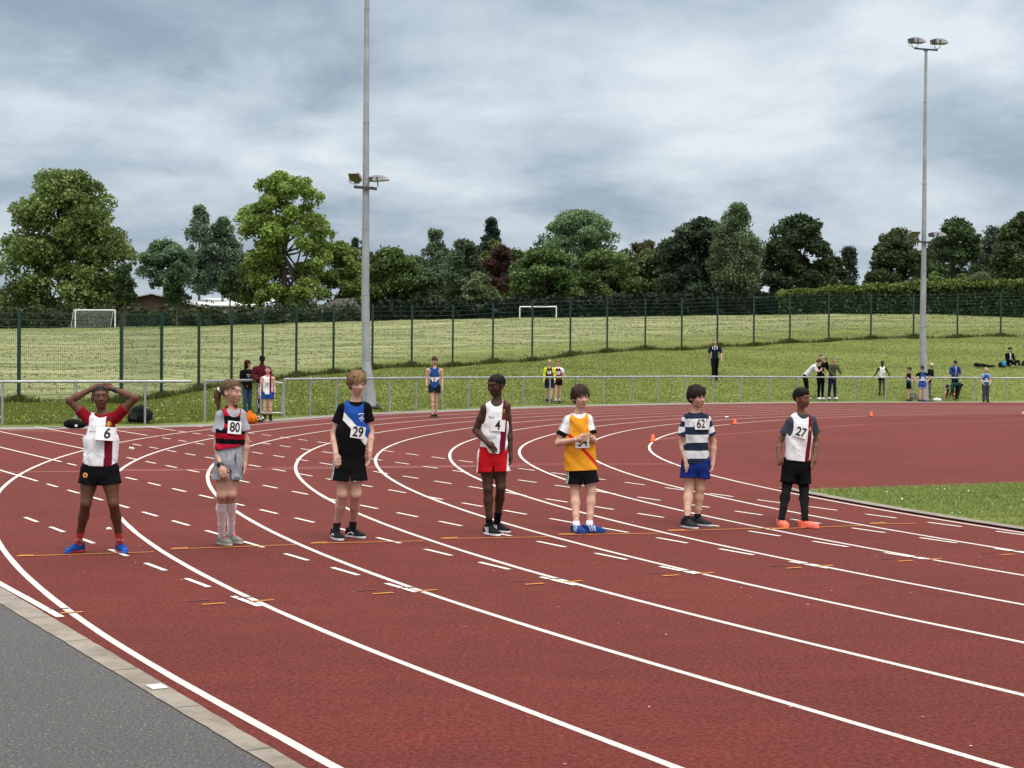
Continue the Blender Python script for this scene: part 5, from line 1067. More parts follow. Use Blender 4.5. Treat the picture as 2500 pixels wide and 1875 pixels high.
def make_shorts(c, hem=.30, r=.085, hemr=.095, col=BLK, pat=None, fold=.005, seed=2, waist=.02, name='shorts', trim=None, crotch=.095, gapk=.10):
    J, hip, RT, h, G = c['J'], c['hip'], c['RT'], c['h'], c['G']; pp = np.array([hip + RT[2] * .07, hip - RT[2] * .1, J['knL'] * hem + J['hipL'] * (1 - hem), J['knR'] * hem + J['hipR'] * (1 - hem)]); S = Sdf(pp.min(0) - np.array([.17, .17, .06]), pp.max(0) + np.array([.17, .17, .03]), h)
    S.loft(hip, RT, [-.12, -.05, .02, waist + .05], [.10 * G + .018, .118 * G + .016, .118 * G + .014, .108 * G + .012], [.075 * G + .016, .088 * G + .016, .084 * G + .014, .078 * G + .012], .02)
    for s in 'LR':
        hp, kn = J['hip' + s], J['kn' + s]; e = hp + (kn - hp) * hem; S.chain([hp + RT[2] * .0, e, e + (kn - hp) * .08], [r * G, hemr * G, hemr * G], .018)
        d = (kn - hp) / np.linalg.norm(kn - hp); sl, P = S.blk(e - .14, e + .16); S.V[sl] = np.maximum(S.V[sl], np.where(np.linalg.norm(np.cross(P - e, d), axis=-1) < hemr * G + .05, (P - e) @ d, -.2))
    if fold: S.fold(fold, seed, .8)
    g = np.stack(np.meshgrid(*S.ax, indexing='ij'), -1) - hip.astype(np.float32); gx = g @ RT[0].astype(np.float32); gz = g @ RT[2].astype(np.float32)
    mid = ((J['knL'] + J['knR']) / 2 - hip) @ RT[0]; kz = ((J['knL'] + J['knR']) / 2 - hip) @ RT[2]; zc = -crotch
    wd = np.maximum(np.abs(gx - mid * (gz / kz)) - (.004 + gapk * np.maximum(zc - gz, 0)), gz - zc); S.V = np.maximum(S.V, -wd.astype(np.float32))
    P, Q = S.mesh(); L = (P - hip) @ RT.T; C = np.tile(col, (len(P), 1)).astype(float)
    if pat: C = pat(L, C, dict(P=P, J=J, c=c))
    mesh_obj(name, P, Q, M['cloth'], c['root'], cols=C, smooth=True); return S
def make_legs(c, infl=.006, top=0.0, bot=1.0, col=BLK, name='leggings', loose=0.0, pat=None, fold=.003, seed=5):
    J, hip, RT, h, G, fx = c['J'], c['hip'], c['RT'], c['h'], c['G'], c['fx']; pp = np.array([hip + RT[2] * .08] + [J[q + s] for s in 'LR' for q in ('kn', 'an', 'hip')]); S = Sdf(pp.min(0) - .15, pp.max(0) + np.array([.15, .15, .05]), h); e = infl
    S.loft(hip, RT, [-.12, -.05, .02, .09], [.10 * G + e + .01, .118 * G + e, .118 * G + e, .106 * G + e], [.075 * G + e, .088 * G + e, .084 * G + e, .078 * G + e], .02)
    for s in 'LR':
        hp, kn, an = J['hip' + s], J['kn' + s], J['an' + s]; mt = (hp + kn) / 2; S.chain([hp, mt, kn], [.076 * G + e, .062 * G + e + loose * .6, .044 * G + e + loose], .02)
        cf = kn * .68 + an * .32 - fx[1] * .007; S.chain([kn, cf, kn * .3 + an * .7, an], [.042 * G + e + loose, .044 * G + e + loose, .030 * G + e + loose * 1.2, .028 * G + e + loose * 1.3], .02)
    if fold: S.fold(fold, seed, .9)
    S.plane((0, 0, min(J['anL'][2], J['anR'][2]) - .03), (0, 0, -1)) if bot else None
    P, Q = S.mesh(); L = (P - hip) @ RT.T; C = np.tile(col, (len(P), 1)).astype(float)
    if pat: C = pat(L, C, dict(P=P, J=J, c=c))
    mesh_obj(name, P, Q, M['cloth'], c['root'], cols=C, smooth=True)

# joints of the near runners from the photograph (photo pixel, extra depth in metres)
def joints(D, spec, o=None):
    J = {}
    for k, v in spec.items():
        if k.startswith('an'): z = v[2] if len(v) > 2 else .075; g = gnd(v[0], v[1], z); J[k] = np.array([g[0], g[1], z])
        else: J[k] = at(v[0], v[1], D + (v[2] if len(v) > 2 else 0.0))
    if o is None: o = np.array([(J['anL'][0] + J['anR'][0]) / 2, (J['anL'][1] + J['anR'][1]) / 2, 0.0])
    return {k: v - o for k, v in J.items()}, o
def wristband(c, s, t=.93, r=.026, w=.016, mat='strap', name='watch', face=None):
    J = c['J']; el, wr = J['el' + s], J['wr' + s]; p = el + (wr - el) * t; d = (wr - el) / np.linalg.norm(wr - el); m = MB(); m.cyl(p - d * w, p + d * w, r, r, 14)
    o = m.build(name, M[mat], c['root'])
    if face is not None: m = MB(); q = p + face * r; m.cyl(q - face * .004, q + face * .007, .017, .017, 12); m.build('watch_face', M['ink'], o)
def cross_emblem(c, sdf, cx, cz, s, mat, name='emblem'):
    V = []; Fc = []
    def bar(x0, x1, z0, z1):
        n = len(V); V.extend([(x0, z0), (x1, z0), (x1, z1), (x0, z1)]); Fc.append((n, n + 1, n + 2, n + 3))
    for q in (-.35, .35): bar(cx - s, cx + s, cz + q * s - .12 * s, cz + q * s + .12 * s); bar(cx + q * s - .12 * s, cx + q * s + .12 * s, cz - s, cz + s)
    bar(cx - .12 * s, cx + .12 * s, cz - 1.35 * s, cz + 1.35 * s)
    W = drape(np.array(V), sdf, c['RT'], c['hip'], .0035); mesh_obj(name, W, Fc, mat, c['root'])
def disc(c, sdf, cx, cz, r, mat, name, ring=None, lift=.004):
    a = np.linspace(0, 2 * np.pi, 17)[:-1]; L = np.concatenate([[(cx, cz)], np.stack([cx + r * np.cos(a), cz + r * np.sin(a)], 1)]); W = drape(L, sdf, c['RT'], c['hip'], lift)
    return mesh_obj(name, W, [(0, 1 + i, 1 + (i + 1) % 16) for i in range(16)], mat, c['root'])
M['gold'] = simple('gold yellow print', (0.70, 0.36, 0.04), .6); M['orange_print'] = simple('orange print', (0.70, 0.20, 0.03), .6); M['white_print'] = simple('white print', (.75, .75, .75), .6); M['red_print'] = simple('red print', (.45, .02, .02), .6)

# ---------------------------------------------------------------- the seven runners on the start line
def vest_panel(side, x0, x1, base=WHT, pc=MAR, trim=True):
    def f(L, C, k):
        x = L[:, 0]; m = (x > x0) & (x < x1); C[m] = pc
        if trim: C[(np.abs(x - x0) < .004) & (L[:, 1] > 0)] = WHT
        return C
    return f
# boy 6
J, o = joints(12.9, dict(head=(245, 970, .0), neck=(250, 1011, .02), shL=(217, 1023, .02), shR=(283, 1019, .02), elL=(169, 978, -.03), elR=(331, 972, -.03), wrL=(221, 951, .02), wrR=(277, 950, .02),
    tipL=(256, 938, .03), tipR=(241, 937, .02), hipL=(222, 1147, .0), hipR=(266, 1147, .0), knL=(210, 1228, -.03), knR=(277, 1228, -.03), anL=(191, 1326), anR=(294, 1326)))
J['palmL'] = np.array([0, 1, 0.]); J['palmR'] = np.array([0, 1, 0.]); J['bendL'] = np.array([.1, 0, -1.]); J['bendR'] = np.array([-.1, 0, -1.])
def ex6(c):
    wristband(c, 'R', .90, .024); s = c['out']['over']; cross_emblem(c, s, .072, c['Lt'] * .83, .019, M['gold'])
    text_on('~~~', -.045, c['Lt'] * .69, .05, s, c['RT'], c['hip'], c['root'], 'brand_script', M['ink'], ext=0)
    sh = c['out']['shorts']; disc(c, sh, -.098, -.045, .021, M['gold'], 'crest'); disc(c, sh, -.098, -.045, .011, M['red_print'], 'crest_shield', lift=.006)
def red_white(p, cc, an): m = (np.sin(p[:, 2] * 160 + 3 * np.sin(p[:, 0] * 150)) > .35) & (p[:, 2] > .10) & (p[:, 2] < .125); cc[m] = (.7, .62, .62); return cc
def under_tee(col): return dict(kind='tee', col=col, infl=.008, hem=-.01, hemw=.125, sleeve=.50, sr=.047, scoop=(.02, .02), neckr=.038, fold=.003, name='undershirt')
def shoe_pat(base_stripes=None, tongue=None, toe=None):
    def f(q, c):
        if base_stripes:
            m = (q[:, 2] > .022) & (q[:, 2] < .075) & (np.abs(q[:, 0]) > .018)
            for y0 in base_stripes[0]: c[m & (np.abs(q[:, 1] - y0 + (q[:, 2] - .04) * .6) < .0052)] = base_stripes[1]
        if tongue is not None: c[(q[:, 2] > .070) & (q[:, 1] > -.045) & (np.abs(q[:, 0]) < .026)] = tongue
        if toe is not None: c[(q[:, 1] > .12) & (q[:, 2] < .045)] = toe
        return c
    return f
def rows(L, C, k):
    return C
def p6(L, C, k): m = (L[:, 0] > .048) & (L[:, 0] < .108) ; C[m] = MAR; return C
person(J, o, 'boy with number 6 standing with legs apart and both hands on top of his head', SK_D, (.008, .006, .005), 'buzz', h=.0048, head_h=0.198, headR=(.35, -.08, .04), yaw=.04, girth=.98,
    top=under_tee((.235, .008, .016)), over=dict(kind='vest', col=WHT, infl=.022, hem=.030, hemw=.136, hemd=.102, scoop=(.045, .035), neckr=.055, armw=.118, pat=p6, fold=.008, seed=3, name='running_vest', chestw=.010),
    shorts=dict(hem=.44, r=.086, hemr=.084, col=BLK, fold=.002), socks=dict(h=.165, col=(.62, .085, .055), pat=red_white), shoes=dict(collar=.084, col=(.010, .052, .25), sole=(.62, .06, .06), soleh=.018, lace=(.02, .10, .45), pat=shoe_pat(toe=(.02, .12, .5))), foot=(-.52, .52), extras=ex6, fing=(.25, .25), mouth_open=True,
    bibs=[dict(cx=.052, cz=.300, w=.145, h=.110, text='6', tsize=.105, rot=-.06, tdx=.022)], shoeL=.20)
# girl 80
J, o = joints(13.45, dict(head=(566, 957, .0), neck=(566, 1000, .02), shL=(540, 1016, .02), shR=(586, 1012, .03), elL=(529, 1080, .02), elR=(601, 1075, .05), wrL=(538, 1138, -.12), wrR=(598, 1128, .03),
    tipL=(551, 1172, -.16), tipR=(595, 1164, .0), hipL=(546, 1118, .0), hipR=(572, 1118, .02), knL=(541, 1208, -.02), knR=(565, 1206, .0), anL=(542, 1309), anR=(564, 1305)))
J['palmL'] = np.array([.3, -1, 0.]); J['palmR'] = np.array([1, .3, 0.])
def p80(L, C, k):
    z = L[:, 2]; R_ = np.array((.40, .010, .030)); b = np.floor((z - .075) / .045).astype(int) % 2; C[:] = np.where((b == 1)[:, None], BLK, R_); C[(z > .295) & (z < .362)] = BLK; C[z >= .362] = R_; pass
    return C
def p80s(L, C, k): n = np.sin(L[:, 0] * 90 + L[:, 2] * 70) * .08 + 1; return C * n[:, None]
def ex80(c):
    wristband(c, 'L', .95, .027, .014, name='smart_watch', face=np.array([-.3, -.95, 0])); H, R, k = c['H'], c['RH'], c['hk']; m = MB(); p = H + k * (R[1] * -.112 + R[2] * .024); q = H + k * (R[1] * -.126 + R[2] * .012); m.cyl(p, q, .027, .030, 14); m.build('hair_tie', M['bib'], c['root'])
    J = c['J']
    for s in 'LR':
        m = MB(); p = c['N'] * .55 + J['sh' + s] * .45 + np.array([0, -.02, .045]); m.box(p, (.035, .03, .018), Matrix.Rotation(.5, 3, 'Y')); m.box(p + np.array([.012, 0, .008]), (.02, .03, .022), Matrix.Rotation(-.6, 3, 'Y')); m.build('shoulder_bow', simple('dark red ribbon', (.20, .01, .02), .7), c['root'])
    s = c['out']['shorts']; z0 = -.175
    text_on('SPORT\nTEAM', .055, z0, .024, s, c['RT'], c['hip'], c['root'], 'print', M['ink'], ext=1)
    m = MB(); W = drape(np.array([(.028, .04), (.034, .0), (.03, -.035), (.04, -.045)]), s, c['RT'], c['hip'], .006); m.tube([tuple(w) for w in W], .0028, 5); W = drape(np.array([(.028, .04), (.022, .0), (.03, -.02)]), s, c['RT'], c['hip'], .006); m.tube([tuple(w) for w in W], .0028, 5); m.build('drawstring', M['strap'], c['root'])
person(J, o, 'girl with number 80 and a ponytail looking to the right', (0.50, .30, .215), (.115, .068, .036), 'pony', h=.0048, head_h=0.206, headR=(1.15, .02, 0), yaw=.45, girth=.92,
    top=dict(kind='tee', col=(.34, .36, .40), infl=.010, hem=-.02, hemw=.120, sleeve=.62, sr=.057, scoop=(.022, .02), neckr=.04, fold=.005, seed=6, name='grey_shirt'),
    over=dict(kind='vest', col=(.4, .01, .02), infl=.026, hem=.092, hemw=.128, hemd=.105, scoop=(.07, .06), neckr=.052, armw=.092, pat=p80, fold=.008, seed=8, name='crop_vest', tilt=.22),
    shorts=dict(hem=.60, r=.084, hemr=.094, col=(.27, .29, .33), pat=p80s, fold=.008, waist=.05), socks=dict(h=.385, col=(.84, .84, .88)), shoes=dict(col=(.22, .21, .19), sole=(.45, .40, .36), lace=(.75, .12, .10), pat=shoe_pat(tongue=(.62, .09, .08))), foot=(.70, .85), extras=ex80, fing=(.5, .4),
    bibs=[dict(cx=.004, cz=.265, w=.118, h=.108, text='80', tsize=.100, rot=-.04)], shoeL=.215)
# boy 29
def p29(L, C, k):
    x, z = L[:, 0], L[:, 2]; Lt = k['Lt']; d = (z - Lt * .60) + .92 * (x + .02)     # diagonal from upper left down to the right hem
    C[:] = BLK; up_ = d > .045; C[up_] = (.016, .075, .34); C[(d > -.028) & (d <= .045)] = WHT
    C[(L[:, 1] < -.02)] = BLK; return C
J, o = joints(14.1, dict(head=(872, 936, -.02), neck=(868, 982, .02), shL=(837, 999, .02), shR=(892, 997, .02), elL=(815, 1060, .03), elR=(905, 1055, .05), wrL=(820, 1107, -.09), wrR=(903, 1103, -.04),
    tipL=(829, 1144, -.13), tipR=(897, 1141, -.04), hipL=(840, 1127, .0), hipR=(866, 1127, .0), knL=(836, 1206, -.03), knR=(869, 1206, -.02), anL=(820, 1296), anR=(860, 1292)))
J['palmL'] = np.array([.6, -1, 0.]); J['palmR'] = np.array([1, .5, 0.])
def stripes3(side):
    def f(L, C, k):
        y = L[:, 1]; m = (L[:, 0] * side > .085) & (L[:, 2] < .03)
        for t in (-.012, .008, .028): C[m & (np.abs(y - t - .018) < .0045)] = WHT
        return C
    return f
def ex29(c):
    s = c['out']['over']; Lt = c['Lt']; R, o_ = c['RT'], c['hip']
    for dx, dz in ((0, .018), (0, -.018), (.018, 0), (-.018, 0)): text_on('o', .062 + dx * .9, Lt * .745 + dz, .036, s, R, o_, c['root'], 'crest_loop', M['white_print'], ext=0)
    text_on('+', .062, Lt * .745, .05, s, R, o_, c['root'], 'crest_cross', M['white_print'], ext=0); a = np.linspace(.5, 2.6, 12); V = np.concatenate([np.stack([.062 + r * np.cos(a), Lt * .745 + r * .8 * np.sin(a) + .012], 1) for r in (.034, .041)]); W = drape(V, s, R, o_, .004); mesh_obj('crest_arc', W, [(i, i + 1, i + 13, i + 12) for i in range(11)], M['white_print'], c['root'])
    text_on('athletic', .075, -.165, .022, c['out']['shorts'], R, o_, c['root'], 'print', M['white_print'], ext=2)
def swoosh(q, c):
    x, y, z = np.abs(q[:, 0]), q[:, 1], q[:, 2]; m = (x > .02) & (np.abs(z - (.050 - .9 * (y - .02) ** 2 * 8 + .12 * (y - .02))) < .0050) & (y > -.03) & (y < .07); c[m] = WHT; return c
person(J, o, 'fair haired boy with number 29 in a blue, white and black top', (.56, .345, .265), (.215, .140, .070), 'mop', h=.0048, head_h=0.214, headR=(.42, .18, .05), yaw=.16, girth=1.05,
    top=under_tee(BLK) | dict(sleeve=.56, sr=.058, infl=.012, hem=.02, scoop=(.012, .012)), over=dict(kind='vest', col=BLK, infl=.027, hem=.015, hemw=.130, hemd=.102, scoop=(.05, .05), neckr=.056, armw=.112, pat=p29, fold=.0085, seed=11, name='running_vest', chestw=.004),
    shorts=dict(hem=.60, r=.090, hemr=.100, col=BLK, pat=stripes3(-1), fold=.004), socks=dict(h=.155, col=(.045, .047, .055)), shoes=dict(col=(.009, .009, .011), sole=(.62, .62, .66), lace=(.02, .02, .02), pat=swoosh), foot=(.40, .78), extras=ex29, fing=(.35, .35),
    bibs=[dict(cx=.042, cz=.270, w=.130, h=.106, text='29', tsize=.110, rot=-.04)], shoeL=.245)
# boy 4
def p4(L, C, k):
    x, z = L[:, 0], L[:, 2]; C[(x > .060) & (x < .112)] = (.150, .008, .028); return C
J, o = joints(14.75, dict(head=(1211, 941, -.01), neck=(1213, 979, .02), shL=(1185, 997, .0), shR=(1235, 992, .04), elL=(1161, 1051, .04), elR=(1243, 1050, .07), wrL=(1189, 1080, -.11), wrR=(1246, 1106, .03),
    tipL=(1213, 1103, -.15), tipR=(1250, 1143, .0), hipL=(1189, 1112, .0), hipR=(1217, 1112, .02), knL=(1191, 1192, -.02), knR=(1223, 1189, .0), anL=(1195, 1286), anR=(1213, 1279)))
J['palmL'] = np.array([.2, -1, -.3]); J['palmR'] = np.array([1, .2, 0.]); J['bendL'] = np.array([.1, .5, -.6]); J['thumbL'] = np.array([.5, -.1, .8])
def ex4(c):
    s = c['out']['top']; cross_emblem(c, s, .082, c['Lt'] * .83, .018, M['gold']); text_on('Active', -.035, c['Lt'] * .70, .026, s, c['RT'], c['hip'], c['root'], 'brand_script', M['ink'], ext=1)
def pshorts4(L, C, k): C[(L[:, 0] < -.128)] = WHT; C[(L[:, 0] > .140)] = WHT; return C
person(J, o, 'boy with number 4 in a white vest and bright red shorts looking left', SK_DD, (.006, .005, .005), 'crop', h=.0048, head_h=0.207, headR=(-.75, .14, -.03), yaw=-.02, girth=1.0,
    top=dict(kind='vest', col=WHT, infl=.013, hem=.022, hemw=.126, hemd=.100, scoop=(.060, .05), neckr=.052, armw=.088, pat=p4, fold=.008, seed=21, name='running_vest'),
    shorts=dict(hem=.52, r=.090, hemr=.096, col=RED, pat=pshorts4, fold=.008, seed=5), socks=[dict(h=.15, col=BLK), dict(h=.19, col=BLK)], shoes=dict(col=(.006, .006, .007), sole=(.72, .72, .74), lace=(.02, .02, .02), pat=shoe_pat(((.0, .02, .04), WHT))), foot=(.55, .75), extras=ex4, fing=(.25, .6),
    bibs=[dict(cx=.030, cz=.286, w=.134, h=.108, text='4', tsize=.108, rot=.0, tdx=.0)], shoeL=.25)
# boy 34
def p34(L, C, k):
    x, z = L[:, 0], L[:, 2]; Lt = k['Lt']; d = z - .196 + 1.14 * x; C[np.abs(d) < .024] = (.52, .020, .015); return C
def p34t(L, C, k):
    P, J, c = k['P'], k['J'], k['c']
    for s in 'LR':
        sh, el = J['sh' + s], J['el' + s]; d = (el - sh) / np.linalg.norm(el - sh); t = ((P - sh) @ d) / np.linalg.norm(el - sh); ra = P - sh - np.outer((P - sh) @ d, d); out = np.sign((sh - c['N']) @ c['RT'][0]) * c['RT'][0]; fr = c['RT'][1]; a = np.arctan2(ra @ fr, ra @ out)
        m = (t > -.25) & (np.abs(L[:, 0]) > .085)
        for q in (-.15, .22, .59): C[m & (np.abs(a - q) < .085) & (t < .5)] = BLK
        C[m & (t > .50) & (np.linalg.norm(ra, axis=1) < .09)] = BLK
    nk = np.linalg.norm((P - c['N'] - c['uz'] * .02) * np.array([1, 1, 1.2]), axis=1); C[nk < .062] = BLK; return C
J, o = joints(15.15, dict(head=(1418, 970, -.01), neck=(1413, 1010, .02), shL=(1387, 1028, .02), shR=(1435, 1026, .03), elL=(1362, 1082, .0), elR=(1449, 1078, .0), wrL=(1405, 1074, -.15), wrR=(1445, 1072, -.13),
    tipL=(1441, 1067, -.20), tipR=(1438, 1055, -.17), hipL=(1405, 1143, .0), hipR=(1432, 1143, .0), knL=(1404, 1203, -.02), knR=(1444, 1200, -.03), anL=(1407, 1282), anR=(1439, 1281)))
J['palmL'] = np.array([0, -1, -.2]); J['palmR'] = np.array([0, -1, 0.]); J['bendL'] = np.array([.2, .5, .3]); J['bendR'] = np.array([-.6, -.3, .1]); J['thumbL'] = np.array([.2, -.1, .9]); J['thumbR'] = np.array([-.8, -.3, .3])
def ex34(c):
    s = c['out']['over']; text_on('sport', -.055, c['Lt'] * .70, .024, s, c['RT'], c['hip'], c['root'], 'brand_script', M['orange_print'], ext=1); disc(c, s, .070, c['Lt'] * .69, .016, M['orange_print'], 'crest')
person(J, o, 'boy with dark brown fringe holding his hands together in front of a yellow vest', (.56, .335, .255), (.040, .024, .017), 'mop', h=.0048, head_h=0.218, headR=(.32, .03, .08), yaw=.10, girth=1.0,
    top=dict(kind='tee', col=WHT, infl=.011, hem=.0, hemw=.125, sleeve=.66, sr=.056, scoop=(.012, .015), neckr=.040, fold=.004, pat=p34t, name='undershirt'),
    over=dict(kind='vest', col=(.72, .31, .022), infl=.027, hem=-.022, hemw=.158, hemd=.115, scoop=(.058, .05), neckr=.056, armw=.108, pat=p34, fold=.0085, seed=31, name='bib_vest', chestw=.006),
    shorts=dict(hem=.66, r=.086, hemr=.092, col=BLK, pat=stripes3(-1), fold=.002), socks=dict(h=.115, col=WHT), shoes=dict(collar=.074, col=(.010, .042, .19), sole=(.10, .05, .10), soleh=.014, lace=(.02, .08, .35), pat=shoe_pat(((.03, .055, .08), (.55, .65, .8)))), foot=(.40, 1.05), extras=ex34, fing=(.45, .6),
    bibs=[dict(cx=.006, cz=.250, w=.140, h=.108, text='34', tsize=.105, rot=.0)], shoeL=.24)
# boy 62
def p62(L, C, k):
    z = L[:, 2]; Lt = k['Lt']; P, J = k['P'], k['J']; N_ = np.array((.016, .024, .050)); b = np.floor((z - .045) / .079).astype(int) % 2; C[:] = np.where((b == 1)[:, None], N_, np.array((.62, .64, .68)))
    for s in 'LR':
        sh, el = J['sh' + s], J['el' + s]; d = (el - sh) / np.linalg.norm(el - sh); t = (P - sh) @ d; m = (np.abs(L[:, 0]) > .118) & (t > -.02); bb = np.floor((t + .035) / .058).astype(int) % 2; C[m] = np.where((bb[m] == 0)[:, None], np.array((.62, .64, .68)), N_)
    nk = np.linalg.norm((P - k['N'] - k['c']['uz'] * .02), axis=1); C[nk < .058] = N_; C[z < .045] = N_; return C
J, o = joints(15.75, dict(head=(1702, 970, -.01), neck=(1698, 1008, .02), shL=(1678, 1025, .02), shR=(1721, 1025, .03), elL=(1664, 1082, .03), elR=(1742, 1080, .05), wrL=(1675, 1127, -.07), wrR=(1741, 1125, .0),
    tipL=(1684, 1161, -.10), tipR=(1734, 1157, -.04), hipL=(1686, 1130, .0), hipR=(1712, 1130, .01), knL=(1682, 1193, -.02), knR=(1709, 1193, .0), anL=(1677, 1270), anR=(1703, 1265)))
J['palmL'] = np.array([.4, -1, 0.]); J['palmR'] = np.array([1, .4, 0.])
def ex62(c): 
    s = c['out']['top']; bib(c['root'], s, c['RT'], c['hip'], .102, .385, .035, .105, '', .1, rot=-.05)
    text_on('I', .088, .391, .095, s, c['RT'], c['hip'], c['root'], 'bib_mark', M['ink'], ext=4, lift=.009)
person(J, o, 'dark haired boy with number 62 in a navy and white striped T-shirt', (.50, .30, .215), (.020, .013, .011), 'mop', h=.0048, head_h=0.218, headR=(.62, .06, .0), yaw=.22, girth=1.03,
    top=dict(kind='tee', col=WHT, infl=.017, hem=-.005, hemw=.140, hemd=.108, sleeve=.68, sr=.062, scoop=(.016, .015), neckr=.042, fold=.008, pat=p62, seed=41, name='striped_shirt'),
    shorts=dict(hem=.60, r=.088, hemr=.092, col=(.008, .020, .150), fold=.007, seed=9), socks=dict(h=.120, col=BLK), shoes=dict(col=(.016, .018, .022), sole=(.55, .56, .6), lace=(.03, .03, .03)), foot=(.50, .85), extras=ex62, fing=(.45, .45),
    bibs=[dict(cx=.018, cz=.388, w=.128, h=.108, text='62', tsize=.108, rot=.0)], shoeL=.245)
# boy 27
def p27(L, C, k): x = L[:, 0]; C[(x > .050) & (x < .104)] = MAR; return C
J, o = joints(16.1, dict(head=(1958, 973, -.02), neck=(1957, 1010, .01), shL=(1931, 1031, .0), shR=(1981, 1028, .04), elL=(1903, 1080, .03), elR=(1993, 1078, .08), wrL=(1901, 1113, -.04), wrR=(1989, 1114, .0),
    tipL=(1912, 1141, -.09), tipR=(1981, 1149, -.05), hipL=(1930, 1131, .0), hipR=(1958, 1131, .02), knL=(1921, 1190, -.04), knR=(1963, 1194, -.01), anL=(1908, 1268), anR=(1965, 1270)))
J['palmL'] = np.array([.5, -1, 0.]); J['palmR'] = np.array([.8, -.6, 0.])
def ex27(c):
    s = c['out']['over']; cross_emblem(c, s, .074, c['Lt'] * .72, .017, M['gold']); text_on('Act', -.068, c['Lt'] * .70, .026, s, c['RT'], c['hip'], c['root'], 'brand_script', M['ink'], ext=1)
person(J, o, 'boy with number 27 in black leggings and orange shoes, nearest the infield', SK_M, (.008, .006, .005), 'afro', h=.0048, head_h=0.201, headR=(.78, .0, .06), yaw=.18, girth=1.0,
    top=under_tee((.045, .052, .070)) | dict(sleeve=.60, sr=.055, infl=.011), over=dict(kind='vest', col=WHT, infl=.027, hem=.028, hemw=.132, hemd=.106, scoop=(.060, .05), neckr=.055, armw=.105, pat=p27, fold=.0085, seed=51, name='running_vest'),
    legs=dict(infl=.004, col=BLK), socks=dict(h=.16, col=BLK), shorts=dict(hem=.82, r=.086, hemr=.078, col=BLK, fold=.005), shoes=dict(collar=.072, col=(.78, .16, .10), sole=(.70, .16, .10), soleh=.014, lace=(.10, .02, .02), pat=shoe_pat(tongue=(.02, .02, .02))), foot=(.15, .75), extras=ex27, fing=(.75, .45), mouth_open=True,
    bibs=[dict(cx=-.028, cz=.322, w=.140, h=.110, text='27', tsize=.112, rot=-.20)], shoeL=.235)

# ================================================================ spectators and athletes in the background
def ground_D(x, y, lo=28, hi=140):
    D = np.linspace(lo, hi, 2241); p = at(x, y, D); k = np.argmax(p[2] <= terrain(p[0], D)) if (p[2] <= terrain(p[0], D)).any() else -1
    return float(D[k])
def stand(H, yaw=0.0, step=0.0, stance=.055, arms='down', lean=0.0, bend=0.0, kn=0.0, child=True):
    R = frame(yaw); L = lambda x, y, z: x * H * R[0] + y * H * R[1] + np.array([0, 0, z * H]); J = {}
    sh_w = .102 if child else .116; hw = .052
    for s, g in (('L', -1), ('R', 1)):
        st = step * (1 if s == 'L' else -1); J['an' + s] = L(g * stance, st, .048 + .02 * max(0, -st) * 3); J['kn' + s] = L(g * (stance * .9), st * .5 + .012 + kn, .275); J['hip' + s] = L(g * hw, 0, .505)
    up_ = lambda x, y, z: L(x, y + lean * (z - .505) + bend * max(z - .505, 0) * .0, z)
    J['neck'] = up_(0, .0, .825); J['head'] = up_(0, .02, .925)
    A = {'down': [(.125, .0, .630), (.132, .045, .485), (.128, .065, .40)], 'hips': [(.235, -.02, .665), (.125, .03, .555), (.09, .06, .53)], 'front': [(.145, .01, .640), (.075, .13, .60), (.015, .16, .595)], 'low': [(.135, .02, .63), (.085, .09, .52), (.03, .11, .485)],
         'swing': [(.15, .0, .635), (.17, .0, .50), (.165, .02, .42)], 'chin': [(.11, .09, .66), (.05, .13, .80), (.03, .12, .86)], 'rail': [(.14, .10, .66), (.12, .22, .60), (.10, .27, .585)], 'out': [(.17, .0, .64), (.24, .02, .53), (.27, .03, .47)], 'phone': [(.13, .06, .68), (.07, .13, .82), (.04, .13, .88)]}
    a = arms if isinstance(arms, (tuple, list)) else (arms, arms)
    for (s, g), nm in zip((('L', -1), ('R', 1)), a):
        J['sh' + s] = up_(g * sh_w, 0, .775); sw_ = .06 * (1 if s == 'R' else -1) * np.sign(step) if nm == 'swing' else 0
        for q, (x, y, z) in zip(('el', 'wr', 'tip'), A[nm]): J[q + s] = up_(g * x, y + sw_ * {'el': .4, 'wr': 1.2, 'tip': 1.6}[q], z)
    return J
def bg(x, yf, yh, label, yaw=0, H=None, D=None, J=None, girth=1.0, child=True, head=None, hy=None, group=None, zoff=0, **kw):
    D = D or ground_D(x, yf); p = at(x, yf, D); base = np.array([p[0], D, p[2]]); Hh = H or (yf - yh) * D / F
    pose = {k: kw.pop(k) for k in ('step', 'stance', 'arms', 'lean', 'kn') if k in kw}; J = J(Hh) if J else stand(Hh, yaw, child=child, **pose); G = Hh / 1.47 * girth * (1 if child else .93)
    foot = kw.pop('foot', (yaw - .2, yaw + .2)); hd = head or (yaw if hy is None else hy, .05, 0)
    return person(J, base, label, yaw=yaw, headR=hd, head_h=kw.pop('head_h', Hh * (.142 if child else .132)), h=.0105, girth=G, foot=foot, shoeL=Hh * .155, group=group, fing=(.4, .4), **kw)
def hoops(a, b, w, off=0.0):
    def f(L, C, k): m = np.floor((L[:, 2] - off) / w).astype(int) % 2 == 0; C[:] = np.where(m[:, None], np.array(a), np.array(b)); return C
    return f
def band(col, z0, z1):
    def f(L, C, k): C[(L[:, 2] > z0) & (L[:, 2] < z1)] = col; return C
    return f
def vest(col, **k): return dict(kind='vest', col=col, infl=.014, hem=k.pop('hem', -.03), hemw=.135, hemd=.11, scoop=(.06, .05), armw=k.pop('armw', .10), fold=.004, name='running_vest') | k
def tee(col, **k): return dict(kind='tee', col=col, infl=.012, hem=k.pop('hem', -.03), hemw=.135, hemd=.11, scoop=(.02, .02), fold=.004, name='shirt', sleeve=.55) | k
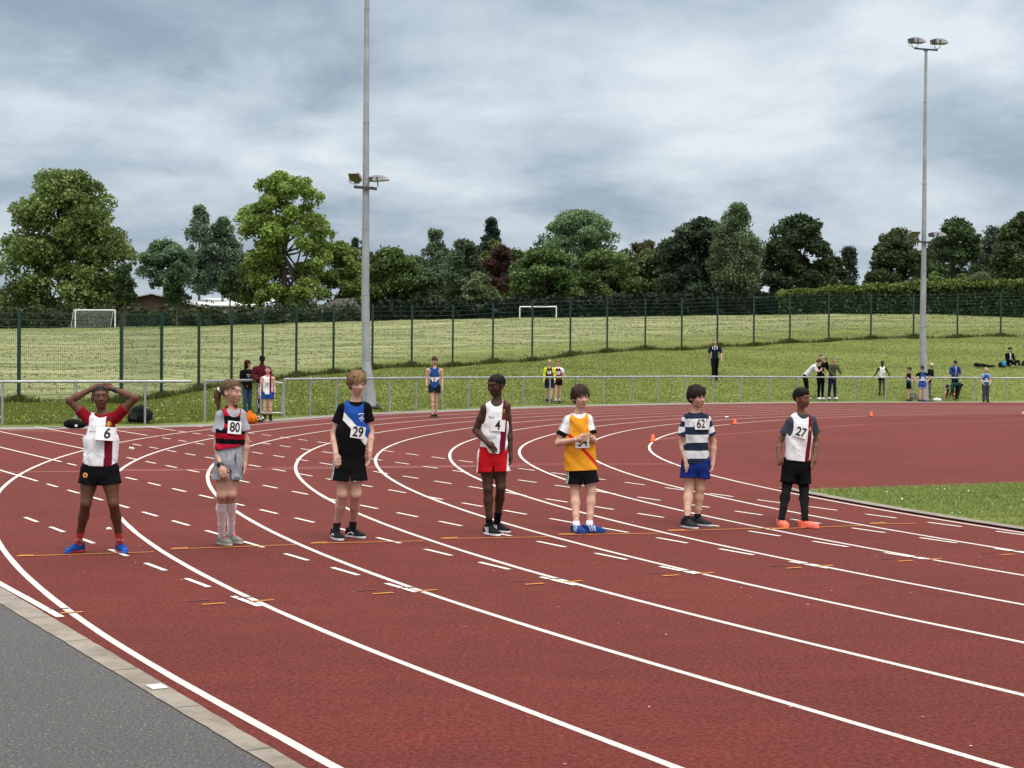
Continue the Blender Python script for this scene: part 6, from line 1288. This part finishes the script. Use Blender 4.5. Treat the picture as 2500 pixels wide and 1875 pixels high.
def coat(col, **k): return dict(kind='long', col=col, infl=.022, hem=k.pop('hem', -.08), hemw=.155, hemd=.125, scoop=(.02, .02), fold=.007, name=k.pop('name', 'jacket')) | k
SB = dict(col=BLK, sole=(.3, .3, .3)); SW = dict(col=(.72, .72, .72)); BLU = (.018, .075, .27)
def _st(L, C):
    m = (np.abs(L[:, 0]) > .085); C[m & (np.abs(np.sin(L[:, 1] * 110)) > .8)] = (.5, .5, .5); return C
def cap(c, col):
    H, R, k = c['H'], c['RH'], c['hk']; S = Sdf(H - .2, H + .2, c['h']); W = lambda x, y, z: H + k * (x * R[0] + y * R[1] + z * R[2]); S.ell(W(0, -.012, .045), np.array([.083, .100, .075]) * k, R, .01); S.plane(W(0, 0, .038), -R[2]); S.ell(W(0, .10, .044), np.array([.062, .055, .009]) * k, R, .01); p, q = S.mesh(); mesh_obj('cap', p, q, M['cloth'], c['root'], cols=np.tile(col, (len(p), 1)), smooth=True)
def _pip(L, C, k): C[(L[:, 2] > k['Lt'] * .72) & (np.abs(np.abs(L[:, 0]) - .10) < .012) & (L[:, 1] > 0)] = WHT; C[(np.abs(L[:, 0]) < .012) & (L[:, 2] > k['Lt'] * .7)] = WHT; return C
def _shp(L, C, k): C[(L[:, 0] < -.09) & (L[:, 2] > k['Lt'] * .72)] = (.5, .5, .45); return C
def phone(c): J = c['J']; m = MB(); m.box(tuple(J['tipR'] + np.array([0, -.02, .0])), (.075, .012, .145), Matrix.Rotation(.5, 3, 'Z')); m.build('phone', M['strap'], c['root'])
def _bh(L, C):
    for z in (.11, .18): C[(np.abs(L[:, 2] - z) < .016) & (L[:, 0] > -.02)] = BLK
    return C
def _hemw(L, C): C[L[:, 2] < -.175] = (.6, .6, .6); return C
def _zip(L, C): C[(np.abs(np.abs(L[:, 0]) - .014) < .008) & (L[:, 1] > 0) & (L[:, 2] > .2)] = (.55, .55, .6); return C
def _open(L, C): C[(np.abs(L[:, 0]) < .045) & (L[:, 1] > .02)] = (.5, .52, .58); return C
def _rk(p, C): C[(p[:, 0] < -.05) | (p[:, 2] < .06)] = (.01, .012, .018); return C
bg(653, 1028, 893.5, 'boy with number 28 in a white and maroon vest at the small rail gate', 0.1, top=vest(WHT, pat=lambda L, C, k: p27(L, C, k)), shorts=dict(hem=.45, col=ROY), socks=dict(h=.19, col=BLK), shoes=SB, hair=(.11, .06, .03), style='crop', bibs=[dict(on='top', cx=-.02, cz=.24, w=.13, h=.12, text='28', tsize=.115, ext=.1)], extras=lambda c: wristband(c, 'R', .92, .027))
def exw(c):
    text_on('WEAR IT\nOUT', 0.0, c['Lt'] * .62, .05, c['out']['top'], c['RT'], c['hip'], c['root'], 'print', M['white_print'], ext=1)
bg(603, 1007, 879, 'woman with long dark red hair in a black hoodie and jeans behind the rail', .7, hy=1.4, child=False, arms=('low', 'chin'), top=coat(BLK, name='hoodie', hood=True), legs=dict(col=(.05, .085, .15), loose=.012, infl=.008), shoes=SB, hair=(.040, .008, .008), style='long', skin=SK_P, extras=exw)
bg(639, 1011, 868, 'man in a maroon hoodie and black cap behind boy 28', .25, child=False, arms=('front', 'rail'), head=(.3, .45, 0), top=coat((.085, .008, .020), name='hoodie', hood=True, hemw=.17), legs=dict(col=BLK, loose=.012, infl=.01, pat=lambda L, C, k: _st(L, C)), shoes=SB, skin=SK_DD, style='buzz', girth=1.1, extras=lambda c: cap(c, BLK))
bg(1060, 1019, 870, 'teenage boy with number 0 in a blue vest walking on the outer lane', 0.05, step=.05, stance=.03, child=False, arms='down', head=(.0, .25, 0), top=vest((.018, .07, .25), hem=-.04, pat=band(WHT, .205, .275)), shorts=dict(hem=.42, col=NAV), shoes=SB, hair=(.06, .035, .02), style='short', skin=SK_P, bibs=[dict(on='top', cx=0, cz=.205, w=.14, h=.12, text='0', tsize=.13, ext=.8)], girth=.92,
   extras=lambda c: (text_on('HARRIERS AC', 0, .285, .040, c['out']['top'], c['RT'], c['hip'], c['root'], 'print', M['ink'], ext=1), wristband(c, 'L', .9, .03)))
G2 = 'two athletes walking side by side behind the rail'
bg(1341, 980, 878, 'blond boy with number 92 in a bright yellow long sleeved top and dark vest', -.1, step=-.07, arms='down', head=(.1, .3, 0), top=dict(kind='long', col=(.62, .72, .03), infl=.010, hem=.0, hemw=.125, fold=.003, name='undershirt'), over=vest(NAV, armw=.095, pat=hoops(NAV, (.14, .01, .03), .06)), shorts=dict(hem=.75, hemr=.10, col=NAV), shoes=SB, hair=(.42, .31, .15), style='short', bibs=[dict(on='over', cx=0, cz=.30, w=.14, h=.12, text='92', tsize=.115, ext=.1)])
bg(1361, 983, 878, 'boy with number 90 in a white T-shirt and red and black hooped vest', .15, step=.06, arms='swing', head=(-.1, .15, 0), top=tee(WHT), over=vest(BLK, armw=.095, pat=hoops((.34, .015, .04), (.02, .01, .015), .045)), shorts=dict(hem=.40, col=BLK), socks=dict(h=.16, col=WHT), shoes=SB, hair=(.26, .15, .07), style='short', bibs=[dict(on='over', cx=0, cz=.31, w=.14, h=.12, text='90', tsize=.115, ext=.1)])
bg(1745, 929, 827, 'man in a navy polo shirt and black trousers walking down the bank', -.25, step=.10, stance=.03, child=False, arms='swing', top=tee(NAV, sleeve=.8, sr=.07, hem=-.06, pat=lambda L, C, k: _pip(L, C, k)), legs=dict(col=BLK, loose=.016, infl=.01), shoes=SB, hair=(.16, .14, .12), style='crop', skin=SK_P)
def lean_pose(H):
    J = stand(H, 1.25, arms='rail', child=False); R = frame(1.25); o = lambda x, y, z: x * H * R[0] + y * H * R[1] + np.array([0, 0, z * H]); J['neck'] = o(0, .20, .765); J['head'] = o(0, .285, .83)
    for s, g in (('L', -1), ('R', 1)): J['sh' + s] = o(g * .11, .19, .735); J['el' + s] = o(g * .10, .24, .62); J['wr' + s] = o(g * .04, .33, .65); J['tip' + s] = o(g * .01, .35, .72); J['hip' + s] = o(g * .05, -.03, .51)
    return J
bg(1968, 974, 866, 'man in a white shirt bent forward leaning on the rail', 1.25, J=lean_pose, D=None, child=False, head=(1.2, .25, 0), top=dict(kind='tee', col=(.66, .67, .70), infl=.02, hem=-.10, hemw=.15, hemd=.13, sleeve=.9, sr=.06, scoop=(.02, .02), fold=.006, name='shirt'), legs=dict(col=BLK, loose=.014, infl=.012), shoes=SW, hair=(.07, .03, .02), style='short', skin=SK_P)
bg(2003, 975, 864, 'man in a black tracksuit and white shoes holding a phone up to his face', .45, child=False, arms=('front', 'phone'), top=coat(BLK, pat=lambda L, C, k: _shp(L, C, k)), legs=dict(col=BLK, loose=.006, infl=.006), shoes=SW, hair=(.05, .035, .03), style='buzz', skin=SK_P, extras=lambda c: phone(c))
bg(2031, 974, 871.5, 'man in an olive green jacket and jeans with both hands resting on the rail', .35, child=False, arms='rail', lean=.10, step=-.05, top=coat((.060, .062, .038)), legs=dict(col=(.012, .022, .055), loose=.012, infl=.008), shoes=SW, hair=(.16, .14, .12), style='crop', skin=SK_P)
bg(2153, 965, 880, 'dark skinned boy in a white vest with black hoops walking behind the rail', -.1, step=-.07, arms='out', top=vest(WHT, pat=lambda L, C, k: hoops(BLK, WHT, .045)(L, C, k) if False else _bh(L, C)), shorts=dict(hem=.30, col=BLK), socks=dict(h=.13, col=BLK), shoes=SB, skin=SK_DD, hair=(.006, .005, .005), style='buzz', extras=lambda c: text_on('77', -.03, c['Lt'] * .55, .09, c['out']['top'], c['RT'], c['hip'], c['root'], 'print', M['cable'], ext=1))
bg(2218, 979.5, 896, 'boy in a black and blue top looking down at his hands beside the mast', 1.1, arms='front', head=(1.1, .6, 0), top=tee(BLK), over=vest(BLU, pat=band(BLK, .28, .6), armw=.10), shorts=dict(hem=.60, col=BLK), shoes=SB, hair=(.07, .035, .02), style='short')
bg(2251, 980.5, 893, 'boy in a blue vest with his hands on his hips in front of the mast', -.1, arms='hips', head=(.1, .55, 0), top=tee(BLK), over=vest(BLU, pat=band(WHT, .135, .20), armw=.10, hem=-.09), shorts=dict(hem=.55, col=(.03, .08, .30), pat=lambda L, C, k: _hemw(L, C)), shoes=SB, hair=(.05, .03, .02), style='short', bibs=[dict(on='over', cx=0, cz=.25, w=.13, h=.10, text='6', tsize=.11, ext=.4)])
bg(2266, 970, 886, 'old man with white hair in a dark jacket half hidden by the mast', .7, child=False, arms=('front', 'front'), lean=.22, head=(.9, .35, 0), top=coat((.012, .012, .016)), legs=dict(col=(.16, .13, .10), loose=.014, infl=.01), shoes=SB, hair=(.60, .57, .50), style='short', skin=SK_P)
bg(2331, 966, 880, 'youth in a royal blue hoodie standing behind the person who bends down', .1, child=False, arms='front', head=(.2, .5, 0), top=coat((.015, .040, .16), name='hoodie', hood=True, pat=lambda L, C, k: _zip(L, C)), legs=dict(col=NAV, loose=.01, infl=.008), shoes=SB, hair=(.03, .02, .015), style='short')
def bend_pose(H):
    R = frame(-1.25); o = lambda x, y, z: x * H * R[0] + y * H * R[1] + np.array([0, 0, z * H]); J = {}
    for s, g in (('L', -1), ('R', 1)): J['an' + s] = o(g * .06, .0 + .03 * g, .048); J['kn' + s] = o(g * .06, -.02, .27); J['hip' + s] = o(g * .05, -.10, .48); J['sh' + s] = o(g * .10, .24, .42); J['el' + s] = o(g * .10, .27, .26); J['wr' + s] = o(g * .08, .32, .12); J['tip' + s] = o(g * .07, .34, .05)
    J['neck'] = o(0, .26, .46); J['head'] = o(0, .34, .40); return J
bg(2336, 976, 900, 'person in dark clothes bending down over the orange bags', -1.25, J=bend_pose, H=1.45, head=(-1.2, .9, 0), top=dict(kind='long', col=(.010, .045, .040), infl=.016, hem=-.02, hemw=.14, fold=.004, name='shirt'), legs=dict(col=(.016, .018, .02), loose=.010, infl=.010), shoes=SB, hair=(.03, .02, .015), style='short')
bg(2406, 982.5, 897, 'fair haired boy in pale blue T-shirt, blue vest and grey trousers with hands clasped', 0, arms='low', top=tee((.26, .36, .55)), over=vest(BLU, pat=band(WHT, .13, .20), armw=.098), legs=dict(col=(.055, .06, .08), loose=.014, infl=.01), shoes=SB, hair=(.45, .36, .25), style='crop', bibs=[dict(on='over', cx=0, cz=.24, w=.13, h=.10, text='XX', tsize=.11, ext=.3)])
def sit_pose(H):
    R = frame(.35); o = lambda x, y, z: x * H * R[0] + y * H * R[1] + np.array([0, 0, z * H]); J = {}
    for s, g in (('L', -1), ('R', 1)): J['hip' + s] = o(g * .055, 0, .075); J['sh' + s] = o(g * .115, .02, .355); J['el' + s] = o(g * .14, .07, .20); J['wr' + s] = o(g * .06, .18, .15); J['tip' + s] = o(g * .01, .21, .14)
    J['knL'] = o(-.10, .22, .17); J['anL'] = o(-.02, .34, .05); J['knR'] = o(.20, .19, .16); J['anR'] = o(.10, .36, .05); J['neck'] = o(0, .02, .395); J['head'] = o(.0, .05, .495); return J
bg(2463, 894, 842, 'man in a black cap and black jacket sitting on the bank near the right edge', .35, J=sit_pose, H=1.78, child=False, head=(1.0, .1, 0), top=coat(BLK, pat=lambda L, C, k: _open(L, C), hem=-.04), legs=dict(col=BLK, loose=.012, infl=.01, bot=0), shoes=SB | dict(lift=True), hair=(.03, .02, .015), style='buzz', skin=SK_P, extras=lambda c: cap(c, BLK))
def run_pose(H):
    R = frame(1.5); o = lambda x, y, z: x * H * R[0] + y * H * R[1] + np.array([0, 0, z * H]); J = stand(H, 1.5, arms='down'); J['anL'] = o(-.03, -.20, .05); J['knL'] = o(-.05, -.10, .27); J['anR'] = o(.04, .10, .14); J['knR'] = o(.05, .17, .33); return J
bg(2521, 1014, 900, 'runner in pink shoes and white socks, only a foot inside the right edge', 1.5, J=run_pose, H=1.5, D=51.5, top=vest(WHT), shorts=dict(hem=.4, col=BLK), socks=dict(h=.13, col=WHT), shoes=dict(col=(.80, .20, .24), sole=(.8, .3, .33), lift=True), skin=SK_DD, hair=(.006, .005, .005), style='crop', foot=(1.45, 1.45))

# ---------------------------------------------------------------- bags and litter
def blob(name, loc, prims, col, label, cat, seed=0, fold=.006, h=.014, parts=None, rz=0, flat=0.0, group=None, pat=None):
    root = empty(name, loc, label, cat, group, rz); P = np.array([p[0] for p in prims]); Rr = max(max(p[1]) for p in prims); S = Sdf(P.min(0) - Rr - .06, P.max(0) + Rr + .06, h)
    for c, r in prims: S.ell(c, r, None, .05)
    if fold: S.fold(fold, seed, 1.0)
    S.plane((0, 0, flat), (0, 0, -1)); p, q = S.mesh(); C = np.tile(col, (len(p), 1)).astype(float)
    if pat: C = pat(p, C)
    mesh_obj('bag_body' if cat in ('bag', 'backpack') else 'shell', p, q, M['cloth'], root, cols=C, smooth=True)
    for nm, build in (parts or {}).items(): m = MB(); build(m); m.build(nm, M['strap'] if nm != 'tag' else M['bib'], root)
    return root
def gl(x, y, z=0.0): p = gnd(x, y, z); return (p[0], p[1], z)
blob('duffel_bag', gl(180, 1046, .0), [((-.08, 0, .10), (.16, .12, .10)), ((.10, 0, .09), (.20, .12, .09)), ((0, 0, .15), (.14, .10, .06))], (.008, .008, .009), 'black duffel bag lying on the grey path behind boy 6', 'bag', 3, parts={'strap': lambda m: m.tube([(-.2, -.02, .06), (-.32, -.04, .02), (-.50, -.05, .015), (-.58, -.05, .02)], .009, 6), 'tag': lambda m: m.box((.09, -.125, .07), (.06, .01, .05))})
pb = blob('backpack', gl(342, 1032, .0), [((-.02, 0, .22), (.24, .15, .22)), ((.14, .02, .17), (.18, .14, .17)), ((-.20, -.02, .12), (.13, .11, .13)), ((.02, -.05, .34), (.15, .11, .10))], (.015, .016, .018), 'large black and grey backpack on the grass leaning against a rail post', 'backpack', 5, .008,
    parts={'pocket': lambda m: m.box((-.12, -.155, .17), (.17, .03, .15), Matrix.Rotation(.25, 3, 'Y')), 'strap': lambda m: m.tube([(.24, -.02, .36), (.33, -.05, .25), (.32, -.08, .08), (.22, -.1, .03)], .018, 6), 'handle': lambda m: m.tube([(-.03, 0, .42), (0, 0, .47), (.05, 0, .46), (.07, 0, .41)], .012, 6)})
blob('drawstring_bag', gl(614, 1034, .0), [((0, 0, .12), (.16, .12, .14)), ((-.04, 0, .24), (.08, .07, .09))], (.62, .16, .012), 'orange drawstring bag on the grey path behind girl 80', 'bag', 8, .01, parts={'cord': lambda m: m.tube([(-.05, -.02, .30), (.02, -.06, .33), (.08, -.1, .25)], .006, 5)})
def camo(p, C): m = np.sin(p[:, 0] * 60) * np.sin(p[:, 2] * 70 + p[:, 0] * 30) > .1; C[m] = (.5, .5, .42); return C
blob('patterned_bag', gl(635, 1031, .0), [((0, 0, .08), (.14, .09, .09))], (.03, .03, .028), 'small black and white patterned bag at the feet of boy 28', 'bag', 9, .006, pat=camo)
def on_t(x, y): D = ground_D(x, y); p = at(x, y, D); return (p[0], D, p[2])
blob('blue_jacket', on_t(2447, 896), [((0, 0, .12), (.22, .15, .17)), ((.05, 0, .22), (.12, .1, .1))], (.03, .20, .36), 'black and turquoise rucksack beside the sitting man', 'backpack', 12, .012, pat=lambda p, C: _rk(p, C))
bpy.data.objects['blue_jacket'].name = 'rucksack'
blob('dark_coat', on_t(2402, 896), [((-.38, 0, .12), (.17, .12, .11)), ((-.1, 0, .10), (.30, .16, .09)), ((.28, -.03, .06), (.32, .14, .06))], (.010, .010, .011), 'black coat and bag lying on the bank left of the sitting man', 'coat', 14, .012)
blob('dark_rucksack', on_t(2500, 893), [((.05, 0, .13), (.2, .15, .17))], (.02, .035, .035), 'dark bag on the bank cut off by the right edge', 'bag', 15, .01)
blob('carrier_bag', on_t(2288, 980), [((-.05, 0, .07), (.15, .1, .09)), ((.09, 0, .06), (.12, .1, .07))], (.70, .71, .74), 'crumpled white carrier bag on the grass in front of the mast', 'bag', 16, .018)
blob('orange_sack', on_t(2309, 969), [((0, 0, .10), (.13, .1, .14))], (.75, .22, .02), 'orange bag left of the person bending down', 'bag', 17, .01, group='orange bags by the bending person')
blob('orange_sack', on_t(2334, 968), [((0, 0, .07), (.13, .1, .10))], (.75, .20, .03), 'orange bag partly hidden behind the legs of the person bending down', 'bag', 18, .01, group='orange bags by the bending person')
cb = empty('storage_crate', on_t(2228, 972), 'small dark framed crate on the grass between the boy looking down and the mast', 'crate')
m = MB(); m.box((0, 0, .10), (.26, .2, .18)); m.build('crate_body', M['grey_wall'], cb)
m = MB(); m.box((0, -.102, .012), (.29, .02, .024)); m.box((0, -.102, .20), (.29, .02, .024)); m.box((-.135, -.102, .106), (.02, .02, .16)); m.box((.135, -.102, .106), (.02, .02, .16)); m.build('crate_frame', M['strap'], cb)
def crumple(x, y, w, h_, label, seed, z=.004, rz=0.0, name='crumpled_wrapper'):
    p = gnd(x, y, 0); r = np.random.default_rng(seed); S = Sdf((-w, -w * .7, -.01), (w, w * .7, h_ * 2.2), max(.004, w / 26))
    for i in range(5): S.ell((r.uniform(-w * .55, w * .55), r.uniform(-.2, .2) * w, h_ * r.uniform(.2, .6)), (w * r.uniform(.22, .4), w * .28, h_ * r.uniform(.35, .8)), None, .01)
    S.fold(.25 * h_, seed, 3.0); P_, Q_ = S.mesh(); o = mesh_obj(name, P_, Q_, M['litter'], smooth=False, loc=(p[0], p[1], z)); tag(o, label, 'litter')
crumple(319, 1097, .085, .028, 'crumpled white tissue lying between boy 6 and girl 80', 4)
crumple(267, 1294, .035, .022, 'small white scrap of tissue behind the right foot of boy 6', 6)
crumple(1773, 1020, .085, .04, 'crumpled white paper on the far lanes above the middle cone', 7)
crumple(1868, 974, .12, .06, 'small white scrap on the grass by the rail, left of boy 27', 8)
p = gnd(383, 1681.5); m = MB(); m.box((0, 0, .0035), (.075, .095, .005), Matrix.Rotation(.55, 3, 'Z')); o = m.build('white_card', M['bib'], loc=(p[0], p[1], .008)); tag(o, 'small white card lying on the concrete edging at the lower left', 'card')
n = 170; px = rng.uniform(-50, 2550, n); D_ = rng.uniform(5.6, 34, n) ** 1.0; X = (px - IW / 2) * D_ / F; keep = (X - ab(0, R1 + .05)[0]) > -30
aa_ = (X - P4) * DX + (D_ - P5) * DY; keep = np.array([True] * n)
V, Fq = leaf_quads(np.stack([X, D_, X * 0 + .021], 1), .010, 6.0, 2.2); V[:, 2] = .009; sel = np.repeat((D_ > 9.5) | (px > 900), 4)
ks = np.where((D_ > 9.5) | (px > 900))[0]; V = V.reshape(n, 4, 3)[ks].reshape(-1, 3); Fq = Fq[:len(ks)]; o = mesh_obj('fallen_petals', V, Fq, M['flower'], cols=np.repeat(rng.uniform(.35, .8, (len(ks), 1)) * np.array([[1, .93, .85]]), 4, 0)); tag(o, kind='stuff'); o['label'] = 'tiny pale petals and flecks scattered over the red track'
